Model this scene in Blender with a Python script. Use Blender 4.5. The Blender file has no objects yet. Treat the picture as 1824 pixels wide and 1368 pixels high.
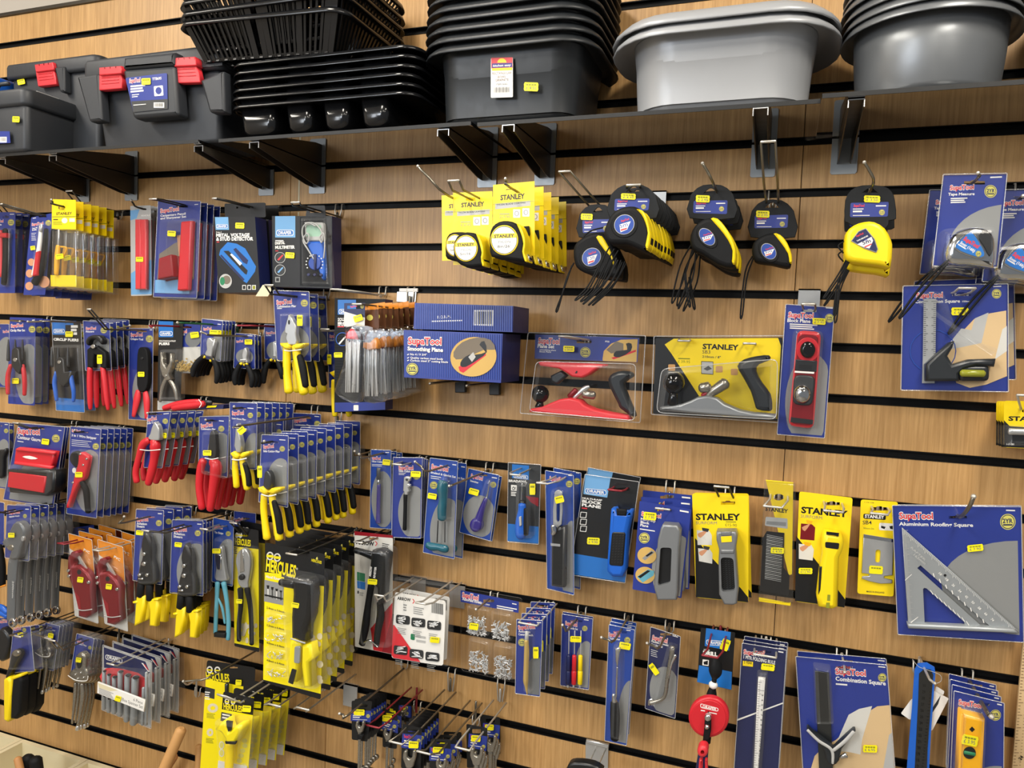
import bpy, math, random
from mathutils import Vector, Matrix
from mathutils.geometry import tessellate_polygon
random.seed(7)
SC = bpy.context.scene
COL = SC.collection
PI = math.pi
# ------------------------------------------------------------------ camera (solved from the slat pitch: 100 mm)
CD, CZ, YAW, PIT, ROL, FOC = 1.57783431, -0.312289431, -0.350116194, -0.0582968031, 0.0390128958, 1319.09329
W_, H_ = 1824, 1368
cy_, sy_, cp_, sp_ = math.cos(YAW), math.sin(YAW), math.cos(PIT), math.sin(PIT)
FW = Vector((sy_*cp_, cy_*cp_, sp_)); _r = Vector((cy_, -sy_, 0)); _u = _r.cross(FW)
RT = math.cos(ROL)*_r + math.sin(ROL)*_u
UP = -math.sin(ROL)*_r + math.cos(ROL)*_u

def ray(px, py):
    return (px-W_/2)/FOC*RT - (py-H_/2)/FOC*UP + FW
def at(px, py, d):                    # point of the photograph on the plane d metres in front of the slat wall
    r = ray(px, py); t = (CD-d)/r.y
    return Vector((t*r.x, -d, CZ+t*r.z))
def on_z(px, py, z):                  # point of the photograph on the level z
    r = ray(px, py); t = (z-CZ)/r.z
    return Vector((t*r.x, -CD+t*r.y, z))
VIEW = [0, 0, 1]
def V(x, y, s): VIEW[:] = [x, y, s]
def g(p): return (VIEW[0]+p[0]*VIEW[2], VIEW[1]+p[1]*VIEW[2])
def A(p, d): q = g(p); return at(q[0], q[1], d)
def D(f, l, dl=.02, lo=.03, hi=.4):   # depth of the front item of a row of hanging items, from how far the last one shifts
    X = A(l, dl).x; q = g(f); r = ray(*q); t = X/r.x if abs(r.x) > 1e-6 else 0
    return min(hi, max(lo, CD-t*r.y))
def hx(c):
    c = c.lstrip('#'); o = []
    for i in (0, 2, 4):
        v = int(c[i:i+2], 16)/255
        o.append(v/12.92 if v <= .04045 else ((v+.055)/1.055)**2.4)
    return o+[1]
# ------------------------------------------------------------------ materials
MATS = {}
TAB = dict(
 blue=('#26378a', .35, 0), blue2=('#1f449c', .35, 0), navy=('#1a2250', .4, 0), dblue=('#1f6fc0', .35, 0), sky=('#6fa6d6', .4, 0),
 grey=('#8b8c8b', .4, 0), lgrey=('#b4b4b2', .45, 0), mgrey=('#6d7072', .45, 0), dgrey=('#2c2e30', .45, 0), black=('#0e0f11', .4, 0), char=('#1b1d20', .5, 0), bag=('#d5d3cc',.3,0),
 white=('#e9e7e2', .45, 0), cream=('#d9cfae', .55, 0), red=('#c8202c', .35, 0), logo=('#d8333c', .4, 0), maroon=('#8c1320', .35, 0), dred=('#7d1a22', .35, .3),
 yel=('#f2d40a', .4, 0), syel=('#f5d60e', .4, 0), hyel=('#f4e000', .4, 0), tag=('#f3e600', .5, 0), badge=('#d5cd63', .5, 0), gold=('#c9a95c', .3, .4), orange=('#e08a22', .4, 0), brown=('#5b3417', .5, 0), lvl=('#f0ae12', .35, 0),
 rubber=('#141517', .6, 0), plast=('#17191b', .3, 0), gloss=('#0b0b0d', .12, 0), pvc=('#22262a', .35, 0),
 steel=('#b8babb', .32, .6), chrome=('#cfd1d2', .12, 1), dsteel=('#55585a', .35, 1), zinc=('#c8cacb', .3, .75), wire=('#8f897c', .3, .9), dwire=('#46443f', .35, .6), rwire=('#8a2630', .35, .3), gwire=('#1f5a3a', .4, .1), wwire=('#c9c5bc', .35, .6), gunm=('#3b3c3e', .35, .7), nickel=('#9a958b',.27,.8), alu=('#a2a7aa', .4, .45), cast=('#85888b', .4, .5),
 teal=('#1c5a6c', .25, 0), purple=('#33297a', .25, 0), tool_blue=('#1c5fc4', .3, 0), snip=('#5fa4b8', .4, 0), green=('#1f7a50', .5, 0), amber=('#8a8d2a',.2,0),
 oak=('#c9975c', .6, 0), skin=('#c98f6a', .6, 0), sand=('#c9a55c', .6, 0), beech=('#d8b98a', .6, 0), wd=('#b8834e', .55, 0), photo=('#73695c', .6, 0),
 bowl=('#24272a', .42, 0), silver=('#a5a7aa', .38, .15), graph=('#7b7e81', .36, .45), tbox=('#2b2e33', .5, 0), tray=('#121315', .14, 0), basket=('#101113', .22, 0),
 bracket=('#4a443c', .33, .5), insert=('#070708', .6, 0), wall=('#b9b1a6', .8, 0), floor=('#7d776e', .6, 0), ceil=('#d8d6d0', .9, 0), label=('#e6e0d4', .5, 0), bright=('#d8d9d9', .3, .4), wrench=('#6d7073', .35, .35), edge=('#050607', .55, 0),
 lens=('#9fc4ad', .15, 0))
def M(n):
    if n in MATS: return MATS[n]
    m = bpy.data.materials.new(n); m.use_nodes = True; b = m.node_tree.nodes['Principled BSDF']
    c, r, me = TAB[n]; b.inputs['Base Color'].default_value = hx(c); b.inputs['Roughness'].default_value = r; b.inputs['Metallic'].default_value = me
    N = m.node_tree.nodes; L = m.node_tree.links        # faint procedural wear in the gloss
    t = N.new('ShaderNodeTexCoord'); nz = N.new('ShaderNodeTexNoise'); nz.inputs['Scale'].default_value = 60; mr = N.new('ShaderNodeMapRange')
    mr.inputs['To Min'].default_value = max(.03, r-.06); mr.inputs['To Max'].default_value = r+.06
    L.new(t.outputs['Object'], nz.inputs['Vector']); L.new(nz.outputs['Fac'], mr.inputs['Value']); L.new(mr.outputs['Result'], b.inputs['Roughness'])
    if n in ('insert', 'rubber', 'char'): b.inputs['Specular IOR Level'].default_value = .2
    MATS[n] = m; return m
def clear_mat(n, tint, gl, rough, ior=1.45):
    m = bpy.data.materials.new(n); m.use_nodes = True; N = m.node_tree.nodes; L = m.node_tree.links
    N.remove(N['Principled BSDF']); out = N['Material Output']
    tr = N.new('ShaderNodeBsdfTransparent'); tr.inputs[0].default_value = tint
    gs = N.new('ShaderNodeBsdfGlossy'); gs.inputs['Roughness'].default_value = rough; gs.inputs[0].default_value = (1, 1, 1, 1)
    fr = N.new('ShaderNodeFresnel'); ge = N.new('ShaderNodeNewGeometry'); io = N.new('ShaderNodeMapRange'); io.inputs['To Min'].default_value = ior; io.inputs['To Max'].default_value = 1/ior; L.new(ge.outputs['Backfacing'], io.inputs['Value']); L.new(io.outputs['Result'], fr.inputs[0]); ml = N.new('ShaderNodeMath'); ml.operation = 'MULTIPLY'; ml.inputs[1].default_value = gl; ml.use_clamp = True
    bp = N.new('ShaderNodeBump'); bp.inputs['Strength'].default_value = .12; bp.inputs['Distance'].default_value = .004
    nz = N.new('ShaderNodeTexNoise'); nz.inputs['Scale'].default_value = 35; t = N.new('ShaderNodeTexCoord')
    L.new(t.outputs['Object'], nz.inputs['Vector'])
    if n != 'smoked_glass': L.new(nz.outputs['Fac'], bp.inputs['Height']); L.new(bp.outputs[0], gs.inputs['Normal'])
    mx = N.new('ShaderNodeMixShader'); L.new(fr.outputs[0], ml.inputs[0]); L.new(ml.outputs[0], mx.inputs[0]); L.new(tr.outputs[0], mx.inputs[1]); L.new(gs.outputs[0], mx.inputs[2]); L.new(mx.outputs[0], out.inputs[0])
    MATS[n] = m
clear_mat('clear', (.96, .965, .97, 1), .75, .07)
clear_mat('bagclear', (.93, .94, .95, 1), 1.6, .12)
clear_mat('smoked_glass', (.12, .11, .10, 1), 1.8, .02, 1.6)
def edge_mat(nm, fac):                        # the milky look of cut and folded clear plastic
    m = bpy.data.materials.new(nm); m.use_nodes = True; N = m.node_tree.nodes; L = m.node_tree.links; N.remove(N['Principled BSDF'])
    a, b, c, d, e = [N.new('ShaderNode'+k) for k in ('BsdfTransparent', 'BsdfDiffuse', 'BsdfGlossy', 'MixShader', 'MixShader')]
    b.inputs[0].default_value = (.8, .82, .84, 1); c.inputs['Roughness'].default_value = .15; d.inputs[0].default_value = .35; e.inputs[0].default_value = fac
    L.new(b.outputs[0], d.inputs[1]); L.new(c.outputs[0], d.inputs[2]); L.new(a.outputs[0], e.inputs[1]); L.new(d.outputs[0], e.inputs[2]); L.new(e.outputs[0], N['Material Output'].inputs[0]); MATS[nm] = m
edge_mat('clear_edge', .38); edge_mat('clear_wall', .06)
def wood():
    m = bpy.data.materials.new('slat_wood'); m.use_nodes = True; N = m.node_tree.nodes; L = m.node_tree.links; b = N['Principled BSDF']
    t = N.new('ShaderNodeTexCoord'); mp = N.new('ShaderNodeMapping'); mp.inputs['Scale'].default_value = (45, 1, 1.6)
    n1 = N.new('ShaderNodeTexNoise'); n1.inputs['Scale'].default_value = 4; n1.inputs['Detail'].default_value = 7; n1.inputs['Roughness'].default_value = .65
    mp2 = N.new('ShaderNodeMapping'); mp2.inputs['Scale'].default_value = (9, 1, .7); n2 = N.new('ShaderNodeTexNoise'); n2.inputs['Scale'].default_value = 2.2; n2.inputs['Detail'].default_value = 3
    L.new(t.outputs['Object'], mp.inputs[0]); L.new(mp.outputs[0], n1.inputs['Vector']); L.new(t.outputs['Object'], mp2.inputs[0]); L.new(mp2.outputs[0], n2.inputs['Vector'])
    r1 = N.new('ShaderNodeValToRGB'); r1.color_ramp.elements[0].position = .33; r1.color_ramp.elements[0].color = hx('#b38852'); r1.color_ramp.elements[1].position = .66; r1.color_ramp.elements[1].color = hx('#d4a86e')
    r2 = N.new('ShaderNodeValToRGB'); r2.color_ramp.elements[0].position = .35; r2.color_ramp.elements[0].color = (.87, .86, .85, 1); r2.color_ramp.elements[1].position = .65; r2.color_ramp.elements[1].color = (1, 1, 1, 1)
    mx = N.new('ShaderNodeMix'); mx.data_type = 'RGBA'; mx.blend_type = 'MULTIPLY'; mx.inputs[0].default_value = 1
    L.new(n1.outputs['Fac'], r1.inputs[0]); L.new(n2.outputs['Fac'], r2.inputs[0]); L.new(r1.outputs[0], mx.inputs[6]); L.new(r2.outputs[0], mx.inputs[7]); L.new(mx.outputs[2], b.inputs['Base Color'])
    b.inputs['Roughness'].default_value = .42; MATS['wood'] = m
wood()
# ------------------------------------------------------------------ text outlines (built-in font, cached)
TXT = {}
def glyphs(s, bold):
    k = (s, bold)
    if k not in TXT:
        c = bpy.data.curves.new('t', 'FONT'); c.body = s; c.resolution_u = 2; c.offset = bold; c.fill_mode = 'FRONT'
        o = bpy.data.objects.new('t', c); me = bpy.data.meshes.new_from_object(o)
        vs = [(v.co.x, v.co.y) for v in me.vertices]; fs = [tuple(p.vertices) for p in me.polygons]
        bpy.data.objects.remove(o); bpy.data.curves.remove(c); bpy.data.meshes.remove(me)
        if vs:
            x0 = min(v[0] for v in vs); x1 = max(v[0] for v in vs); vs = [((x-x0)/(x1-x0), y/.69) for x, y in vs]
        TXT[k] = (vs, fs)
    return TXT[k]
# ------------------------------------------------------------------ geometry collector
def area(p): return sum(p[i-1][0]*p[i][1]-p[i][0]*p[i-1][1] for i in range(len(p)))/2
def inset(p, b):
    s = 1 if area(p) > 0 else -1; n = len(p); o = []
    for i in range(n):
        a, c, e = p[i-1], p[i], p[(i+1) % n]
        d1 = Vector((c[0]-a[0], c[1]-a[1])); d2 = Vector((e[0]-c[0], e[1]-c[1]))
        if d1.length < 1e-7 or d2.length < 1e-7: o.append(c); continue
        d1.normalize(); d2.normalize(); n1 = Vector((-d1.y, d1.x))*s; n2 = Vector((-d2.y, d2.x))*s; m = n1+n2
        if m.length < .2: o.append(c); continue
        m.normalize(); k = b/max(.5, m.dot(n1)); o.append((c[0]+m.x*k, c[1]+m.y*k))
    return o
def ell(cx, cy, rx, ry, n=20, a0=0, a1=360, rot=0):
    o = []; full = abs(a1-a0) >= 360; ca, sa = math.cos(math.radians(rot)), math.sin(math.radians(rot))
    for i in range(n if full else n+1):
        a = math.radians(a0+(a1-a0)*i/n); x, y = rx*math.cos(a), ry*math.sin(a); o.append((cx+x*ca-y*sa, cy+x*sa+y*ca))
    return o
def rr(c, r, n=3):                    # quad with rounded corners, r in view pixels
    o = []
    for i in range(4):
        p, q, s = Vector(c[i]), Vector(c[i-1]), Vector(c[(i+1) % 4]); a = (q-p); b = (s-p); ra = min(r, a.length*.48); rb = min(r, b.length*.48)
        a.normalize(); b.normalize(); p0 = p+a*ra; p1 = p+b*rb
        for k in range(n+1):
            t = k/n; o.append(tuple(p0*(1-t)**2+p*2*t*(1-t)+p1*t*t))
    return o
def box4(x0, y0, x1, y1): return [(x0, y0), (x1, y0), (x1, y1), (x0, y1)]
def spline(p, k=4):
    if len(p) < 3: return p
    o = []; n = len(p)
    for i in range(n-1):
        a, b, c, d = p[max(0, i-1)], p[i], p[i+1], p[min(n-1, i+2)]
        for j in range(k):
            t = j/k; o.append(tuple(.5*(2*b[q]+(c[q]-a[q])*t+(2*a[q]-5*b[q]+4*c[q]-d[q])*t*t+(3*b[q]-a[q]-3*c[q]+d[q])*t**3) for q in range(len(b))))
    o.append(tuple(p[-1])); return o
def smooth(p, k=3):                   # closed smooth outline
    o = []; n = len(p)
    for i in range(n):
        a, b, c, d = p[i-1], p[i], p[(i+1) % n], p[(i+2) % n]
        for j in range(k):
            t = j/k; o.append(tuple(.5*(2*b[q]+(c[q]-a[q])*t+(2*a[q]-5*b[q]+4*c[q]-d[q])*t*t+(3*b[q]-a[q]-3*c[q]+d[q])*t**3) for q in (0, 1)))
    return o
class MB:
    def __init__(s, d=0, org=None):
        s.v = []; s.f = []; s.mi = []; s.sm = []; s.mats = []; s.d = d; s.org = org or Vector((0, 0, 0)); s.lay = 0
    def add(s, vs, fs, mat, smooth=False):
        b = len(s.v); s.v += [tuple(v) for v in vs]
        if mat not in s.mats: s.mats.append(mat)
        k = s.mats.index(mat)
        for f in fs: s.f.append([i+b for i in f]); s.mi.append(k); s.sm.append(smooth)
    # --- world space shapes
    def box(s, x0, x1, y0, y1, z0, z1, mat):
        v = [(x, y, z) for x in (x0, x1) for y in (y0, y1) for z in (z0, z1)]
        s.add(v, [(0, 1, 3, 2), (4, 6, 7, 5), (0, 4, 5, 1), (2, 3, 7, 6), (0, 2, 6, 4), (1, 5, 7, 3)], mat)
    def rings(s, R, mat, cap0=True, cap1=True, smooth=True, closed=True):
        n = len(R[0]); vs = [p for r in R for p in r]; fs = []
        for k in range(len(R)-1):
            for i in range(n if closed else n-1):
                j = (i+1) % n; fs.append((k*n+i, k*n+j, (k+1)*n+j, (k+1)*n+i))
        s.add(vs, fs, mat, smooth)
        if cap0: s.add(R[0], [list(range(n))[::-1]], mat)
        if cap1: s.add(R[-1], [list(range(n))], mat)
    def wtube(s, P, r, mat, flat=1, n=8, cap=True, up=None, k=1):
        P = [Vector(p) for p in P]; m = len(P)
        rad = list(r) if isinstance(r, (list, tuple)) else [r]*m
        if k > 1:
            q = spline([(p.x, p.y, p.z, a) for p, a in zip(P, rad)], k); P = [Vector(a[:3]) for a in q]; rad = [max(1e-5, a[3]) for a in q]; m = len(P)
        R = []; prev = None; up = Vector(up or (0, 1, 0))
        for i in range(m):
            t = (P[min(m-1, i+1)]-P[max(0, i-1)])
            if t.length < 1e-9: t = Vector((0, 0, 1))
            t.normalize(); b = up-t*up.dot(t)
            if b.length < .15: b = Vector((0, 0, 1))-t*t.z
            if b.length < .15: b = Vector((1, 0, 0))-t*t.x
            b.normalize()
            if prev is not None and b.dot(prev) < 0: b = -b
            prev = b; a = t.cross(b)
            def ring(c, rr_): return [c+a*(math.cos(2*PI*q/n)*rr_)+b*(math.sin(2*PI*q/n)*rr_*flat) for q in range(n)]
            if cap and i == 0:
                R.append(ring(P[0]-t*rad[0]*.55*flat, rad[0]*.45)); R.append(ring(P[0]-t*rad[0]*.3*flat, rad[0]*.8))
            R.append(ring(P[i], rad[i]))
            if cap and i == m-1:
                R.append(ring(P[i]+t*rad[i]*.3*flat, rad[i]*.8)); R.append(ring(P[i]+t*rad[i]*.55*flat, rad[i]*.45))
        s.rings(R, mat)
    def wprism(s, pts, y0, y1, mat, b=0, seg=2, holes=(), smooth=True):   # pts (x,z); back at y=-y0, front at y=-y1
        def cap(p, hs, y, flip):
            poly = [[Vector((x, z, 0)) for x, z in p]]+[[Vector((x, z, 0)) for x, z in h] for h in hs]
            fl = [q for a in poly for q in a]; tr = tessellate_polygon(poly)
            s.add([(q.x, -y, q.y) for q in fl], tr, mat)
        prof = [(0, y0)]
        if b: prof += [(b*(1-math.cos(PI/2*k/seg)), y1-b+b*math.sin(PI/2*k/seg)) for k in range(seg+1)]
        else: prof += [(0, y1)]
        R = [[(x, -y, z) for x, z in (inset(pts, i) if i else pts)] for i, y in prof]
        s.rings(R, ('clear_edge' if y1-y0 < .003 else 'clear_wall') if mat == 'clear' else mat, False, False, smooth and bool(b))
        for h in holes: s.rings([[(x, -y0, z) for x, z in h], [(x, -y1, z) for x, z in h]], mat, False, False, False)
        cap([(q[0], q[2]) for q in R[-1]], holes, y1, 0)
        if y1-y0 > .0015: cap(pts, holes, y0, 1)
    # --- shapes traced in the current view at depth d+o
    def xz(s, pts, o): return [(q.x, q.z) for q in (A(p, s.d+o) for p in pts)]
    def prism(s, pts, o0, o1, mat, b=0, seg=2, holes=(), smooth=True):
        s.wprism(s.xz(pts, o1), s.d+o0, s.d+o1, mat, b, seg, [s.xz(h, o1) for h in holes], smooth)
    def ink(s, pts, mat, holes=()):    # a printed area, each a hair in front of the last
        s.lay += .00004; o = s.base+s.lay
        poly = [[Vector((x, z, 0)) for x, z in s.xz(p, o)] for p in [pts]+list(holes)]
        fl = [q for a in poly for q in a]; s.add([(q.x, -(s.d+o), q.y) for q in fl], tessellate_polygon(poly), mat)
    base = .0005
    def tube(s, pts, r, mat, o=0, flat=1, n=10, k=4, cap=True):
        P = []; sc = []
        for p in pts:
            oo = p[2] if len(p) > 2 else o; w = A(p, s.d+oo); P.append(w); sc.append((A((p[0], p[1]+1), s.d+oo)-w).length)
        rad = [a*b for a, b in zip(r, sc)] if isinstance(r, (list, tuple)) else [r*b for b in sc]
        s.wtube(P, rad, mat, flat, n, cap, None, k)
    def text(s, t, x0, y0, x1, y1, h, mat, bold=.02, o=None):
        vs, fs = glyphs(t, bold)
        if not vs: return
        if o is None: s.lay += .00004; o = s.base+s.lay
        p0, p1 = A((x0, y0), s.d+o), A((x1, y1), s.d+o); e = p1-p0; w = e.length; e.normalize(); u = Vector((-e.z, 0, e.x))
        if u.z < 0 and abs(e.x) > .3: u = -u
        q = Vector((x0, y0))+Vector((y1-y0, -(x1-x0))).normalized()*h; hh = (A(q, s.d+o)-p0).length
        s.add([p0+e*(a*w)+u*(b*hh) for a, b in vs], fs, mat)
    def logo(s, x0, y0, x1, y1, h):
        s.text('SupaTool', x0-h*.06, y0+h*.05, x1+h*.06, y1+h*.05, h*1.1, 'white', .075); s.text('SupaTool', x0, y0, x1, y1, h, 'logo', .025)
    def badge(s, cx, cy, r, big=False):
        s.ink(ell(cx, cy, r, r*1.02, 22), 'badge'); s.ink(ell(cx, cy, r*.9, r*.92, 22), 'navy', [ell(cx, cy, r*.8, r*.82, 22)])
        s.text('2YR', cx-r*.66, cy+r*.16, cx+r*.66, cy+r*.16, r*.55, 'navy', .03); s.ink(box4(cx-r*.6, cy+r*.3, cx+r*.6, cy+r*.48), 'navy')
    def lines(s, x0, y0, x1, y1, h, n, step, mat='white'):   # rows of print too small to read
        for i in range(n):
            w = 1-.18*((i*7) % 4)/3; s.ink([(x0, y0+i*step-h), (x0+(x1-x0)*w, y0+(y1-y0)*w+i*step-h), (x0+(x1-x0)*w, y0+(y1-y0)*w+i*step), (x0, y0+i*step)], mat)
    def done(s, name, parent=None, label=None):
        me = bpy.data.meshes.new(name); o = s.org; me.from_pydata([(a-o.x, b-o.y, c-o.z) for a, b, c in s.v], [], s.f)
        for m in s.mats: me.materials.append(MATS.get(m) or M(m))
        me.polygons.foreach_set('material_index', s.mi); me.polygons.foreach_set('use_smooth', s.sm); me.validate(); me.update()
        ob = bpy.data.objects.new(name, me); COL.objects.link(ob)
        if parent is not None: ob.parent = parent
        else: ob.location = o
        if label: ob['label'] = label
        return ob
def struct(ob): ob['kind'] = 'structure'; return ob
ORD = ['', 'second', 'third', 'fourth', 'fifth', 'sixth', 'seventh', 'eighth', 'ninth', 'tenth', 'eleventh', 'twelfth']
HOOKS = []
class T:                               # one thing: an Empty where it hangs or stands, its parts below it
    def __init__(s, name, label, cat, p, d, group=None):
        s.d = d; s.org = A(p, d) if len(p) == 2 else Vector(p); s.o = bpy.data.objects.new(name, None); s.o.empty_display_size = .02; COL.objects.link(s.o); s.o.location = s.org
        s.o['label'] = label; s.o['category'] = cat; s.lab = label; s.name = name
        if group: s.o['group'] = group
    def mb(s): return MB(s.d, s.org)
    def add(s, name, mb, parent=None, label=None): return mb.done(name, parent or s.o, label)
    def card(s, c, mat='blue', r=5, hole=None, th=.0006, name='card'):
        m = s.mb(); m.base = 0; m.prism(rr(c, r), -th, 0, mat, holes=[hole] if hole else []); s.c = c; s.cm = m; return m
    def cd(s, name='card'): s.cardo = s.add(name, s.cm); return s.cardo
    def q(s, u, v):
        a, b, c, d = s.c; return tuple((a[i]*(1-u)+b[i]*u)*(1-v)+(d[i]*(1-u)+c[i]*u)*v for i in (0, 1))
    def U(s, pts): return [s.q(*p) for p in pts]
    def oval(s, cu, cv, ru, rv, mat='grey', m=(.03, .015), n=36):    # an ellipse of brushed grey cut off at the card's border
        o = []
        for a in ell(cu, cv, ru, rv, n): o.append((min(1-m[0], max(m[0], a[0])), min(1-m[1], max(m[1], a[1]))))
        s.cm.ink(s.U(o), mat)
    def blister(s, pts, h, b=None, mat='clear', name='blister', o=.0006):
        m = s.mb(); m.prism(pts, o, o+h, mat, b or min(h*.6, .008), 3); return s.add(name, m)
    def rim(s, grow=0, th=.0012):                                     # clear front sheet over the whole card
        m = s.mb(); c = [Vector(p) for p in s.c]; k = sum((p for p in c), Vector((0, 0)))/4; pts = [tuple(p+(p-k).normalized()*grow) for p in c]
        m.prism(rr(pts, 8), .0022, .0022+th, 'clear', .0008, 2); s.lip(m, rr(pts, 8), .003); return s.add('plastic_cover', m)
    def lip(s, m, pts, o, r=.0007): P = [A(p, s.d+o) for p in pts]; m.wtube(P+P[:2], r, 'clear_edge', n=6, cap=False)
    def price(s, cx, cy, w, h, t='', rot=0, o=.0035):
        m = s.mb(); m.base = o+.0004; a = math.radians(rot); ca, sa = math.cos(a), math.sin(a); f = lambda x, y: (cx+x*ca-y*sa, cy+x*sa+y*ca)
        X, Y = w/2, h/2; m.prism([f(*p) for p in [(-X, -Y*.55), (-X*.88, -Y), (X*.88, -Y), (X, -Y*.55), (X*.96, 0), (X, Y*.55), (X*.88, Y), (-X*.88, Y), (-X, Y*.55), (-X*.96, 0)]], o-.0002, o+.0003, 'tag')
        for k in range(4): x = -X*.7+k*X*.36; m.ink([f(x, -Y*.62), f(x+X*.3, -Y*.62), f(x+X*.3, -Y*.28), f(x, -Y*.28)], 'amber')
        if t: p, q = f(-X*.7, Y*.62), f(X*.7, Y*.62); m.text(t, p[0], p[1], q[0], q[1], Y*.7, 'mgrey', .0)
        return s.add('price_sticker', m)
    def stack(s, n, f, l, dl, base, group, jit=.012, jx=.0008, drop='', keep=1):
        a, b = A(f, s.d), A(l, dl); s.o['group'] = group; s.o['label'] = base+', frontmost on its hook'
        for i in range(1, n):
            t = i/(n-1) if n > 1 else 0; v = (b-a)*t
            e = dup(s.o, drop if i >= keep else ''); e.location = s.org+v+Vector((random.uniform(-jx, jx), 0, random.uniform(-jx, jx))); e.rotation_euler = (0, random.uniform(-jit, jit), 0)
            e['label'] = base+(', rearmost on its hook' if i == n-1 else ', %s from the front of its hook' % ORD[i])
def dup(o, drop=''):
    c = o.copy(); COL.objects.link(c)
    for ch in list(o.children):
        if drop and ch.name.split('.')[0] == drop: continue
        k = ch.copy(); COL.objects.link(k); k.parent = c
        for gch in list(ch.children): d = gch.copy(); COL.objects.link(d); d.parent = k
    return c
GZ = lambda k: -.1*(ord(k)-65)
def hook(label, kind, tip, hole, dc, gr, mat='wire', L=None, gap=.011, r=.0024, plate=False, up=.02):
    p = A(hole, dc); X, z = p.x, p.z+.003; zb = .1*math.floor((z+.055)/.1)
    q = g(tip); rr_ = ray(*q); d = L
    if d is None:
        d = CD-(X/rr_.x)*rr_.y if abs(rr_.x) > .02 else dc+.06
        if not (dc+.01 < d < dc+.16): d = dc+.05
    e = at(q[0], q[1], d); dz = e.z-z
    o = T('display_hook', label, 'hook', (X, 0, zb), 0); o.o['group'] = 'hooks in the slat wall'
    m = MB(0, o.org)
    ys = -.004; ze = max(zb-.03, min(zb+.004, z)) if abs(z-zb) > .03 else z
    if kind == 's':
        m.wtube([(X, ys-.006, z), (X, -(d-max(.02, abs(dz))), z), (X*.5+e.x*.5, -(d-.006), z+dz*.55), (e.x, -d, e.z)], r, mat, n=8, k=3)
        m2 = MB(0, o.org); m2.wtube([(e.x, -d+.001, e.z), (e.x, -d-.0015, e.z+.001)], r*1.25, 'wwire', n=8)
        sub = m2
    else:
        gx = gap; ex = e.x-X
        pl = [(X-gx, ys-.006, z), (X-gx, -(d-max(.02, abs(dz))), z), (e.x-gx, -d, e.z)]; pr = [(e.x+gx, -d, e.z), (X+gx, -(d-max(.02, abs(dz))), z), (X+gx, ys-.006, z)]
        m.wtube(pl, r*.85, mat, n=8); m.wtube(pr, r*.85, mat, n=8); m3 = MB(0, o.org); m3.wtube([(e.x-gx, -d, e.z), (e.x+gx, -d, e.z)], r*.95, 'wwire' if mat != 'rwire' else mat, n=8); sub = m3
    o.add('prong', m); o.add('tip', sub)
    b = MB(0, o.org)
    if plate:
        b.box(X-.02, X+.02, ys-.004, ys-.001, zb-.045, zb+.012, 'zinc'); b.box(X-.02, X+.02, ys-.004, .006, zb+.009, zb+.012, 'zinc')
    else:
        for sx in (-.009, .009): b.wtube([(X+sx, .006, zb+.006), (X+sx, ys-.001, zb+.004), (X+sx, ys-.003, zb-.012), (X+sx*.6, ys-.004, min(z, zb-.018))], .0018, 'wwire', n=6)
        zt = min(z, zb-.018); b.wtube([(X, ys-.006, zt), (X, ys-.006, max(z, zb-.018)+.001)], .003, mat, n=6)
    o.add('back_fitting', b)
    return o
# ------------------------------------------------------------------ the setting
def slat_panel(name, x0, x1, rows, zt=None):
    m = MB(); g2 = .0078
    for k in rows:                                  # board between groove k (its top) and k+1 (its bottom)
        zt_, zb_ = -.1*k-g2, -.1*(k+1)+g2
        if k == -6: zt_ = .583
        c = .0012
        m.wprism([(x0, zb_), (x1, zb_), (x1, zt_), (x0, zt_)], -.010, 0, 'wood', c, 2, smooth=False)
    m.box(x0, x1, .010, .018, -.1*(rows[-1]+1), -.1*rows[0]+(0 if rows[0] != -6 else -.02), 'wood')
    return struct(m.done(name))
S = .0006
slat_panel('wall_back_left', -3.2, -1.1905-S, range(-6, 13)); slat_panel('wall_back_middle', -1.1905+S, .0125-S, range(-6, 13)); slat_panel('wall_back_right', .0125+S, 1.3, range(-6, 13))
slat_panel('wall_back_low_left', -3.2, -1.047-S, range(13, 17)); slat_panel('wall_back_low_right', -1.047+S, 1.3, range(13, 17))
n_ = 0
for k in range(-5, 17):                            # black plastic inserts in the grooves
    m = MB(); z = -.1*k; h = .0081
    prof = [(.0004, z+h), (-.0012, z+h), (-.0012, z+h-.002), (.0085, z+h-.002), (.0085, z-h+.002), (-.0012, z-h+.002), (-.0012, z-h), (.0004, z-h), (.0098, z-h+.0002), (.0098, z+h-.0002)]
    m.rings([[(x, y, zz) for y, zz in prof] for x in (-3.2, 1.3)], 'insert', smooth=False); n_ += 1
    struct(m.done('trim_%d' % n_))
m = MB(); m.box(-3.2, 1.3, -.006, .018, .583, .592, 'bracket'); struct(m.done('trim_%d' % (n_+1)))
m = MB(); m.box(-1.1665, -1.1625, -.0006, .0002, .011, .089, 'cream'); m.box(-1.1665, -1.1625, -.0006, .0002, -.089, -.011, 'cream'); struct(m.done('trim_%d' % (n_+2)))
m = MB(); m.box(-3.2, 1.3, .018, .1, -1.95, 1.0, 'wall'); struct(m.done('wall_back'))
m = MB(); m.box(-3.2, 2.6, -5.2, .1, -1.97, -1.95, 'floor'); struct(m.done('floor'))
m = MB(); m.box(-3.2, 2.6, -5.2, .1, 1.0, 1.02, 'ceil'); struct(m.done('ceiling'))
m = MB(); m.box(-3.25, -3.2, -5.2, .1, -1.95, 1.0, 'wall'); struct(m.done('wall_left'))
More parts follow.
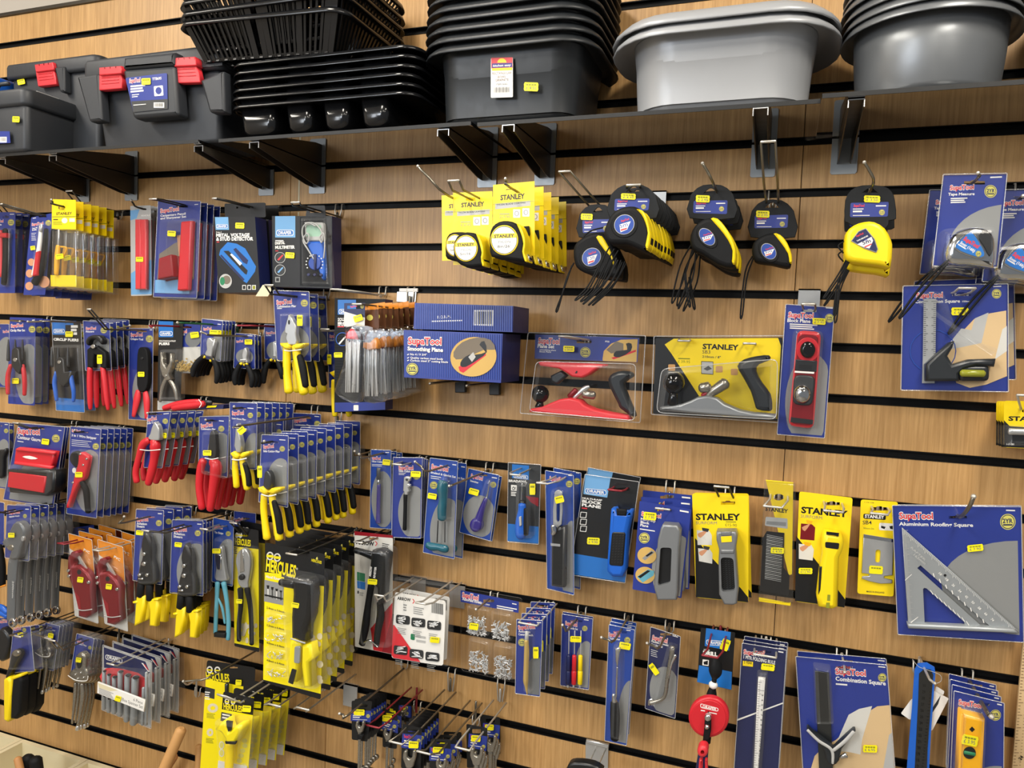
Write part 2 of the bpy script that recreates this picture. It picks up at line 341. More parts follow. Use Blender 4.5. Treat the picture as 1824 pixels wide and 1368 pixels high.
# ------------------------------------------------------------------ light: ceiling panels and the shop window behind the viewer
def lamp(name, loc, rot, sx, sy, e, col):
    l = bpy.data.lights.new(name, 'AREA'); l.shape = 'RECTANGLE'; l.size = sx; l.size_y = sy; l.energy = e; l.color = col
    o = bpy.data.objects.new(name, l); o.location = loc; o.rotation_euler = rot; COL.objects.link(o); return o
WARM = (1, .93, .82); COOL = (.86, .92, 1)
for i, x in enumerate((-2.3, -.9, .6)): lamp('ceiling_light', (x, -1.2, .97), (0, 0, 0), .3, 1.0, 26, WARM)
for i, x in enumerate((-1.6, .2, 1.7)): lamp('ceiling_light', (x, -3.4, .97), (0, 0, 0), (.3), 1.2, 30, WARM)
lamp('window_light', (-2.5, -5.1, .55), (PI/2, 0, 0), 1.2, .7, 45, COOL); lamp('window_light', (-3.12, -4.2, .2), (PI/2, 0, -PI/2), 1.0, 1.1, 40, COOL)
w = bpy.data.worlds.new('shop'); SC.world = w; w.use_nodes = True; w.node_tree.nodes['Background'].inputs[0].default_value = (.95, .97, 1, 1); w.node_tree.nodes['Background'].inputs[1].default_value = .22
cam = bpy.data.cameras.new('camera'); co = bpy.data.objects.new('camera', cam); COL.objects.link(co)
cam.sensor_fit = 'HORIZONTAL'; cam.sensor_width = 36; cam.lens = FOC*36/W_; cam.clip_start = .05
R3 = Matrix((RT, UP, -FW)).transposed(); co.matrix_world = Matrix.Translation((0, -CD, CZ)) @ R3.to_4x4(); SC.camera = co
SC.view_settings.view_transform = 'Standard'; SC.view_settings.look = 'None'; SC.view_settings.gamma = 1; SC.view_settings.exposure = .18
SC.cycles.transparent_max_bounces = 40; SC.cycles.max_bounces = 8
# ------------------------------------------------------------------ glass shelves on steel brackets
V(0, 0, 1)
for x0, x1, dz, d, lab in ((-2.9, -1.249, 0, .25, 'smoked glass shelf under the black toolboxes'), (-1.2, -.592, 0, .243, 'smoked glass shelf under the cutlery trays and black bowls'),
                           (-.584, .033, 0, .232, 'smoked glass shelf under the pale silver bowls'), (.034, 1.2, .0035, .246, 'smoked glass shelf under the round graphite bowls')):
    m = MB(0, Vector(((x0+x1)/2, -d/2, .1))); m.wprism([(x0, .1+dz), (x1, .1+dz), (x1, .107+dz), (x0, .107+dz)], .0015, d, 'smoked_glass', .001, 1, smooth=False)
    o = m.done('glass_shelf'); o['label'] = lab; o['category'] = 'shelf'
    m = MB(0, Vector(o.location)); m.box(x0+.0005, x1-.0005, -d-.0012, -d+.0002, .0998+dz, .1072+dz, 'edge'); e = m.done('front_edge', o)
BR = [(-1.893, 'farthest left in the photo, under the small toolbox'), (-1.715, 'under the toolboxes, second from the left edge'), (-1.263, 'under the right end of the toolbox shelf'), (-1.11, 'under the left end of the cutlery tray shelf'),
      (-.655, 'left one of the pair above the yellow tape measures'), (-.518, 'right one of the pair above the yellow tape measures'), (-.061, 'left one of the pair by the wall seam, under the silver bowls'), (.087, 'right one of the pair by the wall seam, under the round bowls')]
for x, w in BR:
    t = T('shelf_bracket', 'steel shelf bracket, '+w, 'bracket', (x, 0, .06), 0, 'brackets under the glass shelves'); dz = .0035 if x > .05 else 0
    def prof(y, h, e=.0125, k=.002):
        z = .0985+dz; return [Vector((x-e, y, z-h)), Vector((x-e, y, z)), Vector((x+e, y, z)), Vector((x+e, y, z-h)), Vector((x+e-k, y, z-h)), Vector((x+e-k, y, z-k)), Vector((x-e+k, y, z-k)), Vector((x-e+k, y, z-h))]
    m = t.mb(); m.rings([prof(-.004, .05), prof(-.03, .049), prof(-.235, .013)], 'bracket', smooth=False); t.add('arm', m)
    m = t.mb(); m.rings([prof(-.2348, .0135, .0127, .0014), prof(-.2362, .0135, .0127, .0014)], 'zinc', smooth=False); t.add('arm_end', m, None, 'bright cut steel end')
    m = t.mb(); V(0, 0, 1)
    pts = [(x-.0235, .036), (x-.0205, .033), (x+.0205, .033), (x+.0235, .036), (x+.0235, .0975+dz), (x-.0235, .0975+dz)]
    m.wprism(pts, .0005, .0025, 'alu'); m.box(x+.0215, x+.0235, -.0045, -.0005, .036, .0975+dz, 'alu'); t.add('wall_plate', m)
# ------------------------------------------------------------------ nested bowls, trays and baskets
def rrect(cx, cy, a, b, r, z, n=6):
    o = []
    for sx, sy, a0 in ((1, 1, 0), (-1, 1, 90), (-1, -1, 180), (1, -1, 270)):
        for k in range(n+1):
            t = math.radians(a0+90*k/n); o.append(Vector((cx+sx*(a-r)+r*math.cos(t), cy+sy*(b-r)+r*math.sin(t), z)))
    return o
def bowl(name, label, cx, cy, a, b, r, h, lip, mat, droop=.012, z0=.1075, group=None, cat='bowl'):
    t = T(name, label, cat, (cx, cy, z0), 0, group); m = t.mb(); R = []
    for z, e in ((0, -.03), (.004, -.02), (.014, -.012), (h-.006, .004)): R.append(rrect(cx, cy, a+e-.004, b+e-.004, max(.01, r+e), z0+z))
    I = [rrect(cx, cy, a-.003, b-.003, r, z0+h-.006), rrect(cx, cy, a-.012, b-.012, max(.01, r-.01), z0+.012)]
    m.rings(R+[rrect(cx, cy, a, b, r, z0+h-.004)]+I, mat); t.add('bowl_body', m)
    m = t.mb(); Q = [rrect(cx, cy, a+e, b+e*.72, r+e*.8, z0+h+z) for e, z in ((0, -.004), (lip*.5, -.002), (lip*.93, -droop), (lip, -droop+.002), (lip*.9, -droop*.5), (lip*.5, .003), (.002, .004), (-.003, -.002))]
    m.rings(Q, mat, False, False); t.add('rim', m); return t
def pile(t, n, dz, base, group, tilt=0):
    t.o['label'] = base+', lowest of its stack'; t.o['group'] = group
    for i in range(1, n):
        e = dup(t.o); e.location.z += dz*i; e.location.x += random.uniform(-.002, .002); e.rotation_euler = (0, random.uniform(-.004, .004), random.uniform(-.01, .01))
        e['label'] = base+(', topmost in its stack' if i == n-1 else ', %s from the bottom of its stack' % ORD[i])
t = bowl('washing_up_bowl', '', -.533, -.122, .148, .116, .05, .143, .034, 'bowl', .016)
V(*[912, 0, .25]); m = MB(.2375, t.org); m.d = .236
lb = T('x', '', '', (0, 0, 0), 0); bpy.data.objects.remove(lb.o)
def paper(t, pts, d, mat, fn, name='label', th=.0006):
    m = t.mb(); m.d = d; m.base = 0; m.prism(pts, -th, 0, mat); fn(m); return t.add(name, m)
V(456, 0, .25)
def f_(m):
    m.ink([(1676, 412), (1828, 408), (1828, 484), (1676, 488)], 'logo'); m.ink(ell(1752, 446, 32, 30, 20, 180, 360), 'yel'); m.ink([(1681, 452), (1826, 447), (1826, 478), (1681, 484)], 'purple'); m.text('kitchen easy', 1688, 476, 1815, 470, 15, 'white', .02)
    m.ink([(1681, 487), (1826, 481), (1826, 500), (1681, 505)], 'yel'); m.text('RECTANGULAR', 1683, 532, 1820, 526, 17, 'brown', .0); m.text('BOWL', 1722, 558, 1780, 555, 17, 'brown', 0); m.text('GRAPHITE', 1705, 580, 1800, 576, 17, 'brown', 0); m.text('ITEM 364G', 1712, 608, 1790, 604, 12, 'dgrey', 0)
    for k in range(14): m.ink(box4(1695+k*8, 622-k*.2, 1695+k*8+(2+k % 3), 660-k*.2), 'dgrey')
t_ = t; paper(t, rr([(1673, 414), (1830, 408), (1830, 692), (1673, 697)], 8), .2415, 'white', f_)
V(912, 0, .25); t.d = .2405; t.price(136, 618, 104, 62, '£ 4.50', 2, .001)
_c = [c for c in t.o.children if c.name.split('.')[0] in ('label', 'price_sticker')]
for c in _c: c.parent = None                    # only the lowest bowl carries the label and the price
pile(t, 9, .0195, 'black rectangular washing-up bowl', 'stacked black washing-up bowls')
for c in _c: c.parent = t.o
t.o['label'] = 'black rectangular washing-up bowl with paper label and price tag, lowest of its stack'
t = bowl('washing_up_bowl', '', -.137, -.12, .162, .113, .085, .139, .04, 'silver', .02)
for x in (-.285, .005): m = t.mb(); m.box(x-.004, x+.004, -.155, -.15, .2, .236, 'silver'); t.add('rim_bracket', m)
pile(t, 2, .019, 'pale silver-grey oval washing-up bowl', 'stacked silver bowls')
def round_bowl(label, cx, cy, r0, r1, h, z0, mat):
    t = T('round_bowl', label, 'bowl', (cx, cy, z0), 0); ring = lambda r, z: [Vector((cx+r*math.cos(2*PI*k/48), cy+r*math.sin(2*PI*k/48), z0+z)) for k in range(48)]
    m = t.mb(); m.rings([ring(r0-.02, 0), ring(r0-.006, .003), ring(r0, .012), ring(r0+.006, h*.6), ring(r0+.009, h), ring(r0+.006, h), ring(r0-.004, .014), ring(r0-.02, .012)], mat); t.add('bowl_body', m)
    m = t.mb(); m.rings([ring(a, b+h) for a, b in ((r0+.008, -.004), (r0+.02, -.004), (r1, -.018), (r1+.001, -.016), (r1-.003, -.008), (r0+.02, .002), (r0+.006, .002))], mat, False, False); t.add('rim', m); return t
t = round_bowl('', .2, -.128, .108, .137, .128, .111, 'graph'); pile(t, 6, .0155, 'round graphite grey bowl', 'stacked round graphite bowls')
t = round_bowl('', .505, -.12, .115, .15, .135, .111, 'bowl'); pile(t, 4, .018, 'round black bowl cut off by the right edge', 'stacked bowls at the right edge')
# cutlery trays
def tray():
    cx, cy, a, b, z0, zr = -.935, -.135, .222, .123, .1075, .168
    t = T('cutlery_tray', '', 'tray', (cx, cy, z0), 0); m = t.mb()
    Q = [rrect(cx, cy, a+e, b+e, .035+e, zr+z) for e, z in ((-.012, -.002), (-.004, 0), (.004, -.001), (.008, -.006), (.0095, -.005), (.006, .002), (-.002, .004), (-.014, .002))]
    m.rings(Q, 'tray', False, False); t.add('rim', m)
    cells = [(-1.14, -1.045, .05), (-1.022, -.952, .05), (-.93, -.862, .05), (-.84, -.77, .05)]
    m = t.mb(); xs = [cx-a+.012]+[v for c in cells for v in c[:2]]+[cx+a-.012]
    for i in range(0, len(xs), 2): m.box(xs[i], xs[i+1], cy-b+.012, cy+b-.012, zr-.001, zr+.001, 'tray')
    m.box(cx-a+.01, cx+a-.01, cy+b-.02, cy+b-.008, zr-.001, zr+.001, 'tray'); t.add('web', m)
    for x0, x1, _ in cells:
        m = t.mb(); c = (x0+x1)/2; h = (x1-x0)/2; R = []
        for z, e in ((0, -.022), (.003, -.012), (.012, -.006), (zr-z0, 0)): R.append(rrect(c, cy-.002, h+e, b-.006+e, .016, z0+z))
        for z, e in ((zr-z0, -.002), (.008, -.01)): R.append(rrect(c, cy-.002, h+e, b-.006+e, .014, z0+z))
        m.rings(R, 'tray'); t.add('compartment', m)
    return t
t = tray(); pile(t, 6, .0178, 'glossy black cutlery tray with four compartments', 'stacked cutlery trays')
# dish drainers: slotted baskets
def drainer():
    cx, cy, a, b, z0, zr = -1.062, -.165, .2, .128, .264, .335
    t = T('dish_drainer', '', 'drainer', (cx, cy, z0), 0); m = t.mb()
    m.rings([rrect(cx, cy, a+e, b+e, .03+e, zr+z) for e, z in ((0, -.004), (.004, -.001), (.012, -.01), (.0145, -.009), (.01, .002), (.002, .004), (-.002, 0))], 'basket', False, False); t.add('rim', m)
    m = t.mb(); m.rings([rrect(cx, cy, a-.034+e, b-.034+e, .03, z0+z) for e, z in ((.004, .006), (.002, 0), (-.01, 0), (-.01, .003), (.0, .006))], 'basket', False, False)
    for k in range(14): x = cx-a+.05+k*(2*a-.1)/13; m.box(x-.004, x+.004, cy-b+.03, cy+b-.03, z0, z0+.003, 'basket')
    for k in range(8): y = cy-b+.04+k*(2*b-.08)/7; m.box(cx-a+.03, cx+a-.03, y-.003, y+.003, z0, z0+.003, 'basket')
    t.add('slotted_base', m)
    m = t.mb()
    def bar(x0, y0, x1, y1, w, ax):                # a rib from rim down to base
        k = w/2; e = .0012
        q = [Vector((x0-k, y0, zr)), Vector((x0+k, y0, zr)), Vector((x0+k, y0+.003, zr)), Vector((x0-k, y0+.003, zr))] if ax else [Vector((x0, y0-k, zr)), Vector((x0, y0+k, zr)), Vector((x0+.003, y0+k, zr)), Vector((x0+.003, y0-k, zr))]
        s = Vector((x1-x0, y1-y0, z0-zr)); m.rings([q, [p+s for p in q]], 'basket', smooth=False)
    n = 26
    for i in range(n+1):
        u = i/n; wide = i in (0, 11, 13, 14, 20, 25, 26, n); x = cx-a+.012+u*(2*a-.024); xb = cx-a+.042+u*(2*a-.084)
        if i in (12,): continue
        for y, yb in ((cy-b, cy-b+.032), (cy+b-.003, cy+b-.034)): bar(x, y, xb, yb, .014 if wide else .0055, True)
    for i in range(19):
        u = i/18; y = cy-b+.012+u*(2*b-.024); yb = cy-b+.042+u*(2*b-.084)
        for x, xb in ((cx-a, cx-a+.034), (cx+a-.003, cx+a-.036)): bar(x, y, xb, yb, .0055, False)
    t.add('ribs', m); return t
t = drainer(); t.o.rotation_euler = (0, .03, 0); pile(t, 5, .0245, 'black slotted dish drainer above the cutlery trays', 'stacked dish drainers')
# ------------------------------------------------------------------ toolboxes
def hull(m, x0, x1, y0, y1, z0, z1, mat, r=.012, tap=.0):
    cx, cy, a, b = (x0+x1)/2, -(y0+y1)/2, (x1-x0)/2, abs(y1-y0)/2
    m.rings([rrect(cx, cy, a+e-k, b+e-k, r, z, 4) for e, z, k in ((-.006, z0, tap), (-.001, z0+.003, tap), (0, z0+.008, tap), (0, z1-.01, 0), (-.002, z1-.003, 0), (-.01, z1, 0))], mat)
t = T('toolbox', 'large black toolbox with two red latches and a blue label', 'toolbox', (-1.4, -.13, .1075), 0)
m = t.mb(); hull(m, -1.575, -1.2, .24, .07, .1075, .262, 'tbox', .014, .014); t.add('body', m)
m = t.mb(); hull(m, -1.603, -1.185, .252, .06, .258, .312, 'tbox', .02); m.box(-1.604, -1.184, -.254, -.06, .262, .268, 'tbox'); t.add('lid', m)
V(0, 0, .25)
def tb_pts(pts): return pts
m = MB(.245, t.org); m.prism(rr([(545, 545), (700, 520), (725, 860), (635, 868)], 14), 0, .022, 'tbox', .006); t.add('front_rib', m)
m = MB(.245, t.org); m.prism(rr([(1425, 570), (1590, 500), (1600, 800), (1490, 800)], 14), 0, .022, 'tbox', .006); t.add('front_rib', m)
m = MB(.245, t.org); m.prism(rr([(870, 495), (1240, 465), (1268, 820), (945, 845)], 24), 0, .03, 'tbox', .008); m.prism(rr([(880, 405), (1245, 365), (1240, 465), (870, 495)], 14), 0, .032, 'tbox', .008)
t.add('front_panel', m)
def f_(m):
    m.ink([(935, 722), (1195, 705), (1195, 775), (950, 800)], 'dgrey')
    m.logo(922, 590, 998, 582, 26); m.lines(930, 622, 1035, 612, 12, 3, 19); m.lines(940, 680, 990, 675, 6, 2, 14); m.text('TTB695', 1085, 572, 1150, 566, 18, 'white', .02)
    m.ink(rr([(1095, 615), (1160, 608), (1165, 680), (1100, 686)], 6), 'white'); m.ink(ell(1130, 646, 22, 26, 16), 'blue'); m.ink(box4(1095, 730, 1170, 768), 'white')
    for k in range(12): m.ink(box4(1102+k*5, 735, 1104+k*5+k % 2, 760), 'black')
    m.lines(950, 752, 1040, 744, 5, 1, 10)
paper(t, rr([(893, 555), (1190, 520), (1195, 775), (950, 800)], 12), .2765, 'blue', f_)
t.d = .2775; t.price(1040, 580, 66, 46, '£ 9.95', -3, .0005)
def latch(t, pts, d):
    m = MB(d, t.org); p = pts; mid = [tuple(Vector(p[0])*.66+Vector(p[3])*.34), tuple(Vector(p[1])*.66+Vector(p[2])*.34)]
    m.prism([p[0], p[1], mid[1], mid[0]], 0, .02, 'logo', .002); m.prism([mid[0], mid[1], p[2], p[3]], 0, .014, 'logo', .002)
    for k in range(3): u = .25+.25*k; a = Vector(mid[0])*(1-u)+Vector(mid[1])*u; b = Vector(p[0])*(1-u)+Vector(p[1])*u; m.prism([tuple(a+(b-a)*.75+Vector((-3, 0))), tuple(a+(b-a)*.75+Vector((3, 0))), tuple(b+Vector((3, 0))), tuple(b+Vector((-3, 0)))], .02, .0205, 'dred')
    for k in range(3): v = .2+.2*k; a = Vector(mid[0])*(1-v)+Vector(p[3])*v; b = Vector(mid[1])*(1-v)+Vector(p[2])*v; e = (b-a)*.12; m.tube([tuple(a+e), tuple(b-e)], 2.5, 'logo', .0145, n=6)
    t.add('latch', m, None, 'red plastic latch')
latch(t, [(705, 480), (862, 468), (868, 628), (705, 643)], .252); latch(t, [(1230, 412), (1385, 402), (1428, 585), (1262, 592)], .252)
for x0, x1 in ((-1.53, -1.44), (-1.37, -1.31)): m = t.mb(); m.box(x0, x1, -.2, -.15, .3125, .318, 'lgrey'); t.add('lid_handle', m, None, 'pale grey handle end')
t = T('toolbox', 'medium black toolbox with one red latch behind the small one', 'toolbox', (-1.84, -.08, .1075), 0)
m = t.mb(); hull(m, -2.0, -1.68, .135, .02, .1075, .345, 'tbox', .014, .004); t.add('body', m); m = t.mb(); hull(m, -2.012, -1.672, .148, .012, .335, .375, 'tbox', .02); t.add('lid', m)
latch(t, [(245, 460), (375, 442), (402, 598), (270, 615)], .137); t.d = .139; V(0, 0, .25)
t.price(150, 583, 54, 38, '£ 8.50', -12, .0005); m = MB(.137, t.org); m.prism(rr([(385, 480), (455, 470), (460, 655), (425, 655)], 10), 0, .018, 'tbox', .005); t.add('front_rib', m)
for x0, x1 in ((-1.97, -1.92), (-1.83, -1.8)): m = t.mb(); m.box(x0, x1, -.11, -.06, .375, .381, 'lgrey'); t.add('lid_handle', m, None, 'pale grey handle end')
t = T('toolbox', 'small dark grey toolbox at the left edge', 'toolbox', (-1.9, -.18, .1075), 0)
m = t.mb(); hull(m, -2.03, -1.772, .262, .085, .1075, .225, 'tbox', .014, .004); t.add('body', m); m = t.mb(); hull(m, -2.04, -1.763, .27, .075, .215, .258, 'tbox', .022); m.box(-1.985, -1.955, -.275, -.26, .15, .225, 'tbox'); t.add('lid', m)
m = t.mb(); m.wtube([(-1.99, -.2, .258), (-1.955, -.2, .3), (-1.92, -.2, .3)], .006, 'tbox', n=8); t.add('handle', m); m = t.mb(); m.box(-1.86, -1.79, -.22, -.16, .2585, .265, 'lgrey'); t.add('lid_clip', m)
t.d = .266; t.price(113, 850, 52, 42, '£ 5.50', 3, .0005)
def f_(m): m.ink(box4(0, 975, 48, 1015), 'white'); [m.ink(box4(6+k*5, 980, 8+k*5, 1005), 'black') for k in range(7)]
paper(t, [(-60, 935), (68, 935), (74, 1018), (-60, 1025)], .2665, 'blue', f_)
t = T('toolbox', 'toolbox with a blue lid cut off by the left edge of the photo', 'toolbox', (-2.15, -.1, .1075), 0)
m = t.mb(); hull(m, -2.3, -2.035, .16, .03, .1075, .3, 'tbox'); t.add('body', m); m = t.mb(); hull(m, -2.31, -2.028, .17, .02, .295, .345, 'tool_blue', .02); t.add('lid', m)
def tb(t, name, pts, r, mat, o=.008, flat=.75, parent=None, label=None, n=10, k=4):
    m = t.mb(); m.tube(pts, r, mat, o, flat, n, k); return t.add(name, m, parent, label)
def pr(t, name, pts, o0, o1, mat, b=0, parent=None, label=None, holes=()):
    m = t.mb(); m.prism(pts, o0, o1, mat, b, 2, holes); m.base = o1; return t.add(name, m, parent, label)
def slot(x, y, w, h): return [(x-w/2, y-h*.3), (x-w*.2, y-h*.3), (x-w*.12, y-h/2), (x+w*.12, y-h/2), (x+w*.2, y-h*.3), (x+w/2, y-h*.3), (x+w/2, y+h*.35), (x-w/2, y+h*.35)]
def pill(m, x0, y0, x1, y1, bg, fg='white', txt='DRAPER', sh=0):   # lettering inside a rounded outline
    h = y1-y0; c = lambda e: rr([(x0+e, y0+e), (x1-e, y0+e+sh), (x1-e, y1-e+sh), (x0+e, y1-e)], h*.4)
    m.ink(c(0), fg); m.ink(c(h*.1), bg); m.text(txt, x0+h*.35, y0+h*.76, x1-h*.35, y0+h*.76+sh, h*.52, fg, .035)
def supa(name, label, cat, c, d, S=None, ti=(), B=None, oval=None, hole=None, mat='blue', om='grey', r=8, code=None, lines=None, at_=None):
    """a printed blue hanging card: lettering S, titles ti, guarantee badge B, grey oval"""
    hp = hole or ((c[0][0]+c[1][0])/2, c[0][1]*.94+c[3][1]*.06, abs(c[1][0]-c[0][0])*.3, abs(c[3][1]-c[0][1])*.035)
    t = T(name, label, cat, at_ or hp[:2], d); m = t.card(c, mat, r, slot(*hp))
    if oval: t.oval(*oval, mat=om)
    if S: m.logo(*S)
    for q in ti: m.text(q[0], *q[1:6], 'white', .03 if len(q) < 7 else q[6])
    if B: m.badge(*B)
    if code: m.lines(*code, 1, 10)
    if lines: m.lines(*lines)
    t.cd(); return t
def pliers(t, jaws, jm, hands, o=.008, th=.009, piv=None, pm='steel', name='pliers', lab=None, bite=None, band=None):
    """jaws: traced outline of the steel head; hands: (points, radii, colour, flat[, inner colour])"""
    m = t.mb(); m.prism(jaws, o-.001, o+th, jm, .0025); m.base = o+th
    if bite: m.ink(bite, 'black')
    if piv: m.prism(ell(piv[0], piv[1], piv[2], piv[2], 14), o+th-.001, o+th+.0015, pm, .0006)
    p = t.add(name, m, None, lab)
    for h in hands:
        tb(t, 'handle', h[0], h[1], h[2], o+th*.45, h[3] if len(h) > 3 else .8, p)
        if len(h) > 4: tb(t, 'grip', h[4], h[5], h[6], o+th*.45+.002, h[7] if len(h) > 7 else .9, p, 'black rubber grip')
    if band: tb(t, 'zip_tie', band, 5 if len(band[0]) < 3 else 4, 'white', o+th+.004, .5, p, n=6)
    return p
# ================================================================== first row of hooks, left of the seam
V(0, 342, 1/6)
c = [(-40, 215), (165, 215), (160, 1080), (-60, 1080)]
t = supa('knife_pack', 'k', 'packaged tool', c, .07, (-60, 325, 35, 322, 26), [('Knife', -60, 358, 18, 356, 16)], (117, 325, 34), None, code=(105, 242, 150, 241, 8))
t.oval(.5, .72, .55, .3) if 0 else None
kn = tb(t, 'utility_knife', [(5, 420), (8, 700), (12, 900)], [38, 40, 34], 'logo', .008, .6); tb(t, 'handle_grip', [(55, 400), (62, 700), (40, 985)], [34, 42, 34], 'rubber', .01, .6, kn); pr(t, 'slider', rr(box4(-10, 435, 62, 488), 8), .008, .02, 'red', .003, kn)
t.blister(rr([(-40, 380), (110, 380), (100, 1010), (-50, 1010)], 20), .02)
t.stack(3, (165, 215), (318, 232), .02, 'blue carded red utility knife at the left edge', 'carded utility knives')
hook('wire hook holding the red utility knives', 'l', (-30, 120), (40, 250), .07, 'A', 'dwire')
c = [(332, 272), (560, 225), (482, 1100), (250, 1100)]
t = supa('knife_pack', 'k', 'packaged tool', c, .165, (340, 362, 462, 345, 26), [('Snap Off', 345, 395, 400, 388, 14), ('Knife', 345, 415, 392, 408, 14)], (516, 330, 30), code=(350, 285, 385, 280, 7), lines=(335, 445, 385, 442, 5, 5, 18), hole=(455, 262, 80, 22))
m = t.mb(); m.base = .0012
for x, y, q in ((335, 750, 38), (318, 870, 42), (312, 1005, 42), (470, 960, 60)): m.ink(ell(x, y, q, q*1.05, 20), 'skin')
t.add('picture', m)
kn = tb(t, 'snap_off_knife', [(440, 365), (425, 560), (395, 740), (360, 890)], [24, 30, 34, 30], 'white', .009, .6); tb(t, 'handle_grip', [(495, 400), (478, 600), (445, 810), (370, 975)], [26, 34, 40, 44], 'rubber', .01, .7, kn)
pr(t, 'slider', rr([(375, 640), (415, 625), (390, 890), (340, 905)], 10), .014, .022, 'red', .003, kn); tb(t, 'blade_tip', [(442, 345), (436, 420)], [16, 22], 'zinc', .012, .5, kn)
t.price(350, 598, 52, 44, '', -8, .003); t.blister(rr([(385, 330), (545, 300), (480, 1040), (290, 1040)], 20), .022)
t.stack(7, (482, 1100), (972, 1152), .03, 'blue carded white and black snap-off knife', 'carded snap-off knives')
hook('long wire hook holding the snap-off knives', 'l', (0, 130), (455, 262), .165, 'A', 'dwire', .21)
# yellow bags
c = [(556, 76), (810, 84), (812, 398), (552, 392)]
t = T('knife_bag', 'k', 'bagged tool', (668, 165), .18); m = t.card(c, 'syel', 6, ell(660, 168, 38, 26, 14)); m.text('STANLEY', 600, 246, 770, 240, 26, 'black', .03); m.ink([(556, 262), (810, 258), (810, 266), (556, 270)], 'amber')
m.lines(570, 300, 620, 300, 10, 1, 9, 'black'); m.lines(568, 322, 680, 322, 6, 3, 14, 'amber'); m.ink(ell(690, 305, 32, 30, 16), 'bag'); m.ink(rr(box4(740, 280, 800, 320), 6), 'bag'); t.cd('header')
kn = tb(t, 'craft_knife', [(620, 575), (612, 700), (600, 880)], [26, 36, 28], 'lvl', .006, .6); tb(t, 'lever', [(650, 585), (712, 600), (680, 690)], [9, 9, 8], 'lvl', .012, 1, kn); tb(t, 'blade', [(625, 400), (622, 580)], [14, 17], 'zinc', .006, .3, kn)
pr(t, 'bottom_label', [(540, 888), (815, 890), (815, 1012), (545, 1008)], .0, .0012, 'syel'); t.price(635, 690, 82, 54, '', -12, .016)
t.blister(rr([(548, 392), (822, 396), (835, 1030), (535, 1020)], 20), .014, .007, 'bagclear', 'clear_bag')
t.stack(6, (815, 1010), (1215, 1062), .07, 'yellow topped bag with yellow craft knife', 'bagged yellow craft knives', .03, .002)
hook('wire hook holding the bagged craft knives', 's', (552, 85), (668, 165), .18, 'A', 'dwire', .215); hook('empty wire loop hook beside the bagged craft knives', 'l', (740, -10), (1200, 215), .03, 'A', 'dwire', .16)
# pencils
c = [(1392, 150), (1612, 142), (1622, 1105), (1400, 1112)]
t = T('pencil_pack', 'k', 'packaged tool', (1505, 185), .075); m = t.card(c, 'lgrey', 10, slot(1505, 182, 120, 30)); m.ink(t.U([(0, .05), (.45, .04), (.3, .14), (0, .16)]), 'sky'); m.ink(t.U([(0, .75), (1, .6), (1, .985), (0, .985)]), 'sky'); m.text('PENCILS', 1510, 262, 1600, 255, 16, 'white', .02); t.cd()
for i, x in enumerate((1470, 1528)): pr(t, 'carpenters_pencil', [(x-30, 292), (x+30, 290), (x+32, 1038), (x-28, 1040)], .004, .013, 'logo', .003)
t.price(1490, 720, 80, 52, '', 0, .014); t.blister(rr([(1425, 275), (1575, 270), (1580, 1060), (1430, 1062)], 12), .017)
t.stack(3, (1612, 142), (1682, 158), .03, 'carded pair of red carpenters pencils on pale blue', 'carded carpenters pencils'); hook('wire hook holding the carded red pencils', 's', (1405, 92), (1505, 185), .075, 'A', 'dwire')
V(304, 342, .184211)
c = [(-120, 75), (290, 92), (250, 1022), (-165, 1010)]
t = supa('pencil_set_pack', 'k', 'packaged tool', c, .1, (-100, 202, 80, 178, 36), [('Carpenters Pencil', -100, 240, 145, 218, 20), ('and Sharpener Set', -100, 266, 150, 246, 20)], None, None, code=(230, 125, 265, 122, 6), hole=(110, 140, 110, 26))
m = t.mb(); m.base = .0012; m.ink([(-110, 600), (30, 500), (200, 420), (240, 430), (225, 840), (-140, 960)], 'photo'); m.ink([(60, 420), (235, 400), (215, 820), (100, 850)], 'skin'); m.ink([(-150, 850), (190, 850), (180, 985), (-155, 975)], 'sky'); t.add('picture', m)
pr(t, 'carpenters_pencil', rr([(95, 285), (205, 275), (165, 950), (60, 955)], 12), .004, .016, 'red', .004); m = t.mb(); m.prism(rr([(-120, 640), (0, 600), (25, 820), (-130, 850)], 10), .004, .024, 'maroon', .004); t.add('sharpener', m); t.price(8, 402, 82, 54, '', 4, .01)
t.blister(rr([(-120, 260), (215, 250), (190, 985), (-150, 980)], 30), .026); t.rim(6)
t.stack(4, (290, 92), (480, 140), .045, 'blue carded carpenters pencil and sharpener set', 'carded pencil and sharpener sets')
hook('wire loop hook holding the pencil and sharpener sets', 'l', (-170, 68), (110, 140), .1, 'A', 'dwire')
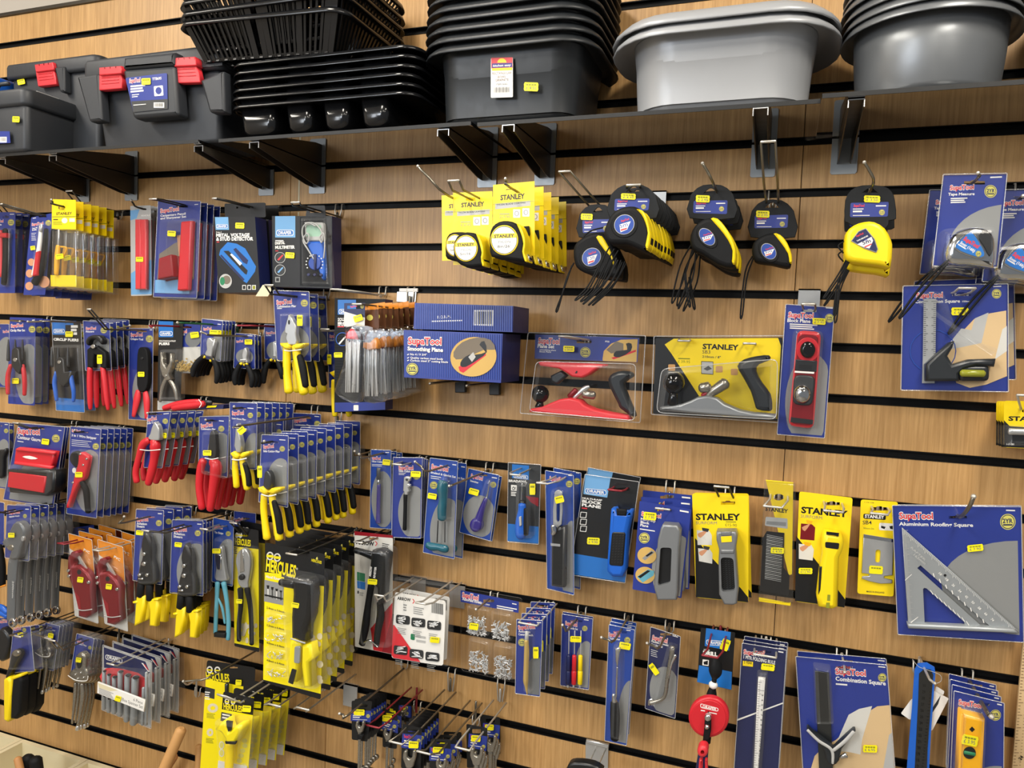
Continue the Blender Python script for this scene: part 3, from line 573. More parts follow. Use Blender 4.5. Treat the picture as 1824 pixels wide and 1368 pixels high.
# boxed detector and meter
def carton(t, c, th, front, side, o=0):
    m = t.mb(); m.base = o; m.prism(c, o-th, o, side); m.ink(c, front); return m
t = T('stud_detector_box', 'k', 'boxed tool', (750, 150), .14); c = [(415, 240), (815, 240), (865, 970), (465, 975)]
m = carton(t, c, .04, 'black', 'navy'); m.ink([(428, 243), (556, 242), (564, 366), (436, 366)], 'sky'); pill(m, 440, 312, 553, 350, 'dblue'); m.text('3-in-1', 440, 396, 490, 395, 14, 'white'); m.text('METAL, VOLTAGE', 440, 433, 762, 430, 30, 'white', .05); m.text('& STUD DETECTOR', 440, 470, 798, 467, 30, 'white', .05)
m.ink([(445, 480), (470, 480), (470, 488), (445, 488)], 'logo'); m.ink([(550, 485), (640, 500), (720, 545), (825, 720), (815, 770), (735, 882), (700, 860), (468, 610), (480, 560)], 'dblue'); m.ink([(605, 555), (630, 540), (750, 660), (738, 700), (700, 680)], 'navy'); m.ink([(510, 570), (560, 568), (745, 760), (735, 800), (715, 790)], 'black'); m.ink([(575, 605), (590, 595), (690, 690), (670, 712)], 'white')
m.ink([(478, 615), (490, 605), (715, 845), (700, 862)], 'navy'); m.ink(ell(530, 862, 62, 70), 'lgrey'); m.ink(ell(540, 850, 40, 42), 'photo'); m.ink(ell(500, 862, 24, 40), 'green')
for x in (692, 742, 788): m.ink(box4(x, 900, x+36, 945), 'white'); m.ink(box4(x+5, 906, x+31, 940), 'black' if x < 780 else 'amber')
b = t.add('carton', m); m = t.mb(); m.prism(rr([(520, 112), (915, 102), (920, 245), (525, 245)], 16), -.042, -.0405, 'black', holes=[slot(700, 150, 130, 30)]); t.add('hang_tab', m); t.price(668, 325, 88, 56, '£ 24.95', 2, .001)
t.stack(2, (915, 102), (1045, 132), .095, 'black boxed metal, voltage and stud detector', 'boxed stud detectors', 0)
hook('wire loop hook with the boxed stud detectors', 'l', (425, 62), (740, 150), .11, 'A', 'dwire', .2, .006)
t = T('multimeter_box', 'black boxed digital multimeter behind a clear window', 'boxed tool', (1400, 200), .115); c = [(980, 232), (1560, 232), (1562, 932), (985, 915)]
m = carton(t, c, .038, 'black', 'navy'); m.ink([(1010, 234), (1205, 232), (1205, 440), (1010, 440)], 'sky'); pill(m, 1022, 365, 1190, 424, 'dblue'); m.text('DIGITAL', 1010, 508, 1105, 502, 24, 'white', .05); m.text('MULTIMETER', 1010, 550, 1200, 546, 28, 'white', .05); m.lines(1012, 475, 1090, 475, 9, 1, 9); m.ink(box4(1012, 566, 1040, 573), 'logo')
for y in (635, 755): m.ink(ell(1058, y, 52, 54), 'lgrey'); m.ink(ell(1058, y, 47, 49), 'dgrey'); m.ink([(1030, y+20), (1080, y-30), (1090, y-22), (1045, y+28)], 'sky' if y > 700 else 'logo')
m.ink(box4(1010, 822, 1058, 872), 'grey'); m.ink(box4(1020, 832, 1048, 862), 'black'); m.ink([(1250, 240), (1500, 240), (1540, 915), (1250, 905)], 'char'); t.add('carton', m)
m = t.mb(); m.prism(rr([(1310, 478), (1470, 475), (1490, 780), (1470, 862), (1310, 858), (1290, 780)], 22), .001, .012, 'tool_blue', .004); m.base = .012
m.prism(ell(1390, 690, 62, 66), .012, .016, 'blue2', .002); m.prism([(1378, 600), (1402, 600), (1400, 760), (1382, 760)], .016, .02, 'navy', .002)
for k in range(12): a = math.radians(150+k*22); m.ink(ell(1390+80*math.cos(a), 690+84*math.sin(a), 7, 7, 8), 'white')
for x in (1330, 1390, 1450): m.prism(ell(x, 800, 15, 15, 12), .011, .014, 'navy', .001)
mm = t.add('multimeter', m); m = t.mb(); m.prism(rr([(1290, 292), (1475, 292), (1480, 475), (1300, 475)], 26), .001, .011, 'lgrey', .003); m.base = .011; m.ink(rr(box4(1312, 320, 1455, 430), 10), 'lens'); t.add('display', m, mm)
for q in ([(1400, 330), (1330, 300), (1280, 340), (1275, 420), (1310, 500), (1340, 450), (1320, 400), (1280, 470), (1330, 560), (1385, 650)], [(1300, 300), (1380, 300), (1440, 350), (1470, 420), (1460, 490), (1440, 440), (1480, 400), (1490, 520), (1480, 640)]): tb(t, 'test_lead', q, 8, 'lgrey', .017, 1, mm, n=6)
t.blister(rr([(1245, 240), (1500, 238), (1540, 905), (1255, 900)], 16), .02, .008, name='window'); m = t.mb(); m.prism(rr([(1320, 130), (1490, 130), (1500, 235), (1305, 235)], 10), -.02, -.0188, 'black', holes=[slot(1400, 190, 110, 30)]); t.add('hang_tab', m); t.price(1152, 612, 90, 56, '£ 19.95', 4, .002)
hook('wire loop hook above the boxed multimeter', 'l', (1205, 100), (1400, 195), .1, 'A', 'dwire', .19)
t = T('price_flag', 'white paper price flag on the end of a wire hook', 'tag', (930, 900), .2); m = t.mb(); m.prism([(890, 898), (960, 896), (972, 950), (940, 1010), (820, 1008)], 0, .0008, 'cream'); m.prism(rr(box4(905, 893, 966, 915), 6), -.002, .003, 'cream', .001); t.add('paper', m)
# ================================================================== tape measures
V(720, 280, .197368)
def ytape(t, outline, strip, ring, size, dk, o=.036):
    m = t.mb(); m.prism(smooth(outline, 2), .002, o, 'rubber', .006, 3); body = t.add('tape_measure', m)
    pr(t, 'yellow_edge', smooth(strip, 2), .004, o+.0012, 'syel', .002, body)
    m = t.mb(); cx, cy, rx, ry = ring; m.prism(ell(cx, cy, rx, ry, 36), o-.001, o+.0014, 'yel', .001); m.base = o+.0014; m.ink(ell(cx, cy, rx*.93, ry*.93, 36), 'black'); m.ink(ell(cx, cy, rx*.89, ry*.89, 36), 'white')
    m.ink([(cx-rx*.87, cy-ry*.1), (cx-rx*.85, cy-ry*.42), (cx+rx*.83, cy-ry*.46), (cx+rx*.87, cy-ry*.16)], 'yel'); m.text('STANLEY', cx-rx*.72, cy-ry*.14, cx+rx*.72, cy-ry*.2, ry*.2, 'black', .035)
    m.text('TYLON', cx-rx*.46, cy+ry*.22, cx+rx*.44, cy+ry*.18, ry*.15, 'mgrey', .0); m.text(size, cx-rx*.48, cy+ry*.52, cx+rx*.46, cy+ry*.48, ry*.17, 'dgrey', .0); t.add('face_label', m, body, 'round white label with yellow band')
    q = strip[len(strip)//2]; b = outline; return body
def ycard(c, d, hole, S, grey, icons, price):
    t = T('tape_measure_card', 'k', 'tape measure', hole[:2], d); m = t.card(c, 'syel', 3, rr(box4(hole[0]-hole[2]/2, hole[1]-hole[3]/2, hole[0]+hole[2]/2, hole[1]+hole[3]/2), hole[3]*.45))
    m.text('STANLEY', *S, 'black', .035); m.ink(grey, 'lgrey'); g0, g1 = grey[0], grey[1]; m.text('TYLON BLADE COATING', g0[0]+12, g0[1]+20, g0[0]+(g1[0]-g0[0])*.86, g0[1]+20+(g1[1]-g0[1])*.86, 14, 'dgrey', .02)
    for x, y in icons: m.ink(rr(box4(x-32, y-38, x+32, y+38), 6), 'white'); m.ink(ell(x, y, 20, 24, 14), 'grey', [ell(x, y, 14, 18, 14)])
    if price: m.lines(price[0], price[1]-32, price[0]+88, price[1]-34, 9, 1, 9, 'amber'); m.text(price[2], price[0], price[1], price[0]+90, price[1]-3, 22, 'amber', 0)
    m.ink(t.U([(0, .262), (1, .262), (1, .267), (0, .267)]), 'amber'); t.cd(); return t
O5 = [(365, 860), (368, 760), (400, 690), (470, 672), (560, 680), (600, 720), (622, 800), (628, 860), (640, 960), (600, 985), (470, 940), (380, 915)]
# front eight metre ones
c = [(802, 250), (1176, 216), (1178, 888), (800, 912)]
t = ycard(c, .235, (985, 305, 140, 36), (868, 388, 1088, 372, 44), [(822, 420), (1138, 392), (1138, 438), (822, 470)], [(1015, 508), (1098, 498)], (862, 550, '£13-90'))
pr(t, 'belt_clip', [(1062, 625), (1120, 620), (1126, 690), (1105, 780), (1088, 770), (1075, 690)], .0006, .008, 'rubber', .002)
ytape(t, [(765, 800), (765, 700), (790, 625), (850, 580), (930, 572), (1010, 600), (1055, 680), (1085, 780), (1080, 850), (1102, 935), (1080, 945), (880, 915), (780, 895)], [(1012, 600), (1050, 625), (1085, 720), (1092, 800), (1082, 860), (1108, 935), (1085, 938), (1062, 850), (1072, 780), (1050, 690)], (902, 748, 126, 136), '8m/26\'', 1)
pr(t, 'tape_hook', [(1098, 880), (1120, 872), (1135, 930), (1110, 945)], .006, .024, 'chrome', .001)
t.stack(5, (1176, 216), (1462, 400), .02, 'large yellow carded black tape measure, right row', 'larger yellow carded tape measures', .008)
hook('single wire hook holding the 8 m tape measures', 's', (915, 198), (985, 305), .235, 'A')
c = [(440, 322), (795, 306), (802, 962), (442, 972)]
t = ycard(c, .235, (620, 378, 130, 30), (515, 452, 722, 440, 38), [(478, 490), (772, 470), (772, 512), (478, 532)], [(655, 578), (730, 572)], (510, 622, '£ 6-95'))
ytape(t, [(440, 850), (440, 790), (470, 715), (530, 678), (590, 676), (650, 695), (690, 770), (712, 860), (705, 900), (718, 975), (690, 985), (560, 995), (455, 930)], [(645, 690), (675, 712), (708, 800), (714, 880), (706, 920), (720, 975), (700, 978), (688, 900), (695, 860), (670, 760)], (556, 822, 106, 120), '5m/16\'', 1)
t.stack(5, (802, 962), (1078, 1050), .02, 'smaller yellow carded black tape measure, middle row', 'smaller yellow carded tape measures', .008)
hook('wire loop hook holding the yellow carded 5 m tape measures', 'l', (445, 212), (625, 382), .235, 'A')
c = [(338, 346), (640, 336), (645, 925), (342, 935)]
t = ycard(c, .215, (500, 395, 120, 30), (404, 460, 580, 452, 34), [(368, 485), (640, 475), (640, 520), (368, 528)], [(560, 580)], None)
ytape(t, O5, [(600, 715), (620, 760), (640, 850), (648, 950), (630, 955), (622, 850)], (455, 795, 80, 100), '5m/16\'', 1, .03); t.o['label'] = 'yellow carded tape measure half hidden behind the left row, on the single hook'; t.o['category'] = 'tape measure'
hook('single wire hook left of the yellow tape measures', 's', (125, 85), (470, 395), .215, 'A', 'wire', .3)
# black rubber ones
V(980, 280, .241228)
def btape(lab, d, card, lbl, price, pt, body, strip, ov, size, straps, hole, bm='rubber', sm='syel', o=.038):
    t = T('tape_measure', lab, 'tape measure', hole[:2], d); m = t.mb(); m.base = .001; x, y, w, h = hole; m.prism(smooth(card, 2), -.003, .001, 'char', .001, 2, [[(x-w/2, y+h*.4), (x-w*.25, y-h*.2), (x-w*.08, y-h*.5), (x+w*.08, y-h*.5), (x+w*.25, y-h*.2), (x+w/2, y+h*.4)]])
    a, b, c_, d_ = lbl; m.ink(rr(lbl, 12), 'blue'); W = b[0]-a[0]; Hh = d_[1]-a[1]
    m.text('SupaTool', a[0]+W*.08, a[1]+Hh*.28, a[0]+W*.36, a[1]+Hh*.26, Hh*.16, 'logo', .04); m.lines(a[0]+W*.66, a[1]+Hh*.25, a[0]+W*.93, a[1]+Hh*.24, Hh*.08, 1, 9); m.lines(a[0]+W*.06, a[1]+Hh*.46, a[0]+W*.34, a[1]+Hh*.45, Hh*.06, 1, 9); m.lines(a[0]+W*.06, a[1]+Hh*.66, a[0]+W*.3, a[1]+Hh*.65, Hh*.12, 1, 9); m.badge(a[0]+W*.82, a[1]+Hh*.66, Hh*.2); m.lines(a[0]+W*.06, a[1]+Hh*.9, a[0]+W*.5, a[1]+Hh*.89, Hh*.04, 1, 9)
    t.add('hang_card', m); t.price(*price, pt, 2, .003)
    m = t.mb(); m.prism(smooth(body, 2), .004, o, bm, .008, 3); cx, cy, rx, ry = ov; m.prism(ell(cx, cy, rx*1.35, ry*1.3, 28, rot=50), o-.002, o+.001, bm, .001); bd = t.add('case', m)
    if strip: pr(t, 'yellow_edge', smooth(strip, 2), .006, o+.0015, sm, .003, bd)
    m = t.mb(); m.prism(ell(cx, cy, rx, ry, 28, rot=50), o+.0005, o+.0018, 'lgrey', .0005); m.base = o+.0018; m.ink(ell(cx, cy, rx*.94, ry*.94, 28, rot=50), 'blue2'); f = lambda u, v: (cx+u*rx*.87-v*ry*.35*.6, cy+v*ry*.95-u*rx*.42*.6)
    m.ink([f(-.62, -.15), f(.72, -.15), f(.5, .62), f(-.25, .72)], 'white'); p, q = f(-.42, .28), f(.5, .28); m.text(size, p[0], p[1], q[0], q[1], ry*.42, 'blue2', .0); p, q, p2, q2 = f(-.3, .42), f(.45, .42), f(.42, .58), f(-.25, .58); m.ink([p, q, p2, q2], 'logo'); p, q = f(-.45, -.35), f(.5, -.35); m.text('SupaTool', p[0], p[1], q[0], q[1], ry*.2, 'logo', .03)
    t.add('face_label', m, bd)
    for s in straps: tb(t, 'wrist_strap', s, 6, 'rubber', .02, .5, None, n=6)
    return t
HC = lambda x0, y0, x1, y1: [(x0, y1), (x0, y0+(y1-y0)*.42), (x0+(x1-x0)*.08, y0+(y1-y0)*.2), (x0+(x1-x0)*.3, y0), (x0+(x1-x0)*.7, y0), (x0+(x1-x0)*.92, y0+(y1-y0)*.2), (x1, y0+(y1-y0)*.42), (x1, y1)]
t = btape('k', .16, HC(210, 352, 490, 590), [(238, 460), (450, 458), (455, 550), (240, 560)], (270, 440, 88, 46), '£ 7.50', [(165, 690), (180, 640), (215, 605), (300, 560), (390, 560), (450, 640), (505, 770), (510, 880), (470, 890), (300, 868), (210, 830), (175, 780)],
 [(335, 590), (380, 580), (420, 640), (450, 700), (478, 800), (462, 785), (440, 730), (400, 690)], (305, 738, 66, 74), '7.5m', [[(200, 780), (220, 700), (240, 600), (300, 545), (390, 520)], [(175, 780), (120, 900), (60, 1120), (45, 1125), (100, 980), (160, 800)]], (355, 390, 80, 40))
t.stack(2, (490, 500), (530, 540), .09, 'black rubber tape measure beside the yellow cards', 'black rubber tape measures beside the yellow cards', .02, drop='wrist_strap')
hook('wire loop hook holding the 7.5 m tape measures', 'l', (105, 105), (345, 395), .16, 'A')
t = btape('k', .25, HC(440, 205, 785, 450), [(478, 308), (735, 305), (725, 392), (472, 395)], (577, 290, 110, 44), '£ 4.95', [(395, 530), (440, 430), (500, 378), (580, 358), (650, 372), (705, 440), (738, 560), (738, 620), (715, 700), (690, 695), (640, 672), (560, 640), (440, 638), (400, 590)],
 [(635, 382), (680, 392), (715, 450), (735, 540), (740, 590), (720, 690), (700, 650), (718, 560), (700, 480), (670, 420)], (547, 497, 72, 78), '5m', [[(440, 660), (370, 780), (280, 950), (185, 1050), (215, 1040), (300, 950), (400, 730)], [(490, 745), (420, 900), (250, 1075), (275, 1060), (400, 940), (500, 760)]], (615, 238, 110, 46))
t.stack(8, (785, 330), (940, 470), .02, 'black rubber tape measure in the longest row', 'black rubber tape measures in the longest row', .01, drop='wrist_strap', keep=3)
hook('wire loop hook holding the row of black 5 m tape measures', 'l', (615, 205), (615, 235), .25, 'A', 'wire', .272, .012, plate=True)
for pts, lab in (([(515, 760), (510, 900), (435, 1130), (455, 1125), (530, 930), (540, 770)], 'left'), ([(570, 780), (560, 900), (600, 1150), (620, 1155), (580, 930), (580, 790)], 'right')): pass
t = btape('k', .13, HC(1030, 205, 1362, 450), [(1060, 322), (1310, 318), (1305, 420), (1055, 412)], (1127, 307, 104, 52), '£ 2.95', [(1028, 610), (1045, 540), (1085, 485), (1150, 448), (1215, 450), (1270, 500), (1330, 590), (1365, 680), (1362, 790), (1330, 815), (1240, 790), (1120, 715), (1050, 680)],
 [(1185, 452), (1235, 452), (1290, 510), (1340, 590), (1368, 680), (1362, 790), (1340, 770), (1345, 690), (1310, 610), (1250, 530)], (1158, 588, 74, 48), '3m', [[(1040, 650), (960, 800), (900, 1050), (915, 1060), (985, 900), (1050, 680)], [(1060, 690), (1000, 850), (1035, 1080), (1020, 1080), (990, 860)], [(1075, 700), (1050, 900), (960, 1100), (950, 1095), (1010, 930)]], (1185, 250, 110, 44))
t.stack(3, (1362, 330), (1404, 420), .03, 'black rubber tape measure in the row of three', 'black rubber tape measures in the row of three', .012, drop='wrist_strap', keep=2)
hook('single wire hook holding three black 3 m tape measures', 's', (1125, 48), (1225, 255), .13, 'A', 'wire', .22)
t = btape('black 3 m tape measure hanging alone on a tall wire loop', .06, HC(1480, 318, 1808, 590), [(1510, 432), (1758, 424), (1752, 520), (1508, 525)], (1570, 420, 100, 50), '£ 2.95', [(1488, 690), (1500, 630), (1550, 585), (1620, 558), (1690, 562), (1740, 620), (1778, 720), (1780, 790), (1750, 815), (1640, 790), (1530, 775), (1500, 745)],
 [(1650, 562), (1700, 572), (1750, 630), (1784, 720), (1782, 785), (1765, 770), (1755, 710), (1700, 630)], (1613, 695, 66, 50), '3m', [[(1495, 730), (1440, 850), (1405, 1160), (1420, 1160), (1450, 900), (1500, 745)]], (1640, 355, 110, 44))
hook('tall wire loop hook with the lone 3 m tape measure', 'l', (1610, -115), (1640, 345), .06, 'A', 'wire', .3, .011)
V(1400, 280, .232456)
t = btape('k', .13, [(450, 480), (455, 330), (500, 250), (590, 215), (740, 220), (810, 260), (835, 330), (845, 470), (790, 485), (765, 545), (560, 540), (470, 500)], [(495, 350), (788, 342), (780, 455), (490, 460)], (660, 320, 126, 52), '£ 3.50', [(450, 690), (460, 580), (520, 520), (600, 492), (680, 492), (760, 540), (810, 630), (820, 700), (805, 840), (770, 840), (700, 825), (500, 800), (455, 755)], None, (615, 635, 10, 10), '5m', [[(470, 770), (400, 900), (290, 1070), (310, 1060), (420, 900), (480, 790)], [(455, 640), (400, 680), (440, 735)], [(478, 780), (400, 950), (365, 1190), (385, 1190), (415, 960), (490, 790)]], (645, 255, 120, 40), 'syel')
m = t.mb(); m.prism([(498, 642), (555, 565), (612, 543), (680, 625), (706, 705), (692, 732), (600, 700)], .036, .0395, 'grey', .0006); m.base = .0395; m.ink([(506, 640), (558, 572), (610, 550), (674, 628), (700, 704), (690, 725), (600, 693)], 'navy'); m.ink([(545, 668), (655, 610), (668, 640), (640, 700), (600, 690)], 'white'); m.text('5m', 590, 672, 652, 650, 28, 'navy', .02); m.ink([(600, 685), (655, 660), (658, 668), (604, 694)], 'logo'); m.text('SupaTool', 540, 612, 595, 588, 14, 'logo', .03); m.text('TAPE MEASURE', 545, 648, 630, 606, 10, 'white', .03); t.add('shield_label', m)
t.stack(2, (845, 470), (832, 540), .09, 'yellow plastic 5 m tape measure on a black hang card', 'yellow plastic tape measures', .01)
hook('single wire hook holding the yellow plastic tape measures', 's', (600, 42), (650, 250), .13, 'A', 'wire', .2)
def chrome_tape(d, c, dx, dy, lab):
    F = lambda pts: [(x+dx, y+dy) for x, y in pts]; f = lambda x, y: (x+dx, y+dy)
    q = lambda *a: (a[0]+dx, a[1]+dy, a[2]+dx, a[3]+dy)+a[4:]
    t = supa('tape_measure_pack', lab, 'tape measure', F(c), d, q(1255, 252, 1440, 244, 34), [('Tape Measure',)+q(1242, 294, 1445, 290, 20)], (1568+dx, 262+dy, 48), (1.05, .78, .85, .45), hole=f(1445, 195)+(160, 40), code=q(1565, 160, 1655, 156, 10), lines=q(1262, 322, 1390, 318, 9, 3, 15))
    m = t.mb(); m.prism(smooth(F([(1235, 780), (1240, 680), (1290, 590), (1370, 545), (1470, 530), (1560, 555), (1605, 620), (1610, 720), (1605, 830), (1570, 845), (1400, 820), (1290, 820)]), 2), .002, .034, 'chrome', .009, 3); m.prism(smooth(F([(1470, 600), (1530, 575), (1580, 620), (1590, 700), (1560, 760), (1520, 690)]), 2), .033, .036, 'gunm', .001); b = t.add('tape_measure', m)
    m = t.mb(); m.base = .037; m.prism(smooth(F([(1288, 700), (1330, 630), (1400, 570), (1440, 580), (1490, 650), (1535, 740), (1500, 780), (1400, 755)]), 2), .033, .0365, 'chrome', .001); m.ink(smooth(F([(1300, 690), (1340, 635), (1402, 580), (1436, 590), (1480, 655), (1520, 735), (1496, 765), (1400, 742)]), 2), 'dblue'); m.text('SupaTool', 1355+dx, 632+dy, 1468+dx, 700+dy, 32, 'logo', .05); m.text('5mtr (16ft)', 1330+dx, 660+dy, 1440+dx, 730+dy, 22, 'white', .03); m.lines(1318+dx, 672+dy, 1378+dx, 708+dy, 12, 1, 9); m.badge(1475+dx, 740+dy, 22); t.add('face_label', m, b, 'blue triangular label')
    t.blister(rr(F([(1195, 540), (1640, 520), (1640, 860), (1190, 850)]), 60), .04, .012); t.rim(10)
    tb(t, 'wrist_strap', F([(1240, 790), (1100, 920), (980, 1060), (875, 1215), (890, 1218), (1010, 1080), (1120, 950), (1240, 810)]), 9, 'rubber', .03, .5, None, n=6); return t
c = [(1210, 140), (1690, 130), (1618, 838), (1130, 828)]
t = chrome_tape(.15, c, 0, 0, 'k'); t.stack(2, (1210, 140), (1108, 256), .035, 'blue carded chrome 5 m tape measure on the left hook', 'chrome tape measures on the left hook', .02)
t = chrome_tape(.1, c, 378, 118, 'k'); t.stack(2, (1588, 258), (1530, 310), .03, 'blue carded chrome 5 m tape measure at the right edge', 'chrome tape measures at the right edge', .02)
hook('single wire hook holding the left chrome tape measures', 's', (1470, 125), (1445, 195), .15, 'A', 'wire', .19); hook('single wire hook at the right edge for chrome tape measures', 's', (1815, 300), (1823, 313), .1, 'A', 'wire', .14)
# ================================================================== second row of tools
V(0, 540, .175439)
m_ = lambda t, x, y, w, h, s='', r=0, o=.006: t.price(x, y, w, h, s, r, o)
t = supa('plier_pack', 'blue carded tool cut off by the left edge, row with pliers', 'packaged tool', [(-150, 215), (92, 215), (92, 850), (-150, 850)], .02, (30, 300, 92, 296, 22), [], None, (.9, .6, .5, .4)); t.rim(4)
c = [(100, 142), (362, 150), (352, 1040), (82, 1020)]
t = supa('plier_pack', 'k', 'pliers', c, .085, (112, 246, 235, 238, 30), [('Circlip Plier Set', 105, 288, 255, 286, 22)], (325, 265, 34), (.75, .65, .5, .35), code=(325, 178, 352, 176, 9), hole=(235, 190, 110, 24))
pliers(t, [(118, 470), (150, 445), (185, 470), (192, 560), (215, 640), (190, 720), (160, 700), (115, 640), (110, 560)], 'gunm', [([(110, 630), (85, 720), (78, 820), (82, 920)], [20, 24, 24, 20], 'red', .9), ([(230, 630), (245, 720), (252, 830), (248, 930)], [20, 24, 24, 20], 'red', .9)], .01, .014, (150, 575, 20), 'chrome')
for x in (85, 155, 228): tb(t, 'plier_tip', [(x, 370), (x, 470), (x, 580)], [7, 16, 20], 'gunm', .012, .8)
m_(t, 155, 790, 72, 56); t.blister(rr([(62, 340), (290, 335), (285, 970), (50, 950)], 30), .034)
t.stack(3, (362, 150), (505, 165), .02, 'blue carded red handled plier set', 'carded red circlip plier sets'); hook('wire hook holding the red plier sets', 's', (205, 188), (235, 190), .085, 'D')
hook('long single wire hook crossing the circlip pliers', 's', (285, 190), (1000, 215), .04, 'D', 'wire', .2)
c = [(525, 172), (820, 195), (858, 1108), (570, 1085)]
t = T('plier_pack', 'k', 'pliers', (690, 215), .085); m = t.card(c, 'black', 8, slot(690, 212, 110, 26)); m.ink([(530, 175), (662, 172), (664, 320), (532, 320)], 'dblue'); pill(m, 543, 262, 655, 304, 'dblue'); m.text('CIRCLIP PLIERS', 543, 378, 798, 388, 24, 'white', .05); m.lines(720, 250, 790, 250, 26, 3, 36); m.ink(t.U([(0, .86), (1, .86), (1, .998), (0, .998)]), 'dblue'); t.cd()
pliers(t, [(570, 570), (600, 540), (640, 570), (650, 700), (720, 690), (690, 800), (640, 850), (580, 790), (560, 690)], 'gunm', [([(575, 700), (555, 800), (565, 900), (575, 985)], [20, 24, 22, 18], 'tool_blue', .9), ([(715, 700), (730, 800), (748, 900), (745, 995)], [20, 24, 22, 18], 'tool_blue', .9)], .01, .014, (598, 598, 18), 'chrome')
for x in (525, 590, 690): tb(t, 'plier_tip', [(x, 450), (x, 540), (x, 640)], [8, 18, 22], 'gunm', .012, .8)
m_(t, 700, 315, 78, 56, '', 0, .003); t.blister(rr([(495, 425), (800, 420), (840, 1040), (530, 1035)], 40), .036); t.rim(4)
t.stack(2, (858, 1108), (962, 1092), .035, 'black carded blue handled circlip pliers', 'carded blue circlip pliers')
c = [(845, 182), (1110, 200), (1130, 680), (870, 680)]
t = supa('pincer_pack', 'k', 'pincers', c, .1, (872, 268, 975, 266, 24), [('Pincers', 872, 298, 955, 296, 18)], (1053, 275, 32), (.7, .7, .55, .4), code=(1045, 212, 1080, 212, 8), hole=(975, 212, 100, 24))
m = t.mb(); m.prism(smooth([(862, 390), (890, 340), (950, 322), (1010, 335), (1035, 385), (1020, 420), (985, 375), (940, 362), (900, 380), (885, 430)], 2), .006, .022, 'gunm', .004); m.prism([(880, 470), (930, 430), (965, 430), (1010, 460), (1065, 500), (1080, 660), (1020, 660), (1000, 540), (955, 520), (945, 560), (945, 655), (882, 655)], .006, .018, 'rubber', .003); m.prism(ell(942, 440, 22, 22, 14), .017, .024, 'chrome', .001); p = t.add('pincers', m)
for q in ([(915, 655), (912, 800), (915, 1000), (918, 1075)], [(1045, 655), (1065, 800), (1085, 980), (1098, 1080)]): tb(t, 'handle', q, [30, 32, 28, 18], 'red', .012, .8, p)
m_(t, 1010, 570, 52, 92, '', 0, .02); t.rim(6)
t.stack(4, (1110, 200), (1305, 178), .02, 'blue carded pincers with red handles', 'carded pincers'); hook('bent wire loop hook above the pincers', 'l', (905, 62), (1455, 290), .035, 'D', 'dwire', .2, .006)
c = [(1312, 258), (1555, 258), (1545, 1190), (1305, 1175)]
t = supa('crimping_tool_pack', 'blue carded crimping tool with black jaws and red handles', 'crimping tool', c, .05, (1328, 338, 1447, 334, 32), [('Crimping Tool', 1325, 372, 1452, 378, 20)], (1517, 362, 36), (.85, .7, .7, .32), code=(1520, 275, 1545, 275, 8), hole=(1440, 285, 100, 24))
pliers(t, smooth([(1400, 470), (1440, 445), (1480, 470), (1498, 560), (1498, 800), (1470, 890), (1420, 900), (1388, 830), (1388, 600)], 2), 'rubber', [([(1405, 890), (1390, 980), (1355, 1150)], [30, 42, 22], 'logo', .5), ([(1475, 900), (1490, 1000), (1490, 1170)], [28, 40, 24], 'logo', .5)], .004, .012, (1440, 560, 14), 'gunm'); m_(t, 1432, 722, 68, 50, '', 0, .018); t.rim(4)
hook('wire loop hook holding the crimping tool', 's', (1320, 230), (1440, 285), .05, 'D', 'wire', .14)
c = [(1610, 182), (1860, 195), (1830, 1085), (1598, 1085)]
t = T('punch_plier_pack', 'black carded steel hole punch pliers beside the crimping tool', 'pliers', (1720, 230), .055); m = t.card(c, 'black', 8, slot(1720, 228, 90, 24)); m.ink([(1610, 182), (1758, 186), (1758, 345), (1612, 345)], 'dblue'); pill(m, 1622, 285, 1752, 332, 'dblue'); m.text('HOLE PUNCH & EYELET', 1615, 390, 1785, 392, 14, 'white', .03); m.text('PLIERS', 1615, 424, 1722, 424, 24, 'white', .05); m.ink([(1600, 990), (1830, 1000), (1830, 1085), (1598, 1085)], 'lgrey'); t.cd()
p = pliers(t, [(1622, 500), (1640, 495), (1650, 600), (1685, 670), (1715, 600), (1722, 510), (1738, 508), (1742, 640), (1705, 720), (1735, 770), (1690, 790), (1640, 730), (1622, 650)], 'nickel', [([(1700, 740), (1650, 850), (1625, 1000)], [22, 26, 18], 'nickel', .5), ([(1700, 750), (1770, 860), (1795, 980)], [24, 26, 18], 'nickel', .5)], .006, .012, (1680, 738, 12), 'chrome')
t.blister(rr([(1608, 470), (1800, 470), (1800, 985), (1605, 985)], 20), .026); pr(t, 'eyelet_box', rr(box4(1605, 960, 1800, 1080), 16), .002, .02, 'clear', .004)
V(280, 500, .197368)
hook('red wire hook crossing the hole punch pliers', 's', (-30, 430), (210, 425), .05, 'D', 'rwire', .16)
c = [(150, 388), (390, 380), (388, 835), (155, 838)]
t = supa('eyelet_bag', 'clear bag of brass eyelets under a blue header', 'bagged parts', c, .05, (165, 478, 268, 470, 28), [('Eyelet Set', 165, 498, 250, 492, 16)], None, None, hole=(270, 420, 80, 22)); t.cm
m = t.mb(); m.base = .0012; m.ink([(155, 600), (388, 595), (388, 833), (157, 836)], 'bag'); m.ink(t.U([p for p in ell(.72, .32, .3, .16, 20)]), 'mgrey'); t.add('bag_back', m)
m = t.mb(); random.seed(3)
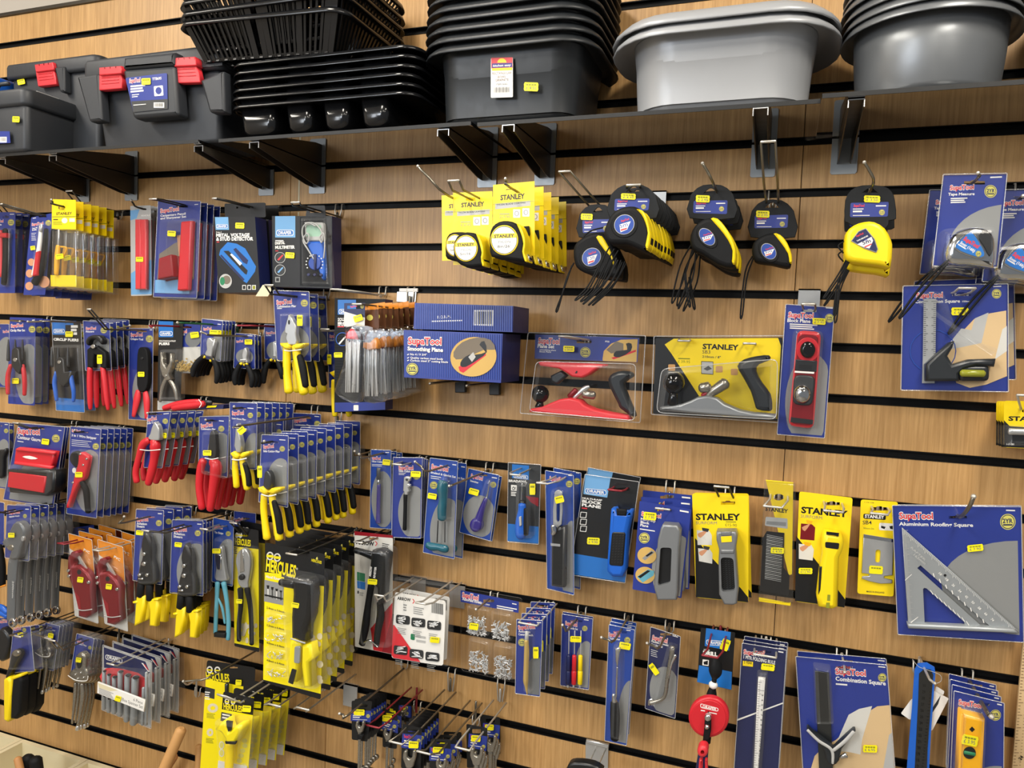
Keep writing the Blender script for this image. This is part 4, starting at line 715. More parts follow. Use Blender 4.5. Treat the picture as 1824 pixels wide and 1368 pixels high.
for k in range(150):
    x = random.uniform(172, 372); y = 815-abs(random.gauss(0, 1))*46; y = max(705, y); r_ = random.uniform(6, 9); w_ = A((x, y), t.d+random.uniform(.004, .011)); s_ = (A((x, y+1), t.d)-A((x, y), t.d)).length*r_
    R_ = [[w_+Vector((math.cos(a)*q, -h, math.sin(a)*q)) for a in [2*PI*i/10 for i in range(10)]] for q, h in ((s_, 0), (s_, .002), (s_*.55, .002), (s_*.55, 0))]; m.rings(R_, 'gold', False, False)
e = t.add('eyelets', m, None, 'loose brass eyelets'); e['kind'] = 'stuff'; m_(t, 337, 490, 78, 52, '', -8, .004); t.blister(rr([(158, 598), (390, 594), (392, 832), (156, 835)], 14), .016, .007, 'bagclear', 'clear_bag')
def mini(t, x0, y0, s, jx=0):
    F = lambda *q: [(x0+a*s, y0+b*s)+(() if len(r) < 1 else tuple(r)) for a, b, *r in q]
    return F
def mini_plier(t, head, hl, hr, coll, band=None):
    p = pliers(t, head, 'steel', [(hl, [22, 28, 30, 20], 'rubber', .8), (hr, [20, 27, 30, 20], 'rubber', .8)], .006, .01)
    for x, y in coll: tb(t, 'collar', [(x-16, y+8), (x+16, y-4)], [13, 13], 'yel', .012, .8, p, n=8)
    if band: tb(t, 'zip_tie', band, 5, 'white', .018, .6, p, n=6)
    return p
c = [(405, 345), (590, 368), (570, 725), (392, 690)]
t = supa('mini_plier_pack', 'k', 'pliers', c, .1, (418, 448, 490, 440, 22), [], None, (.9, .75, .5, .4), code=(545, 395, 575, 398, 7), hole=(500, 405, 80, 20))
mini_plier(t, [(440, 560), (452, 515), (480, 515), (500, 540), (520, 520), (500, 620), (490, 690), (440, 680), (425, 660), (445, 620)], [(425, 680), (370, 730), (330, 800), (322, 860)], [(490, 690), (530, 760), (545, 850), (532, 920)], [(415, 690), (495, 715)]); m_(t, 510, 470, 78, 50, '', 4, .02); t.blister(rr([(400, 520), (560, 530), (550, 740), (395, 690)], 14), .02); t.rim(5)
t.stack(5, (590, 368), (705, 372), .025, 'blue carded black handled mini pliers, left set', 'carded mini pliers, left set', .02)
hook('green tipped single wire hook over the mini pliers', 's', (185, 380), (500, 405), .1, 'D', 'gwire')
c = [(708, 475), (878, 488), (882, 795), (690, 785)]
t = supa('mini_plier_pack', 'k', 'pliers', c, .07, (715, 558, 775, 552, 18), [], None, (.5, .66, .42, .22), code=(815, 500, 860, 502, 8), hole=(790, 505, 70, 18))
mini_plier(t, smooth([(775, 620), (785, 605), (800, 610), (812, 660), (805, 700), (815, 745), (785, 735), (770, 750), (765, 700), (762, 660)], 2), [(750, 750), (715, 820), (700, 880), (705, 935)], [(800, 750), (840, 820), (858, 890), (850, 955)], [(750, 750), (800, 752)], [(750, 715), (800, 713)]); m_(t, 823, 553, 70, 46, '', 0, .004); t.rim(3)
t.stack(3, (878, 488), (935, 498), .02, 'blue carded black handled mini cutters, middle set', 'carded mini cutters, middle set', .015)
hook('wire hook over the mini cutters', 's', (398, 465), (790, 512), .07, 'D', 'wire', .2)
c = [(968, 395), (1130, 400), (1130, 710), (972, 705)]
t = supa('mini_plier_pack', 'blue carded black mini pliers hanging alone by the combination pliers', 'pliers', c, .03, (982, 482, 1070, 478, 20), [('Mini Pliers', 982, 500, 1030, 498, 10)], None, (.5, .75, .4, .25), hole=(1040, 415, 70, 18))
mini_plier(t, [(1038, 560), (1050, 545), (1068, 560), (1085, 600), (1075, 650), (1080, 690), (1040, 690), (1042, 640)], [(1020, 715), (985, 770), (965, 840), (962, 920)], [(1080, 710), (1105, 770), (1125, 830), (1128, 880)], [(1018, 718), (1080, 716)]); t.rim(3)
hook('dark red wire hook behind the combination pliers', 's', (715, 405), (1040, 425), .035, 'D', 'rwire', .12)
# combination pliers
def ypliers(t, jaws, gl, gr, wings, band, jm='steel', slit=None, o=.01, piv=None, bm='yel'):
    p = pliers(t, jaws, jm, [], o, .012, piv, 'steel', bite=slit)
    for k, (g, wpts) in enumerate(zip((gl, gr), wings)):
        hn = tb(t, 'handle', g[0], g[1], bm, o+.006, .85, p, 'yellow handle' if bm == 'yel' else 'red handle'); pr(t, 'thumb_guard', wpts, o, o+.017, bm, .004, p)
        if len(g) > 2: tb(t, 'grip', g[2], g[3], 'rubber', o+.009, .85, p, 'black rubber grip')
    tb(t, 'zip_tie', band, 5, 'white', o+.02, .6, p, n=6); return p
c = [(1050, 92), (1368, 105), (1385, 720), (1085, 715)]
t = supa('combination_plier_pack', 'k', 'pliers', c, .14, (1078, 215, 1215, 204, 36), [('Combination Plier', 1080, 243, 1255, 238, 20)], (1328, 202, 32), (.55, .75, .44, .25), code=(1300, 128, 1345, 132, 9), lines=(1082, 255, 1125, 254, 7, 1, 9), hole=(1210, 150, 110, 22))
ypliers(t, [(1180, 310), (1192, 302), (1225, 360), (1252, 410), (1248, 480), (1262, 540), (1250, 580), (1180, 580), (1155, 520), (1165, 480), (1146, 470), (1150, 420)], [[(1170, 600), (1170, 720), (1172, 850), (1188, 1000)], [36, 38, 36, 42], [(1150, 670), (1150, 800), (1160, 960)], [10, 16, 12]], [[(1250, 590), (1268, 720), (1295, 860), (1325, 1010)], [36, 40, 40, 46], [(1285, 680), (1315, 790), (1338, 950)], [30, 36, 32]],
 [[(1100, 562), (1165, 560), (1195, 590), (1185, 620), (1150, 618), (1110, 590)], [(1222, 590), (1240, 570), (1330, 562), (1330, 580), (1290, 610), (1240, 620)]], [(1145, 628), (1200, 634), (1300, 622)], 'steel', ell(1190, 375, 10, 22, 12)); m_(t, 1286, 358, 52, 100, '', 0, .02); t.blister(rr([(1090, 290), (1340, 288), (1350, 640), (1100, 640)], 20), .026); t.rim(8)
t.stack(3, (1368, 105), (1522, 142), .03, 'blue carded yellow handled combination pliers', 'carded yellow combination pliers', .02)
hook('wire loop hook with a paper flag over the combination pliers', 'l', (1010, 40), (1225, 152), .14, 'C', 'dwire')
c = [(1535, 450), (1720, 440), (1720, 975), (1552, 965)]
t = supa('side_cutter_pack', 'blue carded yellow handled cutters mostly hidden by the soldering iron box', 'pliers', c, .03, (1556, 514, 1640, 510, 26), [('Side Cutter', 1556, 545, 1640, 542, 18)], None, (.85, .6, .5, .4), hole=(1620, 470, 60, 16))
p = tb(t, 'pliers', [(1590, 900), (1590, 1020), (1605, 1215)], [20, 22, 28], 'yel', .016, .8); tb(t, 'handle', [(1690, 1040), (1735, 1215)], [20, 28], 'yel', .016, .8, p); pr(t, 'thumb_guard', [(1545, 828), (1600, 808), (1612, 850), (1585, 872)], .008, .02, 'yel', .004, p); m_(t, 1552, 710, 40, 90, '', 0, .012); t.rim(3)
hook('wire loop hook behind the soldering iron box', 'l', (1515, 438), (1620, 470), .03, 'C', 'wwire', .1)
# soldering iron, pin bags, boxes
V(560, 500, .219298)
c = [(165, 140), (575, 150), (575, 1050), (162, 1070)]
t = T('soldering_iron_box', 'black boxed soldering iron behind the bags of steel pins', 'boxed tool', (375, 130), .1); m = carton(t, c, .035, 'char', 'navy')
m.ink([(190, 155), (338, 155), (338, 275), (190, 275)], 'dblue'); pill(m, 198, 230, 330, 272, 'dblue'); m.text('SOLDERING', 190, 325, 330, 325, 22, 'white', .05); m.text('IRON', 190, 365, 300, 365, 32, 'white', .06); m.ink(box4(188, 370, 240, 380), 'logo')
for k in range(28): m.ink(box4(168, 290+k*22, 572, 293+k*22), 'black')
m.ink(ell(228, 475, 55, 55), 'tool_blue', [ell(228, 475, 50, 50)]); m.ink([(195, 510), (250, 448), (258, 458), (205, 518)], 'white'); m.ink([(166, 990), (575, 985), (575, 1048), (166, 1066)], 'blue'); m.ink(rr(box4(318, 1010, 358, 1055), 6), 'white'); t.add('carton', m); m_(t, 193, 603, 70, 42, '', 0, .001)
hook('wire loop hook above the soldering iron box', 'l', (165, 70), (400, 110), .09, 'C', 'wwire', .13)
c = [(242, 182), (412, 180), (408, 372), (240, 372)]
t = T('pin_bag', 'k', 'bagged parts', (330, 215), .2); m = t.card(c, 'navy', 4, slot(330, 215, 130, 40)); m.ink([(242, 250), (410, 300), (408, 372), (240, 372)], 'bag'); m.text('SupaTool', 292, 218, 345, 212, 14, 'logo', .03); m.badge(388, 212, 14); t.cd('header')
m = t.mb(); random.seed(5)
for k in range(9):
    x = 262+k*13; m.tube([(x, 475+(k % 3)*14), (x+random.uniform(-9, 4), 700), (x+random.uniform(-14, -2), 905)], 6.5, 'bright', .004+(k % 3)*.005, 1, 7, 1)
e = t.add('steel_pins', m, None, 'bundle of bright steel pins'); e['kind'] = 'stuff'
m = t.mb(); m.prism([(250, 470), (258, 425), (290, 388), (320, 440), (330, 478)], .004, .018, 'logo', .003); t.add('red_cap', m, None, 'red plastic cap'); m_(t, 355, 305, 74, 52, '', -18, .003)
m = t.mb(); P_ = [(235, 375), (412, 375), (405, 560), (380, 780), (330, 985), (240, 980), (165, 930), (150, 870), (210, 700), (235, 560)]; m.prism(smooth(P_, 2), 0, .03, 'bagclear', .012, 3); t.add('clear_bag', m)
t.o['label'] = 'clear bag of steel pins with a red cap, frontmost in front of the soldering iron'; t.o['group'] = 'bags of steel pins'
c = [(420, 188), (480, 195), (478, 400), (415, 400)]
t = T('pin_bag', 'k', 'bagged parts', (450, 215), .18); m = t.card([(400, 195), (520, 182), (525, 405), (405, 405)], 'brown', 4, slot(465, 225, 70, 26)); m.ink([(400, 195), (520, 182), (522, 232), (402, 238)], 'orange'); m.ink(ell(450, 300, 26, 24), 'badge'); t.cd('header')
m = t.mb()
for k in range(8): x = 412+k*13; m.tube([(x, 545), (x+random.uniform(-8, 6), 720), (x+random.uniform(-10, 8), 935)], 7.5, 'bright', .004+(k % 3)*.005, 1, 7, 1)
e = t.add('steel_pins', m, None, 'bundle of bright steel pins'); e['kind'] = 'stuff'; m = t.mb(); m.prism([(390, 545), (395, 500), (440, 505), (490, 462), (510, 510), (515, 548), (440, 565)], .004, .018, 'orange', .003); t.add('orange_cap', m, None, 'orange plastic cap')
m = t.mb(); m.prism(smooth([(400, 405), (525, 400), (535, 600), (545, 900), (530, 985), (400, 990), (385, 900), (395, 600)], 2), 0, .026, 'bagclear', .01, 3); t.add('clear_bag', m)
t.stack(7, (520, 182), (815, 170), .03, 'bag of steel pins with orange header', 'bags of steel pins with orange header', .05, .003); hook('plated hook behind the bags of steel pins', 'l', (345, 190), (465, 215), .18, 'C', 'wire', .235, plate=False)
V(560, 500, .219298)
t = T('metal_hook_plate', 'empty zinc hook plate in the groove above the plane boxes', 'hook plate', (755, 90), .003); m = t.mb(); m.prism(rr([(688, 62), (838, 62), (838, 92), (688, 92)], 4), 0, .004, 'white', .001); m.prism(rr([(672, 90), (828, 92), (820, 175), (668, 170)], 4), -.001, .0015, 'zinc'); t.add('plate', m)
# plane cartons
def bigbox(lab, c, d, th, front, side, fn):
    t = T('plane_box', lab, 'box', c[3], d); m = t.mb(); m.base = 0; m.prism(c, -th, 0, side); m.ink(c, front); fn(t, m); t.add('carton', m); return t
def f_(t, m):
    m.text('F.O.R.M.', 1000, 308, 1110, 300, 22, 'white', .02); m.lines(950, 335, 1200, 328, 10, 1, 9); m.ink([(1292, 238), (1455, 238), (1452, 368), (1290, 362)], 'white'); random.seed(2)
    x = 1302
    while x < 1440: w = random.choice((3, 5, 8)); m.ink(box4(x, 250, x+w, 352), 'black'); x += w+random.choice((4, 6))
    for k in range(44): x = 825+k*18; m.ink([(x, 186+k*.5), (x+5, 186+k*.5), (x+5, 395+k*.3), (x, 395+k*.3)], 'blue2')
bigbox('blue plane carton with a barcode lying on the lettered one', [(815, 180), (1615, 205), (1610, 418), (805, 392)], .15, .1, 'blue', 'navy', f_)
def f_(t, m):
    for k in range(44): x = 738+k*18; m.ink([(x, 412+k*.6), (x+5, 412+k*.6), (x+5, 775+k*.7), (x, 775+k*.7)], 'blue2')
    m.logo(760, 515, 1032, 520, 54); m.text('Smoothing Plane', 755, 565, 1045, 578, 30, 'white', .045); m.text('No 4 / 9 3/4"', 778, 605, 912, 610, 16, 'white', .02); m.text('Quality carbon steel body', 778, 632, 1046, 644, 15, 'white', .02); m.text('Carbon steel 2" cutting blade', 778, 654, 1086, 668, 15, 'white', .02)
    for y in (600, 627, 648): m.ink([(752, y), (766, y-8), (770, y-2), (758, y+6)], 'white')
    m.badge(795, 717, 48); m.ink(ell(1292, 618, 188, 160, 40, rot=-10), 'sand'); m.ink(smooth([(1130, 580), (1200, 500), (1320, 462), (1430, 480), (1470, 560), (1380, 560), (1250, 620), (1150, 640)], 2), 'photo'); m.ink([(1180, 735), (1170, 700), (1390, 590), (1395, 605), (1210, 748)], 'red')
    m.ink(smooth([(1185, 690), (1200, 640), (1260, 600), (1310, 600), (1390, 580), (1340, 520), (1380, 490), (1400, 580), (1330, 640), (1230, 700)], 2), 'black'); m.ink([(1250, 620), (1290, 580), (1310, 620), (1280, 660)], 'lgrey')
bigbox('blue smoothing plane carton with a picture of the plane', [(725, 400), (1530, 430), (1515, 830), (728, 785)], .16, .11, 'blue', 'navy', f_)
for x, w in ((1180, 'left'), (1458, 'right')):
    t = T('bracket_clip', 'grey shelf clip under the smoothing plane carton, %s one' % w, 'bracket', (x, 850), .01, 'clips under the plane cartons'); m = t.mb(); m.prism(rr(box4(x-40, 780, x+44, 930 if w == 'right' else 910), 8), -.004, .006, 'dgrey', .002); t.add('plate', m); o_ = .05
    m = t.mb(); p0 = A((x, 835), .01); p1 = A((x-240 if w == 'left' else x-215, 795 if w == 'left' else 815), .165); z = A((1000, 815), .16).z-.006; m.wtube([(p0.x, -.004, p0.z), (p0.x, -.01, z), (p0.x, -.165, z)], .003, 'wire', n=8); t.add('prong', m)
# plane set in a clear pack
V(900, 520, .219298)
c = [(240, 345), (1085, 372), (1080, 1060), (190, 985)]
t = T('plane_set_pack', 'clear pack with two red planes, black knob and handle', 'plane', (640, 405), .05); m = t.mb(); m.base = 0; t.c = c; q = [(245, 345), (1088, 375), (1072, 572), (238, 542)]; m.prism(q, -.0006, 0, 'blue', holes=[slot(640, 405, 120, 34)]); t.cm = m
m.logo(268, 418, 440, 424, 44); m.text('Plane Set', 262, 452, 398, 458, 28, 'white', .04); m.text('smoothing plane', 278, 474, 412, 480, 12, 'white', .02); m.text('Block Plane', 278, 490, 372, 494, 12, 'white', .02); m.badge(650, 490, 42); m.text('PS2', 812, 408, 845, 410, 12, 'white', .02)
m.ink([(790, 545), (800, 480), (860, 420), (940, 388), (1075, 384), (1066, 570), (792, 560)], 'sand'); m.ink([(820, 470), (900, 400), (960, 420), (960, 480), (860, 500)], 'photo'); m.ink([(860, 535), (1060, 470), (1062, 485), (880, 548)], 'red'); m.ink(smooth([(880, 520), (900, 480), (990, 470), (980, 420), (1025, 420), (1020, 480), (930, 530)], 2), 'black'); t.cd()
def redplane(pts, o, th, name): return pr(t, name, pts, o, o+th, 'logo', .004)
b1 = redplane([(262, 570), (300, 562), (810, 590), (806, 606), (740, 625), (680, 670), (620, 698), (540, 690), (490, 655), (430, 622), (280, 600)], .02, .03, 'block_plane'); m = t.mb(); m.prism([(365, 680), (450, 640), (500, 680), (420, 750), (370, 730)], .025, .04, 'pvc', .004); t.add('blade_cap', m, b1); m = t.mb(); m.base = .051; m.ink([(565, 660), (578, 640), (588, 645), (580, 662)], 'black'); t.add('mark', m, b1)
b2 = redplane([(192, 975), (200, 950), (290, 935), (370, 900), (440, 872), (520, 862), (600, 880), (640, 920), (720, 955), (850, 985), (990, 1005), (1008, 1045), (900, 1040), (500, 1005)], .02, .035, 'smoothing_plane')
for pts, r_, mt, nm in (([(520, 850), (575, 800)], [22, 26], 'dred', 'frog'), ([(560, 860), (640, 790), (680, 770)], [16, 22, 14], 'zinc', 'lever_cap'), ([(640, 830), (720, 840)], [34, 34], 'nickel', 'adjuster')): tb(t, nm, pts, r_, mt, .035, .8, b2)
m = t.mb(); p = A((285, 830), .085); s_ = .019; R_ = []
for k in range(9): a = PI*k/8; R_.append([p+Vector((math.sin(a)*s_*math.cos(b), math.sin(a)*s_*math.sin(b), -math.cos(a)*s_)) for b in [2*PI*i/20 for i in range(20)]])
m.rings(R_, 'gloss'); m.tube([(285, 890), (278, 935)], [24, 40], 'gloss', .035); t.add('knob', m, None, 'glossy black ball knob')
pr(t, 'handle', smooth([(830, 710), (870, 660), (950, 640), (1020, 655), (1030, 690), (960, 740), (980, 820), (1020, 920), (1050, 990), (1040, 1020), (930, 950), (910, 910), (850, 790)], 2), .02, .042, 'pvc', .008)
m = t.mb(); m.prism(rr([(185, 330), (1140, 355), (1095, 1062), (120, 985)], 14), -.002, -.0008, 'clear', .0004); m.prism(rr([(250, 560), (1060, 580), (1050, 1050), (190, 975)], 40), 0, .058, 'clear', .012, 3); m.prism(rr([(232, 325), (1092, 365), (1075, 575), (235, 545)], 12), .001, .012, 'clear', .004); t.lip(m, rr([(185, 330), (1140, 355), (1095, 1062), (120, 985)], 14), 0, .0012); t.lip(m, rr([(250, 565), (1060, 585), (1050, 1045), (195, 970)], 40), .055, .0009); t.add('blister', m); m_(t, 516, 462, 92, 48, '£ 34.50', 2, .013)
V(900, 520, .219298); hook('wire loop hook holding the clear plane set', 'l', (475, 360), (640, 400), .05, 'D', 'wwire', .08); t = None
# yellow plane pack
c = [(1195, 395), (2245, 380), (2230, 1040), (1195, 1000)]
V(1160, 590, .2); 
c = [(38, 60), (1170, 55), (1140, 800), (15, 735)]
t = T('plane_pack', 'clear pack with grey plane on yellow and black card', 'plane', (470, 90), .05); m = t.card(rr(c, 10), 'black', 0) if 0 else t.card(c, 'black', 14, slot(300, 90, 120, 44)); m.ink([(120, 118), (200, 66), (1130, 60), (1155, 130), (1120, 780), (640, 760), (440, 600), (180, 200)], 'syel')
V(900, 520, .219298); m.text('STANLEY', 1602, 462, 1895, 472, 40, 'black', .04); m.text('SB3', 1600, 500, 1665, 502, 28, 'dgrey', .0); m.text('210mm / 8"', 1600, 534, 1750, 540, 18, 'dgrey', .02); m.lines(1405, 545, 1500, 548, 9, 1, 9, 'amber'); m.text('£ 39-95', 1402, 575, 1500, 580, 22, 'amber', 0); m.ink([(1592, 562), (1690, 566), (1690, 672), (1592, 666)], 'black'); m.ink([(1596, 567), (1686, 571), (1686, 667), (1596, 661)], 'lgrey'); m.ink([(1610, 625), (1650, 600), (1680, 625), (1640, 640)], 'dgrey')
for x, y in ((1352, 614), (1738, 628), (1860, 650)): m.ink(rr(box4(x-28, y-26, x+28, y+26), 10), 'oak')
t.cd(); b = pr(t, 'plane_body', [(1255, 960), (1255, 938), (1420, 915), (1500, 885), (1560, 855), (1640, 842), (1720, 862), (1780, 910), (1900, 960), (2020, 985), (2200, 1000), (2200, 1035), (1900, 1018), (1500, 985)], .02, .055, 'cast', .004)
m = t.mb(); p = A((1368, 740), .095); s_ = .0215; R_ = []
for k in range(11): a = PI*k/10; q_ = math.sin(a)*s_*(1 if k > 4 else .6+.1*k); R_.append([p+Vector((q_*math.cos(b_), q_*math.sin(b_), -math.cos(a)*s_*1.1)) for b_ in [2*PI*i/20 for i in range(20)]])
m.rings(R_, 'gloss'); m.tube([(1366, 820), (1360, 905)], [34, 46], 'gloss', .045); t.add('knob', m, None, 'glossy dark round knob')
for pts, r_, mt, nm in (([(1600, 840), (1680, 800)], [16, 18], 'maroon', 'frog'), ([(1590, 780), (1650, 775)], [40, 46], 'nickel', 'depth_wheel'), ([(1640, 850), (1700, 800), (1790, 740)], [22, 40, 48], 'nickel', 'lever_screw')): tb(t, nm, pts, r_, mt, .04, .9, b)
V(1280, 500, .298246); pr(t, 'handle', smooth([(110, 510), (150, 470), (230, 450), (300, 445), (305, 475), (240, 500), (225, 540), (260, 610), (310, 680), (320, 770), (290, 780), (230, 770), (215, 740), (190, 660), (140, 570)], 2), .02, .042, 'pvc', .008)
V(1160, 590, .2); m = t.mb(); m.prism(rr([(25, 45), (1182, 40), (1155, 815), (0, 740)], 12), .001, .0022, 'clear', .0006); m.prism(rr([(90, 330), (1130, 240), (1120, 790), (40, 730)], 60), .002, .062, 'clear', .014, 3); t.lip(m, rr([(25, 45), (1182, 40), (1155, 815), (0, 740)], 12), .002, .0012); t.lip(m, rr([(92, 335), (1125, 248), (1115, 785), (45, 725)], 60), .056, .0009); t.add('blister', m)
hook('wire loop hook left of the yellow plane card', 'l', (290, 85), (300, 90), .05, 'D', 'wwire', .075); V(1280, 500, .298246); hook('wire loop hook right of the yellow plane card', 'l', (185, 375), (185, 388), .05, 'D', 'wwire', .075)
# block plane
c = [(402, 143), (692, 162), (632, 938), (350, 915)]
t = supa('block_plane_pack', 'blue carded red block plane with a nickel adjuster wheel', 'plane', c, .06, (415, 218, 565, 224, 30), [('Block Plane', 410, 246, 548, 252, 20)], (662, 224, 26), (.62, .72, .5, .36), code=(640, 165, 682, 168, 8), lines=(425, 262, 590, 270, 7, 3, 12), hole=(545, 180, 80, 22))
p = pr(t, 'plane_body', rr([(470, 295), (615, 305), (568, 888), (415, 868)], 40), .003, .022, 'red', .006); pr(t, 'sole_recess', rr([(478, 318), (598, 326), (560, 870), (430, 855)], 34), .021, .0225, 'dred', .001, p)
m = t.mb(); m.prism(ell(533, 412, 46, 50, 24), .022, .034, 'gloss', .006, 3); m.prism(ell(533, 412, 70, 74, 24), .02, .023, 'red', .001); t.add('front_knob', m, p); pr(t, 'throat', [(460, 470), (590, 480), (585, 545), (455, 535)], .0225, .024, 'gunm', .001, p); m = t.mb(); m.base = .0245; m.ink([(455, 538), (572, 545), (570, 556), (453, 549)], 'white'); m.ink([(480, 500), (560, 505), (556, 530), (478, 524)], 'black'); t.add('blade_edge', m, p)
pr(t, 'blade', rr([(450, 560), (580, 568), (560, 750), (440, 740)], 40), .0225, .026, 'dgrey', .003, p); m = t.mb(); m.prism(ell(500, 678, 52, 58, 28), .025, .04, 'chrome', .012, 4); m.prism(ell(500, 650, 12, 12, 12), .038, .043, 'chrome', .002); t.add('adjuster_wheel', m, p); pr(t, 'rear_plate', [(432, 815), (566, 832), (562, 858), (428, 845)], .0225, .024, 'gunm', .0, p)
t.price(600, 243, 80, 38, '£ 7-95', 3, .003); t.blister(rr([(445, 285), (630, 300), (585, 905), (400, 885)], 40), .046); t.rim(3)
hook('wire loop hook on a zinc plate holding the block plane', 'l', (537, 140), (540, 180), .06, 'C', 'wire', .1, plate=True)
# combination square pack
c = [(1105, 35), (1725, 22), (1728, 660), (1092, 650)]
t = supa('combination_square_pack', 'k', 'square', c, .12, (1180, 102, 1338, 98, 28), [('Combination Square', 1172, 134, 1442, 130, 18), ('150mm', 1455, 128, 1510, 127, 9)], (1660, 78, 28), None, code=(1640, 38, 1688, 36, 6), hole=(1450, 82, 110, 26))
m = t.mb(); m.base = .001; m.ink([(1345, 420), (1525, 230), (1620, 195), (1718, 178), (1722, 570), (1600, 620), (1500, 640), (1420, 610)], 'beech'); m.ink([(1340, 420), (1450, 285), (1510, 295), (1530, 225), (1612, 190), (1570, 372)], 'lgrey'); m.ink([(1650, 470), (1695, 290), (1722, 270), (1722, 420)], 'bag'); m.ink(ell(1280, 420, 140, 130), 'blue2', [ell(1280, 420, 134, 124)]); t.add('picture', m)
m = t.mb(); m.prism([(1225, 108), (1300, 108), (1295, 450), (1285, 612), (1215, 612), (1220, 450)], .004, .006, 'steel'); m.base = .006
for k in range(28): y = 122+k*12; L_ = 14 if k % 4 else 26; m.ink([(1224, y), (1224+L_, y), (1224+L_, y+2.4), (1224, y+2.4)], 'dgrey'); m.ink([(1297-L_, y), (1297, y), (1297, y+2.4), (1297-L_, y+2.4)], 'dgrey')
m.prism([(1218, 612), (1290, 612), (1290, 500), (1230, 500)], .006, .0065, 'steel'); r_ = t.add('steel_rule', m)
m = t.mb(); m.prism([(1238, 500), (1290, 450), (1380, 370), (1412, 360), (1400, 400), (1370, 450), (1400, 500), (1500, 470), (1660, 465), (1650, 515), (1540, 510), (1470, 530), (1440, 560), (1440, 600), (1240, 600)], .006, .026, 'pvc', .005); m.prism(rr(box4(1435, 505, 1620, 600), 30), .006, .024, 'pvc', .005); h_ = t.add('stock', m, None, 'black cast head')
tb(t, 'level_vial', [(1455, 552), (1580, 555)], [22, 22], 'amber', .03, 1, h_); tb(t, 'clamp_screw', [(1330, 540), (1390, 540)], [18, 8], 'chrome', .02, 1, h_)
t.price(1442, 183, 104, 46, '£ 6-95', 0, .006); t.blister(rr([(1205, 90), (1320, 95), (1400, 340), (1670, 440), (1640, 625), (1200, 630)], 20), .034); t.rim(6)
t.stack(2, (1725, 22), (1762, -10), .03, 'blue carded small combination square with level', 'small carded combination squares', .02); V(1280, 500, .298246); hook('wire loop hook holding the small combination squares', 'l', (1485, 45), (1440, 85), .12, 'C', 'wwire', .16, .012)
# blade packs at the right edge
V(1740, 640, .16092)
c = [(300, 458), (900, 470), (900, 1000), (300, 975)]
t = T('blade_pack', 'k', 'blades', (560, 560), .09); m = t.card(c, 'syel', 30, ell(560, 572, 60, 30, 14)); m.text('STANLEY', 348, 678, 860, 690, 46, 'black', .04); m.ink([(300, 675), (365, 740), (520, 750), (560, 830), (900, 880), (900, 998), (300, 972)], 'black'); m.text('1-11-301', 330, 948, 412, 950, 18, 'white', .03); t.cd(); tb(t, 'blade_holder', [(360, 800), (540, 806), (700, 810)], [36, 36, 36], 'zinc', .006, .7); t.blister(rr(box4(330, 740, 800, 960), 20), .022)
t.stack(4, (300, 958), (215, 940), .02, 'yellow and black carded blades at the right edge', 'carded blades at the right edge', .01); hook('wire hook holding the carded blades at the right edge', 'l', (530, 400), (560, 572), .09, 'E', 'wwire', .12)
# ================================================================== third row, left
V(0, 700, .164474)
t = supa('stripper_pack', 'x', 'packaged tool', [(-120, 310), (98, 325), (100, 1040), (-120, 1010)], .06, None, [], (66, 410, 24), (.75, .75, .5, .5), code=(50, 345, 85, 346, 8))
pr(t, 'tool', smooth([(20, 620), (50, 600), (60, 640), (30, 700), (25, 900), (-30, 900), (-30, 640)], 2), .004, .014, 'gunm', .004); t.rim(4); t.stack(2, (98, 325), (150, 332), .03, 'blue carded tool cut off at the left edge', 'carded tools cut off at the left edge')
c = [(205, 330), (698, 372), (575, 1235), (40, 1150)]
t = supa('contour_gauge_pack', 'k', 'contour gauge', c, .11, (190, 440, 430, 450, 60), [('Contour Gauge', 188, 492, 440, 528, 34)], (605, 492, 42), (.6, .95, .5, .55), code=(632, 408, 665, 411, 8), lines=(188, 525, 255, 535, 8, 1, 9), hole=(435, 385, 90, 30))
m = t.mb(); m.prism([(190, 590), (590, 635), (545, 825), (145, 770), (165, 610)], .004, .02, 'red', .004); m.prism([(195, 588), (590, 635), (582, 672), (160, 625), (165, 602)], .018, .026, 'logo', .004); m.prism([(150, 740), (560, 795), (545, 830), (143, 775)], .018, .026, 'logo', .004); m.base = .021; m.ink(smooth([(240, 690), (320, 680), (410, 710), (330, 718)], 2), 'white'); p = t.add('upper_bar', m)
m = t.mb(); m.prism([(70, 830), (590, 840), (580, 1060), (500, 1120), (95, 1080)], .004, .026, 'plast', .006); b = t.add('lower_bar', m); pr(t, 'red_plate', [(95, 855), (490, 905), (470, 1085), (78, 1020)], .024, .03, 'red', .002, b)
t.price(490, 528, 82, 62, '', 8, .004); t.blister(rr([(60, 770), (545, 830), (500, 1135), (40, 1080)], 50), .036, .01); t.rim(8)
t.stack(3, (698, 372), (752, 378), .06, 'blue carded red contour gauge', 'carded contour gauges', .02); hook('wire hook holding the contour gauges', 'l', (170, 325), (435, 385), .11, 'F', 'dwire', .16)
c = [(765, 365), (1092, 398), (1045, 1352), (722, 1300)]
t = supa('wire_stripper_pack', 'k', 'wire stripper', c, .125, (778, 420, 870, 428, 26), [('3 in 1 Wire Stripper', 775, 468, 1045, 502, 24)], (1037, 578, 34), (.7, .6, .5, .36), code=(1035, 450, 1072, 455, 8), lines=(775, 510, 990, 530, 5, 4, 20), hole=(905, 430, 110, 26))
